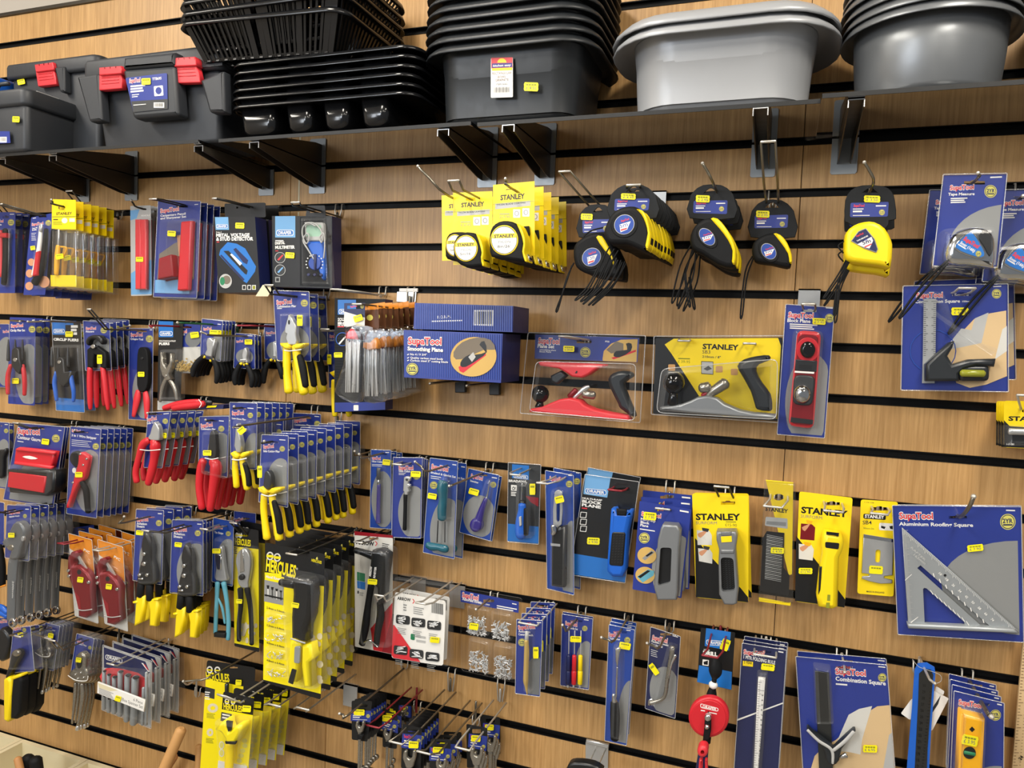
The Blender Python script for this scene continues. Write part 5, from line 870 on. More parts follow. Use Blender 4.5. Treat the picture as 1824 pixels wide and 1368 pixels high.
p = pr(t, 'wire_stripper', [(848, 650), (880, 640), (960, 690), (955, 740), (920, 900), (905, 935), (850, 980), (800, 1080), (745, 1245), (712, 1250), (715, 1210), (760, 1080), (800, 900), (840, 760)], .006, .018, 'red', .004); pr(t, 'jaw', smooth([(750, 690), (780, 640), (845, 640), (850, 760), (830, 810), (790, 790), (755, 740)], 2), .006, .015, 'rubber', .003, p)
tb(t, 'handle', [(885, 960), (930, 1050), (945, 1180), (955, 1290)], [30, 38, 36, 34], 'rubber', .012, .7, p)
for x, y in ((863, 662), (932, 715), (895, 780), (783, 972)): m = t.mb(); m.prism(ell(x, y, 12, 12, 12), .017, .02, 'chrome', .001); t.add('rivet', m, p)
m = t.mb(); m.base = .003; m.ink(ell(803, 838, 22, 30, 16), 'white'); t.add('mark', m); t.price(852, 885, 82, 58, '', 0, .02); t.blister(rr([(745, 610), (1010, 650), (1000, 1290), (720, 1260)], 50), .028, .008); t.rim(6)
t.stack(6, (1092, 398), (1440, 390), .02, 'blue carded red wire stripper', 'carded wire strippers', .014); hook('wire hook holding the wire strippers', 's', (812, 405), (905, 430), .125, 'F', 'dwire', .16)
V(220, 700, .241228)
c = [(182, 145), (350, 138), (285, 552), (150, 548)]
t = supa('red_plier_pack', 'k', 'pliers', c, .165, (176, 210, 245, 196, 24), [('Side Cutter', 172, 232, 262, 218, 14)], (308, 208, 20), (.9, .75, .45, .45), code=(295, 158, 335, 154, 6), hole=(240, 158, 90, 16))
def rpliers(t, jaws, L, R, band, o=.01, jm='steel'):
    p = pliers(t, jaws, jm, [L, R], o, .012); tb(t, 'zip_tie', band, 3.5, 'white', o+.022, .6, p, n=6); return p
rpliers(t, smooth([(205, 260), (228, 215), (258, 260), (262, 310), (258, 350), (200, 350), (178, 330), (195, 300)], 2), ([(185, 350), (145, 380), (115, 470), (90, 580), (98, 655)], [26, 30, 24, 24, 24], 'red', .85), ([(215, 355), (235, 385), (228, 480), (205, 590), (182, 670)], [26, 42, 32, 32, 26], 'red', .85), [(120, 418), (190, 425), (272, 418)]); t.price(288, 315, 60, 40, '', 0, .006); t.rim(3)
t.stack(5, (350, 138), (590, 132), .03, 'blue carded red handled side cutters', 'carded red side cutters', .03)
hook('wire loop hook holding the red side cutters', 's', (178, 150), (240, 160), .165, 'F', 'dwire', .19)
t = T('plier_pack', 'red handled pliers lying flat on top of the red side cutters', 'pliers', (460, 90), .13); m = t.mb(); p = tb(t, 'pliers', [(300, 112), (380, 90), (470, 72), (560, 66)], [20, 26, 24, 22], 'red', .02, .9); tb(t, 'handle', [(368, 112), (440, 100), (520, 92), (590, 80)], [22, 26, 26, 24], 'red', .045, .9, p); tb(t, 'zip_tie', [(555, 48), (575, 80), (560, 108)], 3.5, 'white', .06, .6, p); tb(t, 'jaw', [(590, 75), (650, 72)], [24, 18], 'gunm', .02, .5, p); pr(t, 'card', [(560, 95), (740, 88), (735, 118), (540, 122)], -.05, .02, 'navy')
m = t.mb(); m.prism([(620, 95), (690, 92), (680, 106), (610, 110)], .02, .021, 'tag'); t.add('price_sticker', m)
c = [(562, 178), (782, 178), (770, 625), (545, 540)]
c = [(562, 178), (778, 175), (765, 620), (556, 560)]
t = supa('red_plier_pack', 'k', 'pliers', c, .16, (572, 256, 658, 244, 26), [('Combination Plier', 572, 272, 680, 274, 13)], (722, 264, 22), (.75, .62, .45, .35), code=(705, 208, 740, 211, 6), hole=(655, 208, 80, 20))
rpliers(t, smooth([(625, 400), (635, 300), (655, 275), (672, 300), (682, 400), (680, 470), (650, 500), (620, 470)], 2), ([(590, 500), (570, 560), (560, 700), (580, 850)], [30, 30, 28, 26], 'red', .9), ([(655, 505), (685, 550), (665, 700), (640, 860)], [32, 46, 36, 28], 'red', .9), [(600, 480), (650, 490), (700, 480)], .01, 'gunm'); t.price(617, 443, 64, 40, '', 0, .024); t.blister(rr([(570, 285), (720, 280), (740, 640), (560, 600)], 20), .03); t.rim(5)
t.stack(5, (778, 175), (978, 165), .04, 'blue carded red handled combination pliers', 'carded red combination pliers', .02); hook('wire hook holding the red combination pliers', 's', (608, 200), (655, 210), .16, 'F', 'dwire', .185)
c = [(785, 72), (985, 80), (980, 560), (795, 560)]
t = supa('long_nose_plier_pack', 'k', 'pliers', c, .19, (802, 162, 888, 158, 26), [('Long Nose Plier', 800, 192, 905, 204, 13)], (936, 165, 20), (.9, .8, .4, .35), code=(915, 114, 960, 118, 6), hole=(872, 116, 90, 20))
ypliers(t, [(828, 230), (838, 225), (868, 380), (862, 440), (830, 440), (815, 390)], [[(825, 470), (825, 560), (835, 690)], [20, 24, 24]], [[(872, 480), (890, 570), (915, 705)], [20, 26, 28], [(895, 520), (920, 600), (928, 680)], [18, 22, 22]], [[(782, 445), (810, 430), (848, 460), (835, 490), (800, 475)], [(848, 470), (870, 440), (920, 430), (925, 450), (880, 480)]], [(800, 490), (850, 495), (908, 482)]); t.price(872, 278, 58, 46, '', -40, .03); t.blister(rr([(795, 200), (955, 200), (965, 545), (800, 545)], 16), .024); t.rim(5)
t.stack(6, (985, 80), (1250, 78), .03, 'blue carded yellow long nose pliers', 'carded yellow long nose pliers', .02); hook('wire hook holding the long nose pliers', 's', (818, 102), (872, 118), .19, 'F', 'dwire', .22)
t = supa('plier_pack', 'blue carded pliers behind the angled hook, card only showing', 'pliers', [(1252, 150), (1455, 160), (1455, 420), (1252, 400)], .03, (1262, 218, 1350, 208, 24), [('Combination Plier', 1262, 240, 1380, 246, 13)], (1430, 228, 22), (.5, .95, .4, .3), code=(1410, 175, 1445, 178, 6), hole=(1350, 185, 70, 18)); t.rim(4)
t = supa('plier_pack', 'blue carded pliers hung just above the yellow side cutters', 'pliers', [(1000, 195), (1178, 200), (1178, 480), (1005, 480)], .1, (1018, 282, 1085, 272, 22), [], (1148, 285, 18), (.8, .95, .4, .4), code=(1130, 234, 1165, 237, 6), hole=(1085, 225, 80, 18)); t.rim(5)
hook('long wire hook with a yellow tag at its tip, above the side cutters', 's', (905, 272), (1385, 180), .02, 'F', 'wire', .3); V(220, 700, .241228)
t = T('price_flag', 'yellow price tag on the tip of the long angled hook', 'tag', (875, 275), .31); t.price(872, 276, 54, 44, '', -40, 0)
c = [(1022, 312), (1215, 320), (1212, 840), (1000, 800)]
t = supa('side_cutter_pack', 'k', 'pliers', c, .26, (1034, 410, 1110, 402, 24), [('Side Cutting Plier', 1032, 436, 1155, 440, 15)], (1172, 412, 20), (.75, .72, .52, .4), code=(1150, 348, 1195, 351, 6), hole=(1090, 365, 110, 24))
ypliers(t, smooth([(1035, 640), (1040, 590), (1062, 575), (1085, 610), (1090, 660), (1085, 700), (1050, 720), (1030, 690)], 2), [[(1040, 750), (1035, 850), (1045, 960), (1060, 1070)], [26, 26, 26, 30]], [[(1095, 750), (1110, 850), (1135, 970), (1150, 1075)], [26, 28, 28, 32], [(1110, 800), (1140, 900), (1158, 1030)], [20, 28, 26]], [[(985, 700), (1020, 690), (1060, 730), (1045, 755), (1000, 735)], [(1055, 735), (1085, 705), (1155, 700), (1155, 720), (1105, 750)]], [(1018, 748), (1070, 762), (1128, 750)], 'dsteel'); t.price(1005, 582, 36, 88, '', 0, .02); t.blister(rr([(985, 520), (1190, 530), (1205, 820), (995, 790)], 20), .03); t.rim(6)
t.stack(9, (1215, 320), (1745, 215), .03, 'blue carded yellow side cutting pliers', 'carded yellow side cutters', .016)
hook('wire hook holding the yellow side cutters', 's', (1040, 358), (1095, 368), .26, 'F', 'dwire', .29); hook('stray wire hook right of the yellow side cutters', 's', (1708, 432), (1815, 445), .02, 'G', 'wire', .1)
# ================================================================== third row, right of the side cutters
V(640, 780, .175439)
c = [(118, 120), (322, 128), (328, 925), (108, 908)]
t = supa('glass_cutter_pack', 'k', 'glass cutter', c, .065, (130, 218, 215, 222, 28), [('Glass Cutter', 127, 245, 240, 252, 16)], None, (.6, .63, .55, .36), code=(265, 152, 302, 153, 8), lines=(127, 272, 250, 275, 5, 2, 14), hole=(245, 165, 70, 22), mat='blue2')
p = tb(t, 'glass_cutter', [(200, 470), (195, 650), (192, 770), (192, 860)], [20, 22, 22, 28], 'purple', .008); tb(t, 'head', [(195, 310), (195, 420)], [22, 24], 'dgrey', .008, .6, p); tb(t, 'ferrule', [(197, 430), (198, 470)], [12, 18], 'chrome', .008, 1, p); m_(t, 275, 248, 80, 58, '', 6, .003)
t.blister(rr([(165, 295), (228, 295), (225, 890), (160, 885)], 16), .02); t.rim(3); t.stack(3, (322, 128), (435, 150), .02, 'blue carded glass cutter with a purple handle', 'carded purple glass cutters'); hook('wire hook holding the purple glass cutters', 's', (0, 168), (245, 165), .065, 'G', 'wire', .17)
c = [(345, 200), (640, 205), (625, 1018), (330, 1005)]
t = supa('glass_cutter_pack', 'k', 'glass cutter', c, .085, (400, 322, 548, 322, 36), [('Glass Cutter', 400, 345, 520, 350, 20)], (580, 385, 38), (.72, .68, .52, .33), lines=(400, 360, 470, 362, 5, 2, 14), hole=(470, 262, 110, 26))
p = tb(t, 'glass_cutter', [(468, 580), (466, 720), (460, 930)], [22, 20, 22], 'rubber', .01); pr(t, 'head', [(450, 400), (480, 390), (512, 400), (512, 440), (495, 445), (495, 470), (512, 475), (512, 500), (495, 505), (510, 540), (490, 555), (488, 580), (455, 580), (450, 545), (440, 540)], .006, .014, 'zinc', .002, p); pr(t, 'wheel', ell(478, 425, 12, 12, 12), .013, .016, 'dsteel', .001, p); m_(t, 572, 368, 104, 60, '', 3, .004)
t.rim(4); t.stack(4, (640, 205), (695, 215), .03, 'blue bagged glass cutter with a black handle', 'carded black glass cutters', .02); hook('wire hook with paper sleeve holding the black glass cutters', 'l', (385, 270), (480, 260), .085, 'G', 'wwire', .14)
c = [(718, 205), (1000, 240), (965, 1228), (648, 1160)]
t = supa('bradawl_set_pack', 'k', 'tool set', c, .09, (730, 310, 900, 342, 44), [('Bradawl & Gimlet Set', 725, 358, 978, 408, 20)], (755, 480, 38), (.75, .75, .58, .36), code=(945, 275, 985, 280, 9), lines=(725, 390, 830, 405, 7, 2, 20), hole=(890, 292, 60, 30), mat='blue2')
p = tb(t, 'bradawl_handle', [(850, 450), (845, 520), (852, 620), (840, 720), (840, 820)], [52, 62, 46, 50, 46], 'teal', .016, .8); tb(t, 'top_cap', [(865, 405), (862, 440)], [36, 46], 'blue2', .012, .7, p)
q = tb(t, 'gimlet_handle', [(690, 1085), (740, 1105), (800, 1110), (860, 1125), (890, 1125)], [34, 42, 36, 42, 36], 'teal', .016, .8); tb(t, 'gimlet_shank', [(800, 840), (790, 1060)], 6, 'gunm', .014, 1, q); tb(t, 'awl_shank', [(870, 850), (868, 1060)], 5, 'gunm', .01, 1, p)
t.price(740, 592, 92, 58, '', 10, .004); t.blister(rr([(790, 400), (935, 420), (920, 840), (790, 840)], 40), .034, .01); t.rim(3); t.stack(2, (1000, 240), (1085, 262), .04, 'blue carded teal bradawl and gimlet set', 'carded teal gimlet sets'); hook('wire hook holding the teal gimlet sets', 's', (568, 245), (890, 290), .09, 'G', 'wire', .2)
c = [(1110, 312), (1420, 382), (1330, 1045), (1018, 955)]
t = supa('magnet_tool_pack', 'k', 'tool', c, .05, (1130, 400, 1250, 432, 36), [('Screwdriver', 1125, 442, 1208, 464, 18)], (1360, 475, 30), (.55, .68, .52, .32), code=(1345, 405, 1398, 414, 9), hole=(1250, 378, 100, 30), mat='blue2')
p = tb(t, 'handle', [(1285, 620), (1240, 740), (1205, 860)], [22, 34, 50], 'purple', .012, .7); m = t.mb(); m.prism(ell(1175, 890, 62, 72, 28), .004, .02, 'purple', .006, 3); t.add('round_end', m, p); tb(t, 'shaft', [(1326, 430), (1305, 560), (1290, 620)], [6, 8, 14], 'chrome', .01, 1, p)
t.price(1162, 548, 104, 62, '', 16, .004); t.blister(rr([(1270, 420), (1345, 440), (1260, 980), (1110, 940)], 30), .024); t.rim(3); t.stack(2, (1420, 382), (1448, 392), .03, 'blue carded purple handled tool hung askew', 'carded purple tools', .02)
hook('single wire hook holding the askew purple handled tool', 's', (915, 490), (1245, 372), .05, 'G', 'wire', .22)
V(900, 800, .197368)
c = [(28, 125), (320, 145), (300, 855), (20, 830)]
t = T('bradawl_pack', 'black and blue carded bradawl with a blue handle', 'bradawl', (185, 185), .05); m = t.card(c, 'dgrey', 14, slot(185, 185, 70, 22)); m.ink([(62, 135), (215, 148), (212, 278), (60, 260)], 'dblue'); pill(m, 75, 225, 205, 262, 'dblue', sh=12); m.text('BRADAWL', 30, 295, 198, 305, 20, 'white', .05); m.ink(rr([(52, 322), (105, 326), (103, 378), (52, 374)], 4), 'white'); m.text('CV', 62, 368, 95, 370, 28, 'black', .05); m.lines(52, 392, 100, 396, 8, 3, 14); m.ink([(22, 672), (300, 700), (298, 852), (20, 828)], 'dblue'); m.ink([(180, 420), (300, 440), (298, 520), (230, 480)], 'maroon'); t.cd()
p = tb(t, 'handle', [(152, 500), (152, 560), (140, 660), (140, 760), (148, 795)], [36, 40, 50, 54, 40], 'tool_blue', .016, .8); tb(t, 'grip', [(185, 540), (190, 660), (185, 770)], [20, 28, 24], 'rubber', .02, .8, p); tb(t, 'shank', [(152, 310), (148, 400), (145, 490)], [6, 7, 9], 'chrome', .012, 1, p); tb(t, 'collar', [(140, 478), (165, 490)], [22, 24], 'gunm', .014, .9, p); pr(t, 'inlay', rr([(122, 612), (142, 606), (146, 690), (126, 700)], 8), .024, .028, 'lgrey', .001, p)
m_(t, 245, 362, 52, 100, '', 0, .004); t.blister(rr([(85, 290), (225, 300), (235, 820), (80, 800)], 40), .034, .01); t.rim(5); hook('wire loop hook holding the blue bradawl', 'l', (90, 232), (185, 188), .05, 'G', 'wwire', .14)
c = [(362, 195), (615, 240), (620, 1315), (378, 1255)]
t = supa('angle_gauge_pack', 'k', 'angle gauge', c, .075, (400, 280, 490, 290, 34), [], (577, 315, 30), (.95, .8, .42, .42), code=(568, 240, 600, 244, 9), lines=None, hole=(490, 265, 90, 26), mat='blue2')
p = pr(t, 'stock', [(415, 720), (540, 700), (530, 1255), (412, 1240)], .004, .024, 'plast', .005); m = t.mb(); m.prism(smooth([(440, 420), (455, 380), (480, 370), (505, 385), (515, 430), (508, 680), (430, 680)], 2), .012, .016, 'steel', .001, 2, [smooth([(465, 460), (480, 440), (492, 460), (490, 640), (462, 640)], 2)]); t.add('blade', m, p); m = t.mb(); m.prism([(410, 850), (495, 858), (495, 880), (410, 872)], .0235, .025, 'zinc'); m.base = .025; t.add('band', m, p)
tb(t, 'wing_nut', [(430, 690), (440, 740), (425, 770)], [22, 26, 16], 'chrome', .028, .7, p); tb(t, 'slot_groove', [(440, 950), (438, 1120)], 14, 'gunm', .022, .4, p); t.price(488, 455, 82, 62, '', -14, .026); t.blister(rr([(400, 365), (560, 365), (545, 1270), (395, 1250)], 40), .034); t.rim(4)
t.stack(2, (615, 240), (685, 215), .03, 'blue carded angle gauge with black stock', 'carded angle gauges'); hook('wire loop hook holding the angle gauges', 'l', (330, 308), (500, 262), .075, 'G', 'wwire', .15)
c = [(720, 230), (1205, 298), (1080, 1205), (582, 1130)]
t = T('rasp_plane_pack', 'k', 'rasp plane', (1030, 350), .06); m = t.card(c, 'black', 3, [(960, 355), (1120, 345), (1120, 375), (960, 385)]); m.ink([(722, 232), (950, 262), (920, 438), (705, 405)], 'sky'); pill(m, 722, 352, 912, 400, 'dblue', sh=18); m.text('MULTI-RASP', 695, 448, 875, 470, 14, 'white', .04); m.text('BLOCK', 692, 480, 872, 504, 24, 'white', .05); m.text('PLANE', 690, 513, 862, 537, 24, 'white', .05); m.ink([(690, 526), (740, 532), (739, 542), (690, 536)], 'logo'); m.ink(t.U([(0, .79), (.62, .795), (1, .79), (1, .995), (0, .995)]), 'dblue')
for y in (565, 628, 690): m.ink(rr([(680, y), (738, y+5), (730, y+58), (672, y+52)], 4), 'white'); m.ink(rr([(686, y+6), (732, y+10), (724, y+52), (678, y+46)], 4), 'black')
t.cd()
p = pr(t, 'rasp_plane', [(950, 545), (990, 540), (1000, 570), (1100, 575), (1110, 560), (1138, 560), (1130, 620), (1100, 760), (1085, 1090), (1060, 1160), (960, 1160), (912, 1110), (915, 1020), (930, 800)], .004, .034, 'tool_blue', .008, None, 'blue plastic body'); pr(t, 'rasp_blade', rr([(962, 748), (1085, 752), (1062, 1060), (935, 1050)], 24), .033, .0355, 'black', .002, p); pr(t, 'end_clip', [(1000, 540), (1095, 545), (1090, 605), (1005, 600)], .03, .036, 'rubber', .003, p)
m = t.mb(); m.base = .0357
for i in range(11):
    for k in range(4): x, y = 975+k*27-i*2, 780+i*24; m.ink([(x, y), (x+14, y-5), (x+16, y-1), (x+2, y+5)], 'dgrey')
t.add('rasp_teeth', m, p); m_(t, 795, 830, 116, 62, '£ 9.90', 3, .002); t.rim(4); t.stack(2, (1205, 298), (1215, 250), .02, 'black and blue carded blue rasp plane', 'carded blue rasp planes', .06); hook('red wire loop hook holding the blue rasp planes', 'l', (990, 372), (1040, 360), .06, 'G', 'rwire', .1, .014)
c = [(1212, 468), (1678, 545), (1590, 1345), (1148, 1265)]
t = supa('rasp_plane_pack', 'k', 'rasp plane', c, .085, (1228, 598, 1405, 622, 34), [('Multirasp', 1222, 640, 1355, 660, 22), ('Block', 1220, 668, 1300, 680, 22), ('Plane', 1218, 695, 1290, 706, 22)], (1255, 802, 48), (.8, .7, .45, .4), code=(1575, 562, 1655, 576, 14), lines=(1215, 724, 1350, 745, 9, 1, 9), hole=(1435, 545, 130, 40), mat='blue')
m = t.mb(); m.base = .0012; m.ink(ell(1278, 960, 86, 76, 28, rot=10), 'sand'); m.ink([(1235, 985), (1320, 915), (1350, 930), (1260, 1005)], 'grey'); m.ink([(1265, 962), (1320, 925), (1335, 935), (1280, 972)], 'black'); m.ink(ell(1262, 1138, 88, 76, 28, rot=10), 'sand'); m.ink([(1190, 1150), (1290, 1085), (1345, 1100), (1340, 1140), (1240, 1205)], 'snip'); m.ink([(1195, 1152), (1285, 1092), (1310, 1100), (1220, 1165)], 'black'); t.add('picture', m)
def rasp(t, body, win, mat, o=.004, th=.036, teeth=True):
    m = t.mb(); m.prism(body, o, o+th, mat, .004, 3, [win]); p = t.add('rasp_plane', m); pr(t, 'rasp_blade', win, o+.004, o+.02, 'black', 0, p); return p
rasp(t, [(1420, 680), (1550, 690), (1580, 740), (1568, 900), (1555, 1300), (1545, 1365), (1370, 1365), (1340, 1250), (1350, 1100), (1375, 820), (1400, 720)], rr([(1400, 888), (1502, 890), (1490, 1205), (1376, 1235)], 26), 'cast', .004, .029); m_(t, 1305, 605, 118, 70, '£ 7.95', 6, .004)
t.stack(3, (1678, 545), (1695, 430), .017, 'blue carded grey multi rasp plane', 'carded grey rasp planes', .1); hook('thick wire loop hook holding the grey rasp planes', 'l', (1420, 540), (1440, 552), .07, 'G', 'wire', .1, .014)
# yellow and black cards
V(1200, 820, .230263)
def surform(lab, c, d, S, sub, hole, pics, wedge): 
    t = T('surform_pack', lab, 'rasp plane', hole[:2], d); m = t.card(c, 'syel', 20, slot(*hole)); m.text('STANLEY', *S, 'black', .04); m.text('SURFORM', *sub, 'mgrey', 0); m.ink(wedge, 'black')
    for q in pics: m.ink(q, 'dred' if q[0][1] < 520 else 'bag'); a = q[0]; b = q[2]; m.ink(smooth([(a[0]+6, a[1]+30), (a[0]+50, a[1]+10), (b[0]-20, b[1]-50), (b[0]-40, b[1]-25), (a[0]+30, a[1]+60)], 2), 'skin'); m.ink([(a[0]+40, b[1]-60), (b[0]-20, b[1]-50), (b[0]-30, b[1]-25), (a[0]+45, b[1]-35)], 'dgrey' if 'grey' in lab else 'lvl')
    return t, m
t, m = surform('grey', [(142, 255), (578, 275), (578, 1100), (172, 1060)], .062, (172, 460, 518, 462, 46), (172, 494, 335, 496, 22), (420, 330, 110, 36), [[(178, 540), (275, 545), (295, 580), (295, 655), (185, 655)], [(188, 680), (280, 688), (300, 720), (298, 800), (196, 780)]], [(165, 600), (300, 760), (520, 990), (576, 1060), (576, 1098), (172, 1058)])
m.lines(402, 478, 482, 480, 7, 1, 9, 'amber'); m.text('£15-90', 398, 508, 488, 514, 22, 'amber', 0); t.cd()
p = rasp(t, [(330, 552), (480, 552), (492, 600), (478, 690), (500, 1000), (490, 1110), (460, 1122), (390, 1118), (350, 1040), (345, 800), (350, 690), (330, 620)], rr([(362, 750), (462, 755), (475, 1010), (370, 1020)], 30), 'cast', .003, .032); m = t.mb(); m.prism([(365, 590), (448, 585), (450, 630), (370, 635)], .0345, .0358, 'syel'); m.prism([(362, 555), (450, 552), (440, 580), (370, 580)], .034, .037, 'cast', .001); t.add('front_window', m, p)
pr(t, 'name_plate', rr(box4(362, 692, 468, 722), 6), .034, .037, 'cast', .002, p); m = t.mb(); m.base = .0235
for i in range(15):
    for k in range(4): x, y = 370+k*24+i*1, 775+i*16; m.ink([(x, y), (x+14, y-7), (x+16, y-3), (x+2, y+4)], 'dsteel')
t.add('rasp_teeth', m, p); t.stack(2, (578, 275), (580, 262), .022, 'yellow and black carded grey surface rasp', 'carded grey surface rasps', .03); hook('thick black wire loop holding the grey surface rasps', 'l', (370, 205), (420, 332), .05, 'G', 'dwire', .085, .014)
c = [(712, 150), (925, 170), (905, 1125), (660, 1090)]
t = T('rasp_blade_bag', 'clear bag with a spare black rasp blade under a yellow header', 'rasp blade', (810, 285), .045); m = t.card([(712, 150), (925, 170), (915, 880), (890, 890), (848, 830), (720, 560), (690, 600)], 'syel', 1, ell(812, 285, 40, 26, 14)); m.text('STANLEY', 708, 388, 884, 408, 28, 'black', .04); m.ink(rr([(712, 436), (880, 450), (882, 530), (705, 505)], 10), 'lgrey'); m.ink([(720, 470), (870, 480), (868, 510), (715, 495)], 'grey'); t.cd('header')
m = t.mb(); m.base = .002; m.prism([(690, 600), (720, 548), (856, 562), (850, 830), (896, 890), (890, 1050), (668, 1010)], .0008, .002, 'black')
for i in range(27): x, y = 716-i*.6, 572+i*13; m.ink([(x+4, y), (x+130, y+26), (x+130, y+30), (x+4, y+6)], 'lgrey' if i % 2 else 'grey')
t.add('rasp_blade', m); m = t.mb(); m.prism([(660, 1060), (880, 1100), (905, 1098), (902, 1125), (658, 1090)], 0, .001, 'syel'); t.add('bottom_strip', m); m_(t, 802, 698, 104, 46, '£ 4.30', 3, .004); t.blister(rr([(700, 160), (945, 180), (925, 1110), (650, 1085)], 8), .007, .003, 'bagclear', 'clear_bag'); hook('wire loop hook holding the bagged rasp blade', 'l', (765, 360), (815, 285), .045, 'G', 'wwire', .11, .016)
t, m = surform('yellow and black carded yellow surface rasp with a long body', [(972, 240), (1385, 290), (1322, 1140), (938, 1090)], .05, (985, 405, 1345, 440, 46), (982, 442, 1148, 458, 24), (1225, 335, 120, 36), [[(985, 488), (1070, 495), (1095, 520), (1088, 620), (978, 610)], [(968, 645), (1065, 655), (1085, 690), (1075, 775), (968, 762)]], [(948, 585), (1120, 800), (1330, 1080), (1320, 1138), (938, 1088)]); t.cd()
p = pr(t, 'rasp_plane', [(1165, 555), (1300, 575), (1320, 640), (1305, 710), (1280, 760), (1270, 1140), (1230, 1160), (1120, 1140), (1105, 1060), (1135, 800), (1150, 720), (1140, 640)], .004, .034, 'syel', .009, None, 'yellow plastic body'); m = t.mb(); m.base = .0343; m.ink(rr([(1172, 630), (1282, 640), (1275, 690), (1172, 675)], 12), 'black'); m.ink([(1180, 550), (1280, 562), (1275, 590), (1240, 580), (1182, 575)], 'black'); m.ink([(1190, 1038), (1212, 1040), (1210, 1088), (1186, 1085)], 'amber'); m.ink([(1180, 1100), (1208, 1100), (1205, 1145), (1178, 1142)], 'amber'); t.add('openings', m, p)
pr(t, 'side_slot', [(1128, 830), (1148, 820), (1140, 1000), (1118, 1040)], .02, .0325, 'black', .001, p); tb(t, 'thumb_rest', [(1165, 980), (1185, 960), (1210, 985)], 8, 'lvl', .033, .5, p); m_(t, 1020, 856, 108, 46, '£12.90', 1, .003); hook('wire loop hook holding the yellow surface rasp', 'l', (1235, 395), (1230, 338), .05, 'G', 'wwire', .12, .016)
c = [(1448, 302), (1735, 322), (1700, 1055), (1420, 1030)]
t = T('plane_iron_pack', 'yellow carded square steel plane blade beside the roofing square', 'plane blade', (1590, 375), .035); m = t.card(c, 'syel', 20, slot(1590, 375, 130, 40)); m.ink(rr([(1468, 412), (1642, 422), (1640, 462), (1466, 450)], 12), 'black'); m.text('STANLEY', 1478, 443, 1630, 452, 24, 'white', .04); m.text('SB4', 1462, 494, 1532, 496, 28, 'dgrey', .01); m.text('50mm-2in', 1468, 530, 1550, 535, 12, 'amber', .02); m.ink(rr([(1590, 482), (1710, 490), (1710, 545), (1588, 540)], 14), 'white'); m.ink([(1605, 505), (1640, 515), (1630, 532), (1604, 522)], 'black'); m.ink([(1668, 510), (1700, 505), (1700, 535), (1675, 530)], 'black'); m.text('MADE IN ENGLAND', 1492, 1020, 1630, 1030, 12, 'dgrey', .01); m.text('1-12-134', 1476, 328, 1548, 333, 9, 'dgrey', .0); t.cd()
m = t.mb(); m.prism([(1470, 572), (1700, 610), (1692, 890), (1630, 896), (1625, 912), (1690, 925), (1688, 952), (1600, 955), (1510, 935), (1455, 915), (1460, 898), (1515, 895), (1512, 880), (1455, 872)], .001, .004, 'steel', .001, 2, [rr([(1562, 690), (1602, 692), (1596, 792), (1558, 790)], 18)]); p = t.add('plane_blade', m); pr(t, 'bevel', [(1470, 572), (1700, 610), (1700, 635), (1470, 598)], .004, .0045, 'chrome', 0, p); m_(t, 1565, 848, 108, 62, '', 4, .005); hook('wire loop hook holding the square plane blade', 'l', (1590, 415), (1592, 375), .035, 'G', 'wwire', .085, .014)
# roofing square
V(1500, 840, .248466)
c = [(362, 245), (1282, 255), (1300, 1222), (402, 1165)]
t = supa('roofing_square_pack', 'blue carded aluminium roofing square at the right edge', 'square', c, .06, (410, 338, 652, 340, 44), [('Aluminium Roofing Square', 408, 386, 940, 396, 24)], (1188, 360, 56), (.98, .6, .62, .35), code=(1175, 282, 1240, 284, 9), hole=(830, 328, 130, 30))
m = t.mb(); m.prism([(430, 402), (1265, 1140), (1270, 1160), (475, 1125)], .004, .008, 'alu', .0008, 2, [[(538, 692), (562, 672), (1060, 1108), (1064, 1122), (1012, 1120)], [(580, 842), (590, 834), (606, 838), (874, 1076), (880, 1090), (870, 1102), (600, 1092), (592, 1084)]])
m.prism([(470, 1092), (1228, 1128), (1272, 1160), (476, 1126)], .004, .02, 'alu', .003); m.base = .0082
for k in range(80):
    u = k/80; x, y = 432+u*44, 420+u*690; m.ink([(x+1, y), (x+(24 if k % 5 else 40), y), (x+(24 if k % 5 else 40), y+2), (x+1, y+2)], 'lgrey')
    x, y = 445+u*800, 420+u*705; L_ = (16 if k % 5 else 30); m.ink([(x, y+4), (x+2, y+4), (x+2-L_*.1, y+4+L_), (x-L_*.1, y+4+L_)], 'white')
for k in range(9):
    u = k/9; x, y = 690+u*420, 730+u*370; m.text(str(10+k*8), x, y, x+16, y+16, 16, 'white', .01); m.ink([(650+u*400, 730+u*370), (656+u*400, 728+u*370), (664+u*400, 755+u*370), (658+u*400, 757+u*370)], 'white'); m.ink([(630+u*290, 850+u*250), (634+u*290, 849+u*250), (655+u*290, 880+u*250), (650+u*290, 882+u*250)], 'white')
m.text('165mm', 510, 600, 590, 668, 18, 'lgrey', .0); m.text('RAFTER', 490, 548, 590, 640, 14, 'lgrey', .0); m.ink([(450, 778), (498, 735), (500, 738), (452, 781)], 'white'); m.ink([(490, 1080), (545, 1040), (545, 1044), (494, 1086)], 'white'); p = t.add('square', m)
m = t.mb(); m.base = .0084; m.ink(ell(738, 744, 10, 10, 12), 'black'); t.add('pivot_hole', m, p); m_(t, 955, 548, 116, 48, '£ 7.90', -6, .004); t.rim(4, .0008)
t.stack(2, (362, 245), (380, 240), .03, 'blue carded aluminium roofing square at the right edge', 'carded roofing squares', .004); hook('thick grey single hook holding the roofing squares', 's', (942, 180), (830, 325), .06, 'G', 'wire', .12, r=.0036)
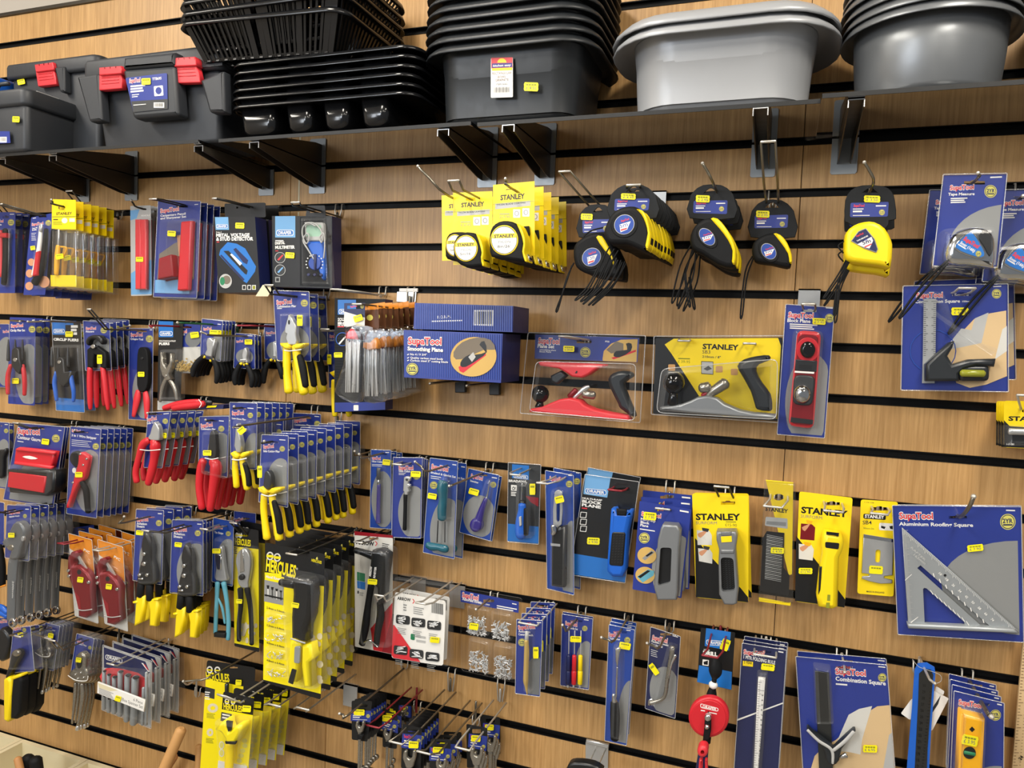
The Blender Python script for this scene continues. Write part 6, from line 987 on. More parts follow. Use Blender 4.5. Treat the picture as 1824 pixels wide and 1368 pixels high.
# ================================================================== fourth row, left
V(0, 880, .321716)
t = T('plier_pack', 'black handled tool with an orange edge at the left border', 'tool', (-5, 100), .1); m = t.card([(-60, 40), (22, 50), (22, 280), (-60, 270)], 'blue', 4); t.cd(); tb(t, 'handle', [(-10, 290), (5, 400), (10, 500)], [26, 28, 22], 'rubber', .01); tb(t, 'orange_edge', [(0, 515), (30, 505)], 5, 'orange', .015); t.rim(3)
c = [(40, 62), (170, 70), (160, 370), (28, 350)]
t = supa('adjustable_wrench_pack', 'k', 'wrench', c, .2, (50, 112, 110, 106, 14), [('Adjustable Wrench', 50, 130, 108, 124, 8)], (138, 122, 11), (.85, .72, .5, .36), code=(140, 86, 160, 86, 4), hole=(105, 92, 50, 12))
p = tb(t, 'adjustable_wrench', [(85, 330), (72, 400), (66, 520), (63, 640), (62, 700)], [32, 38, 35, 33, 32], 'wrench', .014, .3); m = t.mb(); m.prism(smooth([(45, 220), (70, 165), (100, 155), (130, 190), (132, 250), (110, 300), (95, 360), (50, 360), (60, 310), (30, 300), (8, 265), (40, 235)], 2), .004, .024, 'wrench', .005); t.add('head', m, p)
m = t.mb(); m.prism(ell(124, 248, 8, 14, 14), .022, .027, 'steel', .001); m.prism(ell(55, 298, 18, 18, 16), .01, .026, 'nickel', .003); t.add('thumbwheel', m, p); m = t.mb(); m.prism(ell(62, 715, 19, 27, 20), .012, .02, 'chrome', .002, 2, [ell(62, 716, 11, 16, 16)]); t.add('hanging_eye', m, p)
m = t.mb(); m.base = .0225; m.text('200mm', 68, 480, 66, 575, 9, 'lgrey', .02); t.add('size_mark', m, p); t.price(62, 228, 36, 26, '', 0, .028); t.blister(rr([(20, 150), (150, 140), (150, 375), (30, 385)], 16), .03); t.rim(4)
t.stack(6, (62, 715), (298, 645), .04, 'blue carded grey adjustable wrench', 'carded adjustable wrenches', .01); hook('long wire hook holding the adjustable wrenches', 'l', (-20, 95), (100, 95), .2, 'H', 'dwire', .26)
def pvc(c, d, hd, dx, dy, lab, grp, n, last):
    F = lambda pts: [(x+dx, y+dy) for x, y in pts]
    t = T('pipe_cutter_pack', 'k', 'pipe cutter', hd, d); m = t.card(c, 'bag', 4, slot(hd[0], hd[1], 50, 14)); m.ink(t.U([(0, 0), (1, 0), (1, .42), (.7, .36), (.3, .22), (0, .18)]), 'orange'); m.ink(t.U([(.66, .34), (1, .42), (1, .46), (.8, .42)]), 'white'); m.text('PVC', t.q(.6, .16)[0], t.q(.6, .16)[1], t.q(.85, .18)[0], t.q(.85, .18)[1], 12, 'white', .03); t.cd()
    p = pr(t, 'pipe_cutter', F([(372, 350), (390, 322), (415, 315), (428, 330), (400, 370), (398, 400), (430, 395), (480, 435), (505, 480), (500, 560), (508, 660), (470, 690), (430, 680), (430, 620), (395, 510), (370, 440)]), .004, .022, 'dred', .006); pr(t, 'blade', F([(418, 330), (430, 335), (495, 440), (490, 455), (470, 430)]), .008, .012, 'steel', .0, p)
    m = t.mb(); m.prism(F([(412, 540), (440, 570), (448, 640), (435, 640)]), .0215, .0225, 'maroon'); m.base = .022; m.ink(F(ell(438, 432, 12, 14, 14)), 'gunm'); t.add('handle_gap', m, p)
    for x, y in ((378, 455), (375, 425), (486, 490)): m = t.mb(); m.prism(F(ell(x, y, 8, 9, 12)), .021, .0255, 'chrome', .001); t.add('rivet', m, p)
    tb(t, 'wire_tie', F([(418, 636), (460, 645), (510, 638)]), 3, 'lgrey', .025, .6, p, n=6); t.price(444+dx, 475+dy, 34, 30, '', 8, .024); t.blister(rr(F([(365, 310), (500, 380), (520, 690), (415, 690)]), 16), .03); t.rim(2)
    t.stack(n, c[1], last, .03, lab, grp, .02)
pvc([(378, 218), (508, 255), (545, 716), (415, 672)], .12, (440, 262), 0, 0, 'orange carded red pipe cutter, left set', 'carded pipe cutters, left set', 4, (672, 205))
pvc([(540, 252), (680, 295), (708, 760), (580, 715)], .12, (620, 300), 158, 38, 'orange carded red pipe cutter, right set', 'carded pipe cutters, right set', 3, (775, 240))
hook('red wire loop hook holding the left pipe cutters', 'l', (335, 275), (445, 262), .12, 'I', 'rwire', .165); hook('wire loop hook holding the right pipe cutters', 'l', (530, 312), (625, 298), .12, 'I', 'wwire', .165)
t = supa('plier_pack', 'blue card peeping out behind the left pipe cutters', 'packaged tool', [(390, 190), (520, 170), (520, 300), (395, 300)], .02, None, [], hole=(450, 195, 40, 12))
V(200, 880, .219264)
def shears(lab, grp, c, d, dx, dy, S, ti, B, hole, n, last, px, hands):
    F = lambda pts: [(x+dx, y+dy) for x, y in pts]
    t = supa('aviation_shears_pack', 'k', 'shears', c, d, S, ti, B, (.8, .7, .62, .4), hole=hole, code=(c[1][0]-45, c[1][1]+22, c[1][0]-12, c[1][1]+24, 7))
    m = t.mb(); m.prism(smooth(F([(255, 320), (268, 310), (300, 370), (318, 440), (312, 520), (335, 600), (345, 680), (320, 740), (200, 735), (205, 640), (225, 560), (240, 500), (228, 430), (240, 360)]), 2), .006, .022, 'gunm', .006); p = t.add('shears', m)
    for x, y, r_ in ((250, 490, 16), (250, 570, 18), (215, 660, 14), (275, 660, 14)): m = t.mb(); m.prism(F(ell(x, y, r_, r_, 14)), .021, .027, 'chrome', .002); t.add('bolt', m, p)
    tb(t, 'latch', F([(215, 688), (250, 690)]), 8, 'chrome', .024, .7, p)
    for q, y_, tab in hands: 
        tb(t, 'handle', F(q[:2]), [34, 34], 'rubber', .014, .6, p); pr(t, 'yellow_grip', F(q[2:]), .004, .018, 'yel', .005, p, 'yellow grip'); pr(t, 'finger_stop', F(tab), .008, .02, 'yel', .003, p)
    t.price(*px, 60, 38, '', 6, .01); t.blister(rr(F([(215, 300), (340, 320), (350, 735), (195, 735)]), 30), .03); t.rim(8); t.stack(n, c[1], last, .03, lab, grp, .014)
HD = [([(235, 730), (225, 830), (190, 840), (262, 828), (230, 1045), (172, 1078)], 0, [(160, 875), (200, 872), (200, 890), (165, 892)]), ([(300, 740), (305, 860), (285, 855), (368, 850), (350, 1080), (295, 1075), (300, 950)], 0, [(330, 850), (368, 850), (368, 868), (330, 870)])]
c = [(196, 128), (415, 140), (400, 730), (170, 695)]
shears('blue carded yellow handled aviation shears, left set', 'carded aviation shears, left set', c, .155, 0, 0, (200, 222, 292, 218, 28), [('Aviation', 198, 248, 282, 252, 18), ('Shears', 198, 270, 262, 274, 18)], (378, 236, 24), (300, 188, 90, 18), 4, (640, 105), (222, 315), HD)
c = [(490, 215), (735, 225), (735, 822), (470, 795)]
shears('blue carded yellow handled aviation shears, middle set', 'carded aviation shears, middle set', c, .15, 325, 95, (500, 305, 605, 302, 30), [('Aviation', 498, 328, 590, 338, 18), ('Shears', 498, 352, 570, 360, 18)], (694, 318, 24), (600, 262, 100, 20), 4, (812, 212), (535, 412), HD)
hook('wire hook holding the left aviation shears', 's', (98, 185), (300, 190), .155, 'I', 'wire', .25); hook('wire loop hook holding the middle aviation shears', 'l', (270, 298), (610, 262), .15, 'I', 'dwire', .25)
c = [(822, 195), (985, 228), (975, 745), (810, 705)]
t = supa('tin_snips_pack', 'blue carded tin snips with pale blue handles', 'snips', c, .1, (828, 278, 895, 284, 22), [('Tin Snips', 828, 318, 902, 328, 16)], (942, 322, 20), (.8, .7, .62, .42), hole=(900, 262, 60, 16), mat='blue2')
p = pr(t, 'tin_snips', smooth([(850, 480), (870, 430), (890, 440), (905, 560), (920, 660), (925, 705), (840, 705), (835, 640), (850, 560)], 2), .006, .016, 'steel', .003); pr(t, 'cutting_edge', [(832, 490), (884, 495), (880, 620), (850, 615), (835, 540)], .008, .019, 'chrome', .002, p)
tb(t, 'handle', [(855, 720), (850, 860), (842, 1000), (838, 1130)], [22, 19, 19, 18], 'snip', .014, .7, p, 'pale blue handle'); tb(t, 'handle', [(905, 720), (930, 860), (945, 1030), (940, 1180)], [24, 20, 20, 20], 'snip', .014, .7, p, 'pale blue handle'); tb(t, 'inner_bow', [(860, 845), (895, 930), (915, 1050)], [8, 12, 10], 'snip', .014, .8, p); pr(t, 'end_latch', rr([(822, 1125), (920, 1130), (915, 1175), (820, 1165)], 8), .006, .022, 'black', .003, p)
t.price(845, 463, 68, 40, '', 0, .022); t.blister(rr([(815, 350), (960, 380), (960, 720), (815, 700)], 30), .028); t.rim(6); hook('wire loop hook holding the pale blue tin snips', 'l', (745, 285), (900, 262), .1, 'I', 'wwire', .18)
t = supa('tin_snips_pack', 'blue card of tin snips hidden behind the black and yellow ones', 'snips', [(990, 140), (1165, 160), (1160, 420), (990, 400)], .03, (998, 222, 1060, 214, 22), [('Tin Snips', 998, 248, 1065, 256, 14)], hole=(1080, 200, 70, 18)); t.rim(3)
c = [(985, 258), (1188, 295), (1192, 1285), (992, 1235)]
t = T('tin_snips_pack', 'k', 'snips', (1060, 335), .085); m = t.card(c, 'black', 10, slot(1060, 338, 90, 22)); m.ink(t.U([(0, .17), (1, .155), (1, .965), (0, .975)]), 'hyel'); m.text('HERCULES', 998, 408, 1125, 425, 48, 'hyel', .03)
for x in (1012, 1040): m.ink(ell(x, 335, 16, 22, 14), 'bag'); m.ink([(x-14, 330), (x+14, 332), (x+14, 342), (x-14, 340)], 'hyel')
m.lines(990, 440, 1015, 444, 8, 4, 14, 'dgrey'); t.cd(); m = t.mb(); m.base = .001; random.seed(9)
for k in range(14): x, y = random.uniform(1060, 1180), random.uniform(1060, 1220); m.ink(ell(x, y, random.uniform(10, 22), random.uniform(14, 26), 10), 'cream')
t.add('print', m); p = pr(t, 'tin_snips', smooth([(1045, 450), (1080, 445), (1120, 520), (1115, 640), (1100, 720), (1100, 765), (1040, 760), (1015, 700), (1018, 640), (1000, 560), (1010, 490)], 2), .006, .016, 'steel', .003); pr(t, 'cutting_edge', [(1040, 455), (1062, 450), (1070, 630), (1035, 640)], .014, .018, 'chrome', .001, p); m = t.mb(); m.prism(ell(1045, 678, 22, 24, 16), .015, .022, 'gunm', .002); t.add('pivot', m, p)
for q in ([(1040, 770), (1045, 900), (1030, 1050), (1030, 1190)], [(1095, 770), (1120, 900), (1130, 1060), (1132, 1220)]): tb(t, 'handle', q, [26, 22, 20, 20], 'rubber', .014, .7, p)
t.price(1030, 872, 50, 36, '', 4, .02); t.blister(rr([(1000, 430), (1150, 450), (1150, 1235), (1005, 1200)], 40), .026); t.stack(2, (1188, 295), (1240, 250), .05, 'black and yellow carded tin snips with black handles', 'carded black handled tin snips'); hook('wire loop hook holding the black handled tin snips', 'l', (985, 235), (1070, 335), .085, 'I', 'dwire', .12)
# riveters
V(440, 920, .255892)
c = [(128, 180), (542, 262), (512, 1275), (112, 1150)]
t = T('riveter_pack', 'k', 'riveter', (365, 250), .235); m = t.card(c, 'black', 14, slot(365, 250, 140, 30)); m.ink(t.U([(0, .215), (.28, .2), (.28, .25), (1, .22), (1, .96), (0, .985)]), 'hyel'); m.text('HERCULES', 130, 375, 338, 425, 78, 'hyel', .035); m.text('®', 342, 370, 355, 372, 14, 'white', 0)
for x, y in ((160, 275), (210, 285)): m.ink(ell(x, y, 25, 30, 18), 'bag', [ell(x, y, 15, 20, 14)]); m.ink([(x-24, y-10), (x+24, y-6), (x+24, y+12), (x-24, y+8)], 'hyel')
m.text('HERCULES', 448, 312, 518, 330, 18, 'hyel', .02); m.ink([(470, 318), (508, 326), (490, 345)], 'dgrey'); m.ink([(483, 285), (490, 280), (494, 300), (478, 298)], 'badge'); m.ink([(123, 392), (258, 424), (258, 434), (122, 402)], 'hyel'); m.text('Hand Riveter', 132, 425, 250, 450, 18, 'white', .03)
m.ink([(122, 440), (256, 470), (252, 618), (118, 590)], 'grey')
for k, x in enumerate((146, 176, 206, 236)): m.ink([(x-3, 500+k*6), (x+3, 501+k*6), (x+3, 560+k*8), (x-3, 560+k*8)], 'black' if k % 2 else 'white'); m.ink([(x-10, 478+k*12), (x+10, 480+k*12), (x+6, 505+k*8), (x-6, 503+k*8)], 'black')
m.ink([(122, 540), (252, 568), (252, 580), (122, 552)], 'black')
for k in range(4): m.text(['2.4mm x 5.6mm', '3.2mm x 6.4mm', '4.0mm x 6.4mm', '4.8mm x 6.4mm'][k], 135, 640+k*122, 258, 672+k*122, 13, 'dgrey', .01)
random.seed(4)
for k in range(16): x, y = random.uniform(440, 515), random.uniform(800, 1200); m.ink(ell(x, y, random.uniform(12, 24), random.uniform(16, 28), 10), 'cream')
t.cd(); p = pr(t, 'riveter', [(305, 440), (330, 430), (420, 432), (445, 470), (450, 560), (435, 700), (405, 780), (400, 880), (302, 855), (300, 700), (312, 540)], .006, .036, 'plast', .01); tb(t, 'nose', [(330, 470), (270, 465), (232, 458)], [34, 28, 22], 'plast', .026, .9, p)
pr(t, 'lower_handle', [(380, 900), (440, 890), (450, 960), (465, 985), (425, 1020), (440, 1190), (390, 1200), (375, 1040)], .006, .032, 'hyel', .006, p, 'yellow handle'); pr(t, 'fixed_handle', [(300, 865), (372, 880), (360, 1000), (335, 1160), (285, 1150), (278, 1040)], .006, .028, 'hyel', .006, p, 'yellow handle'); pr(t, 'spanner', rr([(330, 905), (370, 905), (365, 1025), (325, 1020)], 12), .028, .032, 'alu', .001, p); pr(t, 'badge_plate', rr([(312, 1060), (342, 1070), (318, 1170), (285, 1155)], 4), .028, .03, 'black', 0, p); tb(t, 'handle_groove', [(400, 560), (370, 640), (375, 740)], 14, 'gunm', .03, .5, p); tb(t, 'wire_bail', [(305, 850), (405, 882)], 6, 'lgrey', .034, .6, p)
for k in range(4):
    y = 660+k*124; m = t.mb(); q_ = rr([(118, y), (280, y+30), (272, y+105), (112, y+80)], 14); m.prism(q_, .001, .018, 'clear', .006)
    for i in range(16): a = random.uniform(140, 250); b = y+random.uniform(50, 85); e = random.uniform(-24, 24); m.tube([(a, b), (a+e, b-random.uniform(0, 22))], 3.4, 'bright', random.uniform(.003, .01), 1, 5, 1)
    t.add('rivet_compartment', m)
t.price(334, 618, 56, 36, '', 10, .037); t.blister(rr([(215, 400), (470, 450), (480, 1220), (270, 1190)], 40), .042, .01); t.stack(5, (542, 262), (762, 145), .03, 'black and yellow carded hand riveter', 'carded black and yellow riveters', .01); hook('wire loop hook holding the carded hand riveters', 'l', (310, 262), (375, 250), .235, 'I', 'dwire', .26, .014)
c = [(748, 102), (1015, 152), (1012, 960), (752, 905)]
t = T('riveter_pack', 'white and red carded black hand riveter', 'riveter', (870, 150), .09); m = t.card(c, 'bag', 3, slot(880, 155, 60, 20)); m.ink([(748, 102), (1015, 132), (1015, 150), (748, 130)], 'maroon'); m.text('ARROW', 758, 190, 885, 205, 26, 'black', .05); m.ink([(890, 172), (902, 188), (890, 205), (898, 205), (908, 188), (898, 172)], 'logo'); m.lines(940, 190, 990, 200, 5, 3, 12, 'dgrey')
m.ink([(766, 385), (822, 398), (820, 455), (766, 445)], 'green'); m.ink([(766, 448), (824, 458), (822, 510), (768, 498)], 'dblue'); m.text('1', 768, 535, 778, 537, 18, 'dgrey', .02); m.lines(782, 530, 812, 536, 4, 3, 9, 'grey'); m.ink([(1012, 600), (1012, 958), (880, 930), (860, 780)], 'red'); m.ink([(1012, 680), (1012, 958), (940, 940)], 'maroon'); t.cd()
p = pr(t, 'riveter', [(860, 240), (920, 232), (975, 270), (970, 330), (955, 420), (940, 600), (905, 640), (898, 500), (880, 480), (850, 480), (838, 440), (850, 330)], .006, .034, 'plast', .009); tb(t, 'nose', [(880, 275), (810, 250), (755, 235)], [30, 24, 22], 'plast', .024, .9, p); tb(t, 'handle', [(865, 480), (845, 600), (825, 760), (800, 890)], [26, 24, 30, 24], 'rubber', .018, .7, p); tb(t, 'handle', [(925, 600), (930, 690), (910, 800), (900, 900)], [24, 30, 26, 22], 'rubber', .018, .7, p); tb(t, 'bail', [(815, 880), (850, 860), (890, 890), (910, 910)], 5, 'chrome', .03, 1, p)
m = t.mb(); m.base = .0345; m.text('ARROW', 862, 420, 872, 350, 16, 'white', .03); m.text('RIVETER', 892, 430, 902, 352, 14, 'white', .03); t.add('side_mark', m, p); t.price(872, 455, 68, 38, '', 4, .036); t.blister(rr([(755, 215), (990, 235), (990, 930), (775, 905)], 40), .04, .01); hook('wire loop hook holding the white carded riveter', 'l', (775, 180), (880, 152), .09, 'I', 'wire', .15)
c = [(1030, 525), (1385, 588), (1365, 1040), (1005, 985)]
t = T('rivet_set_pack', 'k', 'rivets', (1210, 560), .1); m = t.card(c, 'white', 20); m.text('ARROW', 1046, 578, 1140, 592, 20, 'black', .04); m.ink([(1150, 575), (1162, 590), (1150, 605), (1158, 606), (1168, 590), (1158, 575)], 'logo'); random.seed(8)
for k in range(15): m.ink([(1284+k*5.5, 596+k*1), (1287+k*5.5, 596+k), (1287+k*5.5, 670+k), (1284+k*5.5, 670+k)], 'dgrey')
m.lines(1088, 618, 1112, 622, 8, 3, 18, 'grey'); m.lines(1158, 632, 1230, 645, 5, 4, 14, 'grey'); m.ink(t.U([(0, .5), (.02, .5), (.56, .995), (.04, .995), (0, .96)]), 'logo'); m.ink(rr([(1140, 815), (1168, 820), (1166, 862), (1138, 856)], 8), 'green')
for y in (826, 856): m.ink([(1178, y), (1242, y+10), (1242, y+24), (1178, y+14)], 'lgrey')
W6 = [(1038, 682), (1145, 702), (1255, 722), (1022, 895), (1132, 920), (1243, 940)]
for x, y in W6: m.ink(rr([(x, y), (x+96, y+12), (x+94, y+72), (x-2, y+62)], 14), 'dgrey'); m.lines(x+10, y+95, x+70, y+105, 4, 4, 12, 'grey')
t.cd(); m = t.mb()
for x, y in W6:
    for i in range(9): a, b = x+random.uniform(12, 40), y+random.uniform(14, 56); m.tube([(a, b), (a+random.uniform(25, 48), b+random.uniform(-14, 18))], 4, 'bright', .004, 1, 6, 1)
e = t.add('rivets', m, None, 'steel rivets behind the six windows'); e['kind'] = 'stuff'; t.price(1306, 860, 66, 40, '', 6, .004)
m = t.mb(); m.prism(rr([(1020, 425), (1400, 480), (1400, 1050), (1000, 985)], 20), -.012, -.001, 'clear', .004); t.add('plastic_box', m); t.stack(2, (1385, 588), (1412, 560), .06, 'white carded rivet assortment with six windows', 'carded rivet assortments')
hook('wide wire loop hook left of the pair over the white rivet sets', 'l', (920, 550), (1090, 500), .08, 'J', 'wwire', .2, .011, plate=True); V(440, 920, .255892); hook('wide wire loop hook right of the pair over the white rivet sets', 'l', (1208, 605), (1345, 545), .1, 'J', 'wwire', .18, .012, plate=True)
# ================================================================== fifth row: rivets, punch, screwdrivers
V(800, 1020, .241228)
c = [(78, 110), (535, 190), (482, 810), (95, 720)]
t = T('rivet_pack', 'clear pack of bright rivets in four pockets under a blue header', 'rivets', (290, 205), .035); m = t.mb(); m.base = 0; t.c = [(85, 130), (515, 215), (512, 298), (85, 215)]; m.prism(t.c, -.0006, 0, 'blue', holes=[slot(292, 208, 80, 30)]); t.cm = m; m.logo(96, 180, 215, 205, 34); m.text('Assorted Rivets', 96, 202, 240, 232, 20, 'white', .03); m.text('100 piece', 246, 232, 300, 243, 12, 'white', .02); m.lines(352, 248, 500, 275, 8, 2, 16); m.lines(465, 232, 498, 238, 7, 1, 9); t.cd('header')
random.seed(11)
for q in ([(128, 240), (300, 270), (285, 480), (120, 455)], [(305, 280), (470, 310), (450, 520), (305, 490)], [(140, 480), (305, 520), (300, 760), (125, 725)], [(320, 520), (480, 550), (475, 805), (320, 775)]):
    m = t.mb(); m.prism(rr(q, 24), 0, .02, 'clear', .006); pk = t.add('pocket', m); m = t.mb()
    for i in range(130):
        u, v = random.uniform(.12, .88), .34+.6*random.random()**.8; x, y = [(q[0][k]*(1-u)+q[1][k]*u)*(1-v)+(q[3][k]*(1-u)+q[2][k]*u)*v for k in (0, 1)]; a = random.uniform(0, 2*PI); L_ = random.uniform(9, 17); o = random.uniform(.002, .016); m.tube([(x-L_*math.cos(a), y-L_*math.sin(a), o), (x+L_*math.cos(a), y+L_*math.sin(a), o)], random.choice((3.4, 4.2, 5.2)), 'bright', .008, 1, 5, 1, False)
    e = t.add('rivets', m, pk, 'loose bright rivets'); e['kind'] = 'stuff'
m = t.mb(); m.prism(rr([(78, 108), (538, 190), (488, 812), (92, 722)], 20), -.003, -.0018, 'clear'); t.add('backing', m); m_(t, 182, 398, 68, 48, '', 8, .022); hook('single wire hook holding the clear rivet pack', 's', (200, 272), (295, 205), .035, 'J', 'wire', .11)
c = [(498, 345), (690, 355), (670, 915), (488, 890)]
t = supa('centre_punch_pack', 'k', 'punch', c, .14, (512, 420, 635, 412, 28), [('Automatic', 512, 440, 600, 446, 15), ('Centre Punch', 512, 462, 620, 470, 15)], (538, 515, 28), (.85, .8, .5, .32), code=(648, 372, 680, 373, 7), hole=(590, 378, 90, 20), om='mgrey')
p = tb(t, 'centre_punch', [(572, 500), (572, 600), (568, 720), (566, 800), (570, 840), (576, 900)], [16, 20, 20, 20, 12, 4], 'gold', .012, 1); tb(t, 'cap', [(574, 440), (573, 492)], [13, 15], 'lgrey', .012, 1, p); m_(t, 640, 592, 40, 84, '', 0, .004); t.blister(rr([(545, 430), (605, 430), (605, 900), (540, 890)], 20), .026); t.rim(2)
t.stack(4, (690, 355), (782, 225), .025, 'blue carded brass centre punch', 'carded centre punches', .008); hook('wire loop hook holding the brass centre punches', 'l', (580, 380), (595, 378), .14, 'J', 'wwire', .15, .02)
c = [(835, 308), (1060, 345), (1030, 862), (822, 830)]
t = supa('screwdriver_pack', 'k', 'screwdriver set', c, .05, (858, 385, 945, 398, 26), [('4 Needle Set', 870, 412, 950, 425, 14)], (1002, 412, 20), (.85, .82, .4, .5), code=(995, 350, 1030, 355, 7), hole=(940, 358, 90, 22), om='grey')
for x, cm_ in ((880, 'navy'), (922, 'red'), (968, 'yel')):
    p = tb(t, 'screwdriver', [(x+2, 615), (x, 720)], [16, 17], cm_, .01, .9); tb(t, 'cap', [(x, 730), (x-2, 820)], [19, 18], cm_, .01, .9, p); tb(t, 'shaft', [(x+6, 430), (x+3, 600)], 4, 'lgrey', .01, 1, p); tb(t, 'tip', [(x-2, 815), (x-3, 845)], 8, 'lgrey', .008, 1, p)
m_(t, 935, 492, 84, 44, '', 2, .018); t.rim(4); t.stack(2, (1060, 345), (1062, 330), .03, 'blue carded set of three coloured fine screwdrivers', 'carded coloured screwdrivers'); hook('red tipped single wire hook over the coloured screwdrivers', 's', (838, 388), (940, 350), .05, 'J', 'wire', .14)
c = [(1180, 385), (1370, 425), (1310, 1275), (1148, 1238)]
t = supa('pin_lifter_pack', 'k', 'lifter', c, .085, (1182, 470, 1262, 474, 26), [('Tack Lifter', 1182, 492, 1264, 500, 14)], (1316, 498, 22), (.98, .82, .48, .38), code=(1308, 428, 1340, 432, 7), hole=(1262, 440, 100, 24), om='grey', mat='blue2')
p = tb(t, 'handle', [(1222, 960), (1225, 1060), (1222, 1230)], [30, 36, 30], 'rubber', .016, .8); tb(t, 'shaft', [(1242, 700), (1232, 920)], 7, 'chrome', .014, 1, p); pr(t, 'forked_tip', [(1226, 560), (1262, 556), (1250, 650), (1240, 710), (1228, 650)], .01, .016, 'chrome', .002, p); tb(t, 'collar', [(1215, 900), (1222, 955)], [12, 22], 'chrome', .016, .9, p); m_(t, 1298, 542, 86, 50, '', 10, .004); t.blister(rr([(1205, 545), (1280, 550), (1260, 1250), (1185, 1230)], 20), .03); t.rim(3)
t.stack(3, (1370, 425), (1384, 375), .025, 'blue carded black handled tack lifter', 'carded tack lifters', .01); hook('wire hook holding the black handled tack lifters', 's', (1125, 480), (1270, 425), .085, 'J', 'wire', .17)
c = [(1488, 402), (1708, 475), (1668, 1075), (1448, 1000)]
t = supa('claw_tool_pack', 'blue carded chrome bent magnetic tool hung at a slant', 'tool', c, .06, (1498, 492, 1610, 520, 30), [('Flexible Magnetic', 1492, 512, 1620, 545, 14), ('Pick Up Tool', 1492, 535, 1575, 556, 14)], None, (.62, .72, .52, .3), code=(1650, 468, 1690, 480, 7), lines=(1490, 570, 1540, 585, 4, 4, 14), hole=(1605, 455, 90, 24), mat='navy')
p = tb(t, 'bent_tool', [(1650, 550), (1635, 650), (1610, 800), (1595, 900), (1560, 940), (1480, 965)], [18, 17, 15, 14, 13, 14], 'nickel', .014, .9); tb(t, 'clip', [(1672, 610), (1640, 680), (1620, 780)], [12, 8, 4], 'chrome', .02, .6, p); tb(t, 'end_hook', [(1500, 935), (1478, 945), (1475, 975)], 9, 'chrome', .014, 1, p); m_(t, 1512, 714, 40, 92, '', -35, .004); t.blister(rr([(1610, 540), (1680, 560), (1640, 960), (1480, 1000)], 20), .024); t.rim(3)
hook('wire hook holding the slanted magnetic tool', 's', (1462, 522), (1600, 452), .06, 'J', 'wire', .16)
# hand drill, rule, squares, level
V(1200, 1080, .210526)
c = [(275, 182), (490, 222), (500, 700), (200, 660)]
t = T('hand_drill', 'red wheeled hand drill hanging from a black and blue card', 'hand drill', (375, 250), .06); m = t.card([(230, 182), (520, 222), (490, 708), (198, 640)], 'black', 10, slot(372, 250, 110, 40)); m.ink([(275, 184), (484, 218), (470, 375), (262, 335)], 'dblue'); pill(m, 275, 280, 420, 325, 'dblue', sh=14); m.text('HAND', 255, 374, 305, 380, 14, 'white', .02); m.text('DRILL', 248, 410, 372, 425, 32, 'white', .06); m.ink(rr([(245, 448), (298, 455), (295, 505), (242, 498)], 4), 'white'); m.ink([(252, 470), (290, 458), (288, 496), (256, 492)], 'black'); m.ink([(215, 498), (492, 555), (488, 706), (198, 640)], 'dblue'); t.cd()
p = tb(t, 'chuck', [(358, 450), (355, 500), (352, 560), (345, 600)], [36, 52, 52, 30], 'rubber', .04, 1); tb(t, 'spindle', [(345, 600), (340, 660)], 20, 'rubber', .04, 1, p); tb(t, 'white_collar', [(336, 655), (334, 675)], [36, 36], 'white', .04, 1, p, n=14); tb(t, 'frame', [(330, 690), (318, 780), (300, 1000), (280, 1150)], [26, 44, 30, 30], 'rubber', .03, .8, p)
m = t.mb(); m.prism(ell(296, 942, 172, 172, 56), .055, .068, 'red', .004, 3); m.prism(ell(294, 945, 150, 150, 48), .067, .0695, 'red', .001); m.base = .0695; w_ = t.add('wheel', m, None, 'round red drive wheel'); m = t.mb(); m.base = .0695; m.ink(rr([(225, 820), (380, 862), (376, 892), (225, 858)], 16), 'white'); m.ink(rr([(231, 826), (374, 865), (371, 886), (231, 853)], 14), 'red'); m.text('DRAPER', 245, 858, 362, 884, 22, 'white', .035); m.lines(230, 885, 265, 890, 9, 1, 9); m.lines(290, 900, 365, 915, 9, 1, 9); t.add('wheel_print', m, w_)
q = pr(t, 'crank_arm', [(262, 960), (290, 900), (316, 960), (315, 1060), (300, 1130), (245, 1140), (255, 1060)], .07, .078, 'rubber', .002); 
for y, r_ in ((948, 30), (1028, 20)): m = t.mb(); m.prism(ell(288-(y-948)*.1, y, r_, r_, 20), .077, .086, 'chrome', .003); t.add('bolt', m, q)
h = tb(t, 'side_handle', [(260, 1170), (250, 1240), (235, 1400)], [36, 40, 50], 'navy', .06, .9); m = t.mb(); m.prism(ell(243, 1235, 46, 52, 28), .075, .098, 'logo', .006, 3, [ell(243, 1238, 17, 20, 16)]); t.add('knob_end', m, h, 'orange-red knob'); pr(t, 'grip_stripe', rr([(215, 1300), (245, 1300), (240, 1420), (205, 1420)], 8), .08, .09, 'logo', .003, h); pr(t, 'grip_stripe', rr([(262, 1300), (285, 1300), (288, 1420), (265, 1420)], 8), .08, .09, 'logo', .003, h)
t.price(436, 326, 72, 96, '', 22, .004); hook('red wire loop hook holding the hand drill', 'l', (305, 425), (380, 258), .06, 'J', 'rwire', .16, .014)
c = [(580, 312), (955, 372), (885, 1420), (508, 1420)]
t = supa('folding_rule_pack', 'k', 'folding rule', c, .08, (592, 402, 765, 425, 36), [('1 MTR FOLDING RULE', 590, 440, 858, 492, 28)], None, None, code=(885, 388, 928, 396, 11), hole=(770, 388, 110, 32), mat='navy')
m = t.cm; m = t.mb(); m.base = .0008; m.ink([(536, 955), (926, 812), (926, 824), (536, 970)], 'white'); m.ink([(585, 460), (672, 470), (670, 512), (584, 502)], 'syel'); m.text('2 YEAR', 594, 482, 664, 492, 20, 'black', .02); t.add('print', m); m = t.mb(); m.prism([(715, 610), (775, 618), (715, 1420), (672, 1420)], .003, .012, 'white', .002); m.base = .0122
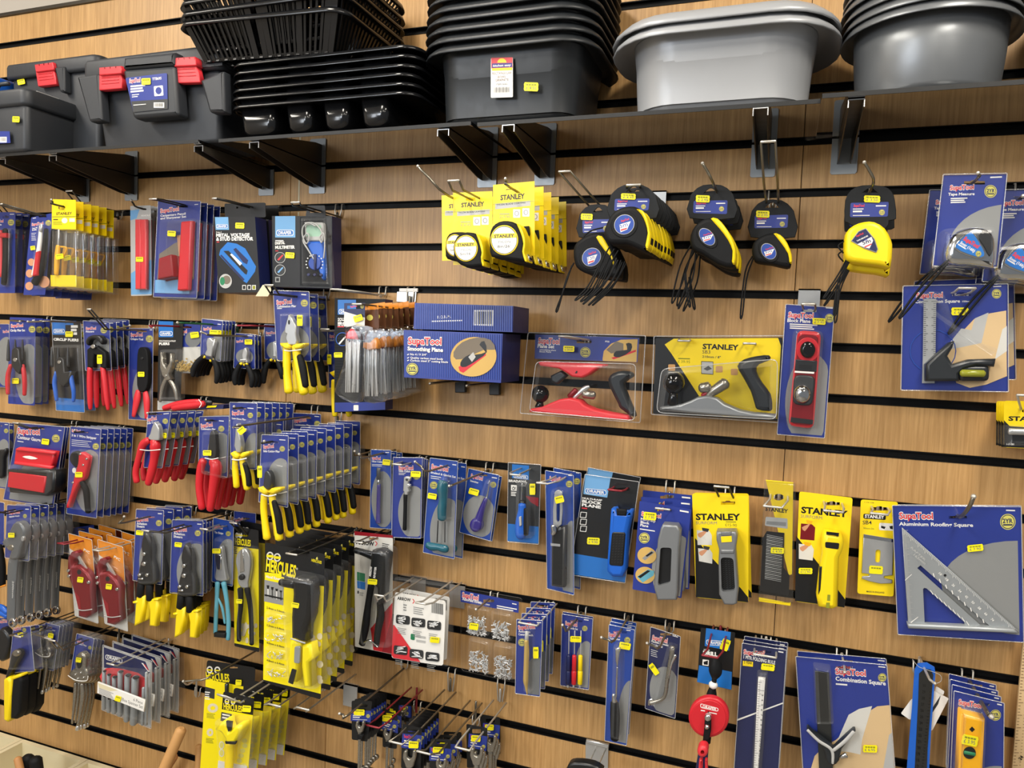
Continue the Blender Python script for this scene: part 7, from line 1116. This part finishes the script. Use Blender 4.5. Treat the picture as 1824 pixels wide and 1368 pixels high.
for k in range(40): y = 640+k*20; x = 716-k*1.1; m.ink([(x, y), (x+(16 if k % 5 else 30), y+1), (x+(16 if k % 5 else 30), y+4), (x, y+3)], 'dgrey')
for k in range(17): y = 752+k*42; x = 745-k*2.1; m.text(str(3+k), x, y-10, x-1, y+14 if k > 6 else y+6, 14, 'dgrey', .01)
m.ink([(712, 705), (775, 715), (775, 720), (712, 710)], 'grey'); t.add('folding_rule', m); m_(t, 797, 516, 116, 54, '', 7, .004); t.blister(rr([(705, 570), (798, 580), (745, 1430), (655, 1430)], 14), .02); t.rim(2)
t.stack(3, (955, 372), (965, 310), .04, 'dark blue carded white folding rule', 'carded folding rules', .01); hook('wire loop hook holding the folding rules', 'l', (770, 420), (775, 388), .08, 'J', 'wwire', .12, .02)
V(1400, 1100, .232456)
c = [(78, 302), (770, 368), (835, 1200), (135, 1200)]
t = supa('combination_square_pack', 'k', 'square', c, .07, (380, 432, 612, 448, 42), [('Combination Square', 380, 482, 765, 520, 30)], (738, 460, 32), None, code=(708, 380, 762, 386, 9), lines=(382, 515, 470, 522, 12, 1, 9), hole=(445, 385, 130, 34))
m = t.mb(); m.base = .001; m.ink([(190, 1160), (220, 1060), (300, 980), (380, 940), (600, 740), (700, 680), (802, 670), (832, 1190), (190, 1190)], 'beech'); m.ink([(360, 1020), (480, 745), (560, 700), (660, 678), (585, 930), (570, 1050), (480, 1030)], 'bag'); m.ink([(790, 900), (812, 880), (830, 1190), (740, 1190)], 'lgrey'); t.add('picture', m)
m = t.mb(); m.prism([(222, 410), (330, 425), (362, 1200), (255, 1200)], .004, .007, 'dsteel', .0005); p = t.add('steel_rule', m); pr(t, 'square_head', smooth([(170, 850), (200, 880), (345, 990), (365, 1010), (400, 980), (520, 870), (525, 900), (430, 1010), (410, 1100), (360, 1140), (310, 1110), (300, 1040), (250, 960), (165, 880)], 2), .006, .024, 'pvc', .004); tb(t, 'left_edge', [(165, 862), (250, 945), (350, 1015), (358, 1120)], [11, 12, 12, 9], 'lgrey', .026, .5); tb(t, 'right_edge', [(520, 875), (450, 950), (362, 1020)], [14, 14, 12], 'lgrey', .026, .5); tb(t, 'clamp_screw', [(420, 1070), (462, 1055)], [12, 22], 'chrome', .02, .8)
m_(t, 645, 1006, 110, 56, '£ 6.95', 2, .004); t.blister(rr([(210, 370), (345, 390), (370, 830), (230, 830)], 16), .02); t.rim(6); t.stack(2, (770, 368), (766, 325), .03, 'blue carded large combination square', 'large carded combination squares', .02); hook('clear tipped wire hook holding the large combination squares', 's', (450, 420), (445, 385), .07, 'J', 'wwire', .095)
t = T('steel_rule', 'blue edged steel rule in a sleeve with white paper tags', 'rule', (1075, 370), .06); m = t.mb(); m.base = 0; m.prism(smooth([(985, 1400), (965, 800), (985, 420), (1010, 355), (1080, 345), (1140, 390), (1145, 450), (1110, 900), (1090, 1400), (920, 1400), (930, 1000), (960, 600)][0:0] or [(905, 1400), (965, 700), (985, 400), (1010, 352), (1080, 345), (1138, 380), (1145, 430), (1110, 900), (1085, 1400)], 1), -.002, 0, 'tool_blue'); sl = t.add('sleeve', m); m = t.mb(); m.base = .0012; m.prism(smooth([(975, 1400), (1015, 600), (1020, 430), (1060, 395), (1110, 400), (1128, 440), (1085, 1000), (1070, 1400)], 1), 0, .0012, 'dsteel')
for k in range(15): x, y = 1062-k*4, 520+k*48; m.text(str(30-k), x-14, y+10, x+10, y+12, 20, 'black', .01); m.ink([(1105-k*5, y), (1122-k*5, y), (1122-k*5, y+3), (1105-k*5, y+3)], 'black'); m.ink([(1105-k*5, y+24), (1116-k*5, y+24), (1116-k*5, y+27), (1105-k*5, y+27)], 'black')
t.add('rule', m)
for q, o_, nm in (([(1130, 560), (1248, 620), (1120, 868), (1090, 850)], -.006, 1), ([(965, 620), (880, 735), (950, 785), (1020, 700)], -.008, 0), ([(1150, 525), (1215, 565), (1205, 595), (1140, 570)], -.01, 0)):
    m = t.mb(); m.base = o_; m.prism(rr(q, 10), o_-.0006, o_, 'white')
    if nm:
        for k in range(10): x, y = 1128+k*6, 740-k*9; m.ink([(x, y-60), (x+3, y-59), (x-18, y+10), (x-21, y+9)], 'dgrey')
    t.add('paper_tag', m)
tb(t, 'string', [(970, 320), (1015, 375), (1080, 400), (1180, 440), (1185, 490), (1130, 510)], 2, 'lgrey', .003, 1, None, n=6); hook('single wire hook holding the blue edged steel rule', 's', (1140, 505), (1060, 400), .06, 'J', 'wwire', .12)
c = [(1290, 565), (1670, 660), (1665, 1300), (1260, 1300)]
t = supa('level_pack', 'k', 'spirit level', c, .11, (1322, 665, 1495, 695, 38), [('Torpedo Level', 1322, 715, 1500, 752, 24)], (1605, 748, 42), (.9, .95, .5, .2), code=(1618, 668, 1655, 676, 10), hole=(1495, 665, 130, 34))
m = t.mb(); m.prism([(1340, 740), (1528, 785), (1505, 1300), (1312, 1300)], .003, .028, 'lvl', .005); m.base = .0285; p = t.add('level_body', m); pr(t, 'left_flange', [(1340, 740), (1362, 745), (1335, 1300), (1312, 1300)], .027, .031, 'lvl', .001, p); m = t.mb(); m.base = .0286; m.ink([(1426, 835), (1448, 858), (1426, 878), (1404, 856)], 'black'); t.add('hang_hole', m, p); pr(t, 'vial_window', ell(1407, 1038, 48, 46, 24), .0282, .0295, 'black', 0, p); tb(t, 'vial', [(1368, 1032), (1446, 1048)], 15, 'green', .029, .7, p)
m_(t, 1410, 942, 126, 78, '£ 3.95', 12, .031); t.blister(rr([(1345, 720), (1545, 770), (1525, 1310), (1300, 1310)], 20), .036); t.rim(5); t.stack(4, (1670, 660), (1608, 520), .025, 'blue carded yellow torpedo level', 'carded torpedo levels', .012); hook('thick grey single hook holding the torpedo levels', 's', (1575, 762), (1495, 660), .11, 'J', 'wire', .165, r=.0036)
t = T('yardstick', 'long wooden yardstick standing against the wall at the right edge', 'ruler', (1760, 900), .03); m = t.mb(); m.prism([(1822, 150), (1960, 150), (1890, 1400), (1712, 1400)], -.006, 0, 'beech'); m.base = 0; st = t.add('stick', m); m = t.mb(); m.base = 0
for k in range(52): y = 170+k*24; x = 1824-(y-150)*.088; m.ink([(x+3, y), (x+(20 if k % 4 else 38), y+1), (x+(20 if k % 4 else 38), y+5), (x+3, y+4)], 'brown'); m.ink([(x+50, y), (x+62, y), (x+62, y+3), (x+50, y+3)], 'brown')
m.text('24', 1800, 1095, 1822, 1070, 26, 'black', .03); t.add('scale', m)
# ================================================================== bottom left
V(0, 1080, .210526)
t = T('plier_bunch', 'blue handled tool cut off by the left edge', 'pliers', (10, 20), .14); tb(t, 'handle', [(-30, 0), (20, 15), (62, 55)], [26, 28, 24], 'tool_blue', .02); tb(t, 'handle', [(-30, 40), (10, 55), (60, 85)], [26, 26, 22], 'tool_blue', .02)
t = supa('black_tool_pack', 'blue carded black tool behind the wrench eyes', 'packaged tool', [(-30, 100), (85, 100), (85, 420), (-30, 420)], .13, (0, 140, 60, 136, 20), [], hole=(30, 115, 40, 14)); pr(t, 'tool', smooth([(-20, 210), (30, 200), (70, 260), (75, 330), (40, 450), (-20, 450)], 2), .004, .024, 'gunm', .006); t.rim(3)
for dx, dd, nm in ((0, .21, 0),):
    c = [(115, 190), (255, 170), (290, 545), (75, 560)]
    t = supa('snip_plier_pack', 'k', 'pliers', c, .19, (120, 205, 178, 192, 22), [], (205, 200, 17), None, hole=(185, 225, 60, 14))
    p = pr(t, 'snips', smooth([(90, 400), (120, 370), (160, 380), (165, 420), (130, 480), (90, 560), (60, 610), (40, 600), (70, 500)], 2), .006, .02, 'gunm', .005); m = t.mb(); m.prism(ell(130, 400, 28, 28, 18), .019, .026, 'nickel', .003); t.add('pivot', m, p)
    pr(t, 'yellow_handle', [(25, 620), (60, 600), (90, 640), (75, 960), (60, 985), (25, 965)], .004, .024, 'yel', .006, p); pr(t, 'grip', [(95, 612), (170, 590), (178, 650), (165, 900), (130, 960), (84, 955)], .0, .022, 'rubber', .006, p, 'black rubber grip'); pr(t, 'yellow_edge', [(90, 618), (95, 596), (172, 576), (176, 596), (108, 622), (92, 760)], .004, .024, 'yel', .003, p); t.price(172, 240, 48, 36, '', 0, .004); t.blister(rr([(110, 250), (250, 240), (285, 545), (60, 545)], 20), .03); t.rim(4)
    t.stack(3, (255, 170), (400, 150), .11, 'blue carded yellow and black snips, lower left', 'carded yellow and black snips', .02); hook('wire loop hook holding the yellow and black snips', 'l', (150, 255), (200, 228), .19, 'J', 'wire', .24)
def locking(lab, grp, c, d, dx, dy, sc, S, B, hole, n, last, price, hk, tilt=0):
    F = lambda pts: [(x*sc+dx, y*sc+dy) for x, y in pts]
    t = supa('locking_plier_pack', 'k', 'locking pliers', c, d, S, [('Locking Plier', S[0], S[1]+18, S[2]+30, S[3]+24, 11)], B, (.85, .85, .5, .45), hole=hole)
    p = pr(t, 'locking_pliers', smooth(F([(45, 60), (70, 15), (100, 0), (130, 25), (140, 80), (135, 130), (155, 170), (150, 230), (120, 270), (40, 250), (0, 190), (10, 160), (50, 130)]), 2), .006, .022, 'nickel', .005); pr(t, 'jaw_gap', smooth(F([(65, 70), (85, 45), (105, 50), (112, 90), (100, 130), (75, 130)]), 2), .0215, .023, 'gunm', .0, p)
    for x, y in ((95, 175), (50, 190), (70, 225), (120, 215)): m = t.mb(); m.prism(F(ell(x, y, 9, 9, 12)), .021, .025, 'chrome', .001); t.add('rivet', m, p)
    tb(t, 'handle', F([(60, 260), (55, 360), (45, 470), (30, 600)]), [15*sc, 17*sc, 13*sc, 9*sc], 'nickel', .014, .8, p); tb(t, 'handle', F([(115, 265), (120, 360), (105, 480), (80, 620)]), [20*sc, 22*sc, 18*sc, 13*sc], 'nickel', .014, .8, p); tb(t, 'adjuster_knob', F([(80, 625), (75, 650)]), [16*sc, 18*sc], 'zinc', .014, 1, p)
    tb(t, 'zip_tie', F([(-5, 195), (60, 235), (150, 240), (165, 200)]), 4, 'white', .028, .6, p, n=6); t.price(*price, 46, 40, '', 8, .024); t.blister(rr([c[0], c[1], (c[2][0], c[2][1]), (c[3][0], c[3][1])], 16), .028); t.rim(3); t.stack(n, c[1], last, .03, lab, grp, .02); hook(*hk)
c = [(385, 140), (505, 168), (455, 545), (300, 510)]
locking('blue carded small locking pliers, left set', 'carded locking pliers, left set', c, .13, 300, 245, .75, (395, 192, 440, 186, 12), (430, 225, 15), (400, 175, 60, 14), 5, (622, 145), (428, 250), ('wire loop hook holding the small locking pliers', 'l', (405, 272), (410, 180), .13, 'J', 'wire', .2))
c = [(650, 232), (795, 275), (745, 590), (600, 560)]
locking('blue carded long locking pliers beside box spanners', 'carded long locking pliers', c, .12, 580, 390, 1.0, (650, 300, 705, 318, 16), (760, 350, 15), (720, 285, 70, 14), 4, (880, 290), (664, 455), ('wire loop hook holding the long locking pliers', 'l', (440, 288), (720, 285), .12, 'J', 'wire', .24))
c = [(872, 332), (1280, 470), (1275, 1030), (865, 870)]
t = T('box_spanner_pack', 'k', 'spanner set', (1090, 440), .14); m = t.card(c, 'lgrey', 14, slot(1100, 445, 110, 20)); m.ink([(878, 345), (1230, 468), (1268, 560), (1225, 600), (1050, 530), (880, 520)], 'navy'); m.ink([(895, 350), (1225, 468), (1250, 540), (1100, 510), (890, 470)], 'blue2') if 0 else None; pill(m, 892, 405, 1035, 450, 'navy', sh=35); m.ink(smooth([(870, 545), (950, 520), (1100, 545), (1225, 605), (1225, 800), (870, 660)], 2), 'logo'); m.ink([(1195, 478), (1210, 480), (1268, 552), (1255, 556)], 'white'); m.ink([(1215, 490), (1228, 492), (1262, 545), (1250, 540)], 'red'); t.cd()
for k, (x0, y0, x1, y1, r_) in enumerate(((882, 550, 880, 870, 15), (920, 580, 920, 890, 17), (968, 600, 966, 900, 20), (1018, 555, 1015, 920, 22), (1080, 585, 1072, 965, 25), (1145, 605, 1130, 990, 30), (1215, 690, 1205, 1000, 14), (1240, 560, 1235, 1000, 13))):
    p = tb(t, 'box_spanner', [(x0, y0), (x1*.5+x0*.5, (y0+y1)/2), (x1, y1)], [r_, r_*.9, r_], 'alu', .012, 1, None, None, 8, 1)
    if k < 6: m = t.mb(); m.prism(ell(x1*.6+x0*.4, y0*.35+y1*.65, 8, 10, 10), .012+.001*r_*.21, .0135+.001*r_*.21+.002, 'black'); t.add('socket_hole', m, p); m = t.mb(); m.prism(ell(x0, y0, r_*.8, r_*.5, 12), .012+.0002*r_, .014+.0003*r_, 'dgrey'); t.add('socket_mouth', m, p)
m = t.mb(); m.base = .032; m.prism([(825, 640), (1222, 792), (1216, 895), (820, 735)], .028, .032, 'white', .001); m.text('Box Spanner Set', 1035, 800, 1208, 868, 24, 'dgrey', .0); m.text('6 Piece', 1128, 800, 1205, 830, 22, 'dgrey', .0); m.ink([(826, 645), (1000, 712), (930, 720), (840, 690)], 'cream'); m.lines(838, 695, 960, 742, 5, 5, 10, 'grey'); t.add('paper_band', m); t.price(997, 782, 52, 46, '', 18, .034); t.blister(rr([(880, 540), (1250, 580), (1265, 1010), (870, 880)], 30), .03); t.rim(8)
t.stack(4, (1280, 470), (1512, 368), .03, 'grey carded box spanner set with a white band', 'carded box spanner sets', .01); hook('wire loop hook holding the box spanner sets', 'l', (935, 490), (1100, 440), .14, 'J', 'wwire', .21, .012)
hook('stray wire hook right of the box spanner sets', 's', (1553, 632), (1640, 645), .02, 'K', 'wwire', .06)
# bike spanner cards
V(300, 1130, .197368)
c = [(348, 232), (785, 300), (735, 1300), (285, 1230)]
def hcard(t, m, x0, y0, x1, y1, hh):
    m.text('HERCULES', x0, y0, x1, y1, hh, 'hyel', .03)
    for k in (0, 1): x, y = x0+30+k*(x1-x0)*.33, y0-hh*1.35+k*4; m.ink(ell(x, y, hh*.42, hh*.5, 16), 'bag', [ell(x, y, hh*.24, hh*.3, 12)]); m.ink([(x-hh*.4, y-4), (x+hh*.4, y), (x+hh*.4, y+10), (x-hh*.4, y+6)], 'hyel')
t = T('wrench_pack', 'wide black and yellow card behind the yellow adjustable wrenches', 'wrench', (590, 300), .1); m = t.card(c, 'black', 24, slot(590, 300, 70, 20)); hcard(t, m, 342, 408, 552, 430, 66); m.ink(t.U([(0, .17), (1, .19), (1, .995), (0, .995)]), 'hyel'); m.ink(t.U([(0, .24), (.2, .25), (.2, .34), (0, .33)]), 'dgrey'); m.lines(330, 525, 375, 530, 10, 4, 20); m.ink(ell(400, 665, 48, 42, 20), 'cream', [ell(400, 665, 22, 18, 14)]); m.ink(ell(375, 885, 30, 36, 16), 'cream', [ell(378, 885, 10, 14, 12)]); m.lines(345, 715, 420, 725, 5, 4, 12, 'amber'); m.lines(338, 940, 410, 948, 5, 4, 12, 'amber'); t.cd(); tb(t, 'chrome_bar', [(528, 450), (528, 560)], [20, 20], 'dsteel', .012, .8); t.price(632, 435, 54, 50, '', 4, .003)
hook('single wire hook holding the wide black and yellow card', 's', (135, 425), (585, 275), .1, 'K', 'wire', .2)
c = [(495, 510), (775, 580), (715, 1290), (440, 1230)]
t = T('wrench_pack', 'k', 'wrench', (640, 600), .24); m = t.card(c, 'black', 30, slot(640, 605, 100, 24)); hcard(t, m, 498, 672, 665, 702, 50); m.ink(t.U([(0, .23), (1, .21), (1, 1), (0, 1)]), 'hyel'); m.ink([(478, 700), (572, 720), (568, 800), (470, 780)], 'dgrey'); m.lines(485, 728, 555, 742, 14, 2, 28)
random.seed(6)
for k in range(7): m.ink(ell(670+random.uniform(-30, 30), 960+k*45, 24, 22, 10), 'badge')
for y in (1000, 1070): m.ink(ell(480, y, 24, 36, 14), 'bag'); m.ink(ell(480, y, 18, 28, 14), 'badge')
t.cd(); p = pr(t, 'adjustable_wrench', [(410, 865), (480, 790), (520, 780), (525, 830), (540, 880), (560, 870), (600, 830), (655, 825), (650, 880), (600, 980), (510, 990), (505, 940), (470, 890)], .006, .034, 'hyel', .006); tb(t, 'handle', [(558, 985), (552, 1080), (545, 1230)], [40, 44, 44], 'yel', .018, .6, p); pr(t, 'black_band', [(508, 968), (605, 972), (600, 995), (515, 990)], .03, .036, 'black', .001, p); pr(t, 'jaw_slot', [(520, 782), (572, 790), (562, 868), (540, 878), (526, 835)], .03, .0346, 'black', 0, p)
pr(t, 'base_label', [(450, 1140), (710, 1190), (700, 1290), (440, 1240)], .001, .002, 'bag'); t.price(705, 672, 80, 58, '', 4, .003); t.blister(rr([(400, 780), (660, 820), (640, 1260), (450, 1230)], 30), .042); 
t.stack(5, (775, 580), (1105, 450), .06, 'black and yellow carded yellow adjustable wrench', 'carded yellow adjustable wrenches', .01); hook('wire loop hook holding the yellow adjustable wrenches', 'l', (480, 550), (640, 600), .24, 'L', 'wwire', .27, .012)
for k, (tp, hl) in enumerate((((960, 640), (1150, 500)), ((1215, 670), (1410, 530)))): hook('empty wire loop hook below the riveter cards, %s one' % ('left', 'right')[k], 'l', tp, hl, .12, 'K', 'wwire', .235, .016, plate=k == 1)
# spanners on black hang cards
V(580, 1200, .186404)
def spanner(nm, lab, grp, c, d, hole, lb, price, sp, n, last, bd, jit=.015, many=1, cat='spanner'):
    t = T(nm, 'k', cat, hole[:2], d); m = t.card(c, 'black', 16, rr(box4(hole[0]-hole[2]/2, hole[1]-hole[3]/2, hole[0]+hole[2]/2, hole[1]+hole[3]/2), 10)); m.ink(lb, 'blue'); a, b = lb[0], lb[1]; W = b[0]-a[0]; H = lb[3][1]-a[1]; sl = (b[1]-a[1])/W
    m.text('SupaTool', a[0]+W*.08, a[1]+H*.3, a[0]+W*.55, a[1]+H*.3+sl*W*.5, H*.2, 'logo', .03); m.lines(a[0]+W*.08, a[1]+H*.56, a[0]+W*.5, a[1]+H*.56+sl*W*.4, H*.09, 2, H*.16); m.lines(a[0]+W*.06, a[1]+H*.88, a[0]+W*.8, a[1]+H*.88+sl*W*.75, H*.04, 1, 9); m.badge(*bd); t.cd()
    for k in range(many):
        x, y, s, L_ = sp; x += k*s*14; y += k*s*26; o = .004+.006*k if many < 2 else .004+.005*(many-k); F = lambda pts: [(x+p[0]*s, y+p[1]*s) for p in pts]
        p = pr(t, 'open_spanner', smooth(F([(-38, 10), (-30, 0), (-16, 4), (-18, 38), (0, 52), (18, 38), (22, 0), (38, 4), (40, 40), (28, 80), (18, 110), (-18, 110), (-30, 80), (-42, 45)]), 2), o, o+.007, 'nickel', .002); tb(t, 'shank', F([(0, 100), (-4, 250), (-10, L_)]), [17*s, 14*s, 13*s], 'nickel', o+.004, .5, p)
        m = t.mb(); m.prism(F(ell(-12, L_+18, 30, 30, 20)), o, o+.007, 'nickel', .002, 2, [F(ell(-12, L_+18, 16, 16, 14))]); t.add('ring_end', m, p)
        if many < 2: pr(t, 'tie', F([(-24, 130), (24, 132), (22, 172), (-22, 170)]), o+.004, o+.012, 'rubber', .001, p)
    t.price(*price, 3, .003); t.stack(n, c[1], last, .02, lab, grp, jit)
spanner('spanner_card', 'combination spanner on black card, leftmost row', 'carded spanners, leftmost row', [(248, 258), (445, 262), (400, 650), (250, 630)], .2, (340, 305, 120, 26), [(245, 345), (435, 355), (430, 465), (238, 450)], (320, 370, 104, 56, ''), (325, 460, 1, 480), 7, (590, 185), (405, 405, 18))
hook('single wire hook holding the leftmost row of carded spanners', 's', (135, 382), (345, 300), .2, 'L', 'wire', .27)
spanner('spanner_card', 'combination spanner on black card, second row', 'carded spanners, second row', [(545, 322), (685, 400), (680, 720), (545, 700)], .14, (610, 385, 80, 22), [(545, 410), (690, 455), (690, 570), (538, 530)], (588, 428, 92, 60, '', ), (590, 530, 1, 420), 3, (745, 320), (658, 505, 18), .05)
spanner('spanner_card', 'spanner card hung behind the second row', 'carded spanners behind', [(640, 245), (815, 240), (815, 460), (650, 460)], .04, (735, 300, 60, 20), [(700, 300), (812, 310), (812, 420), (690, 410)], (760, 330, 50, 30, ''), (740, 330, .7, 300), 2, (822, 246), (780, 380, 14))
hook('dark red wire loop hook holding the second row of spanners', 'l', (450, 505), (615, 390), .14, 'L', 'rwire', .2, .015)
spanner('spanner_card', 'combination spanner on black card, middle row', 'carded spanners, middle row', [(735, 478), (918, 520), (905, 960), (720, 900)], .2, (830, 545, 90, 22), [(735, 570), (918, 590), (912, 740), (722, 705)], (840, 680, 96, 66, ''), (798, 740, 1.5, 420), 7, (1085, 370), (890, 640, 18))
hook('wire loop hook holding the middle row of spanners', 'l', (670, 660), (830, 545), .2, 'L', 'wire', .25, .015)
spanner('spanner_set_card', 'bunched open spanners on black card, bottom row', 'carded spanner sets near the bottom', [(1005, 620), (1195, 628), (1190, 960), (990, 900)], .2, (1100, 660, 80, 24), [(995, 700), (1200, 720), (1200, 840), (990, 830)], (1075, 732, 104, 58, ''), (1100, 820, 1.2, 300), 3, (1300, 560), (1168, 790, 18), .02, 3)
hook('wire loop hook holding the bunched spanners near the bottom', 'l', (935, 755), (1100, 665), .2, 'L', 'wire', .26, .015)
spanner('spanner_set_card', 'bright open spanners on a black card, right row', 'carded spanner sets, right row', [(1345, 480), (1545, 520), (1545, 900), (1350, 900)], .15, (1445, 550, 90, 40), [(1370, 570), (1545, 600), (1535, 740), (1360, 700)], (1435, 620, 92, 60, ''), (1440, 715, 1.5, 300), 2, (1668, 425), (1508, 698, 18), .02, 3)
hook('white wire loop hook holding the right row of spanner sets', 'l', (1308, 718), (1440, 555), .15, 'L', 'wwire', .22, .016)
# bottom pieces
V(880, 1140, .230263)
t = T('hook_plate', 'zinc hook plate at the bottom with a black item under it', 'hook plate', (795, 800), .004); m = t.mb(); m.prism(rr([(708, 790), (884, 832), (880, 1000), (708, 1000)], 4), -.001, .0015, 'zinc'); m.prism([(712, 772), (886, 812), (884, 845), (708, 800)], 0, .006, 'zinc', .002); t.add('plate', m)
for x in (740, 820): tb(t, 'prong', [(x+40, 850, .004), (x, 940, .06), (x-40, 1010, .12)], 6, 'wwire', .01, 1, None, n=8, k=1)
t = T('black_hang_card', 'top of a black tool cut off by the bottom edge under the zinc plate', 'tool', (640, 970), .12); m = t.mb(); m.prism(smooth([(560, 1000), (575, 965), (620, 950), (720, 958), (800, 985), (830, 1040), (560, 1040)], 2), -.01, .01, 'plast', .004); t.add('card', m)
# trays of loose tools
V(0, 1080, .210526)
zt = -1.588
def tray_box(lab, x0, x1, y0, y1):
    t = T('bin_tray', lab, 'tray', ((x0+x1)/2, -(y0+y1)/2, -1.72), 0, 'cream bins below the slat wall'); h = zt
    for a in ((x0, x0+.014, y0, y1), (x1-.014, x1, y0, y1)): m = t.mb(); m.box(a[0], a[1], -a[3], -a[2], -1.72, h, 'cream'); t.add('side', m)
    for a in ((y0, y0+.014), (y1-.014, y1)): m = t.mb(); m.box(x0+.014, x1-.014, -a[1], -a[0], -1.72, h, 'cream'); t.add('end', m)
    m = t.mb(); m.box(x0+.014, x1-.014, -y1+.014, -y0-.014, -1.72, -1.71, 'cream'); t.add('bottom', m); return t
P0 = at(48, 1314, .0); P1 = at(164, 1350, .0)
xs = [P0.x-.42, P0.x, P1.x, P1.x+.36]
tray_box('cream wooden bin at the far left, empty in view', xs[0], xs[1]-.002, .012, .32); tray_box('cream wooden bin holding black handled tools', xs[1], xs[2]-.002, .012, .32); tray_box('cream wooden bin under the box spanner sets', xs[2], xs[3], .012, .32)
for k, (q, lab) in enumerate((([(232, 1285), (300, 1420)], 'left'), ([(300, 1300), (350, 1420)], 'right'))):
    d_ = .13; e = A(q[0], d_); f = Vector((e.x+.01, -d_+.02, -1.7)); t = T('hammer', 'tool with a black rubber grip standing in the cream bin, %s one of the pair' % lab, 'hammer', tuple(f), 0); m = t.mb(); m.wtube([f, e*.3+f*.7], .009, 'wd'); t.add('shaft', m); m = t.mb(); m.wtube([e*.6+f*.4, e], [.015, .017], 'rubber', n=12); t.add('grip', m)
for q, d_, r_, lab in (((1530, 1050), .1, .014, 'wooden tool handle leaning on the wall by the yellow wrench cards'), ((1470, 1270), .04, .012, 'short wooden handle standing behind the leaning one')):
    e = A(q, d_); f = Vector((e.x-.16, -d_-.03, -1.75)); t = T('tool_handle', lab, 'handle', tuple(f), 0); m = t.mb(); m.wtube([f, e], [r_*1.1, r_], 'oak' if r_ > .012 else 'wd', n=14); t.add('shaft', m)
V(300, 1130, .197368); e = A((275, 1010), .03); f = Vector((e.x, -.035, -1.75)); t = T('tool_handle', 'short wooden handle standing left of the wide yellow card', 'handle', tuple(f), 0); m = t.mb(); m.wtube([f, e], .009, 'oak', n=12); t.add('shaft', m)
V(0, 1080, .210526); e = A((150, 1290), .16); f = Vector((e.x+.06, -.16, -1.7)); t = T('tool_handle', 'pale wooden handle lying in the cream bin beside the black grips', 'handle', tuple(f), 0); m = t.mb(); m.wtube([f, e], .01, 'wd', n=12); t.add('shaft', m)
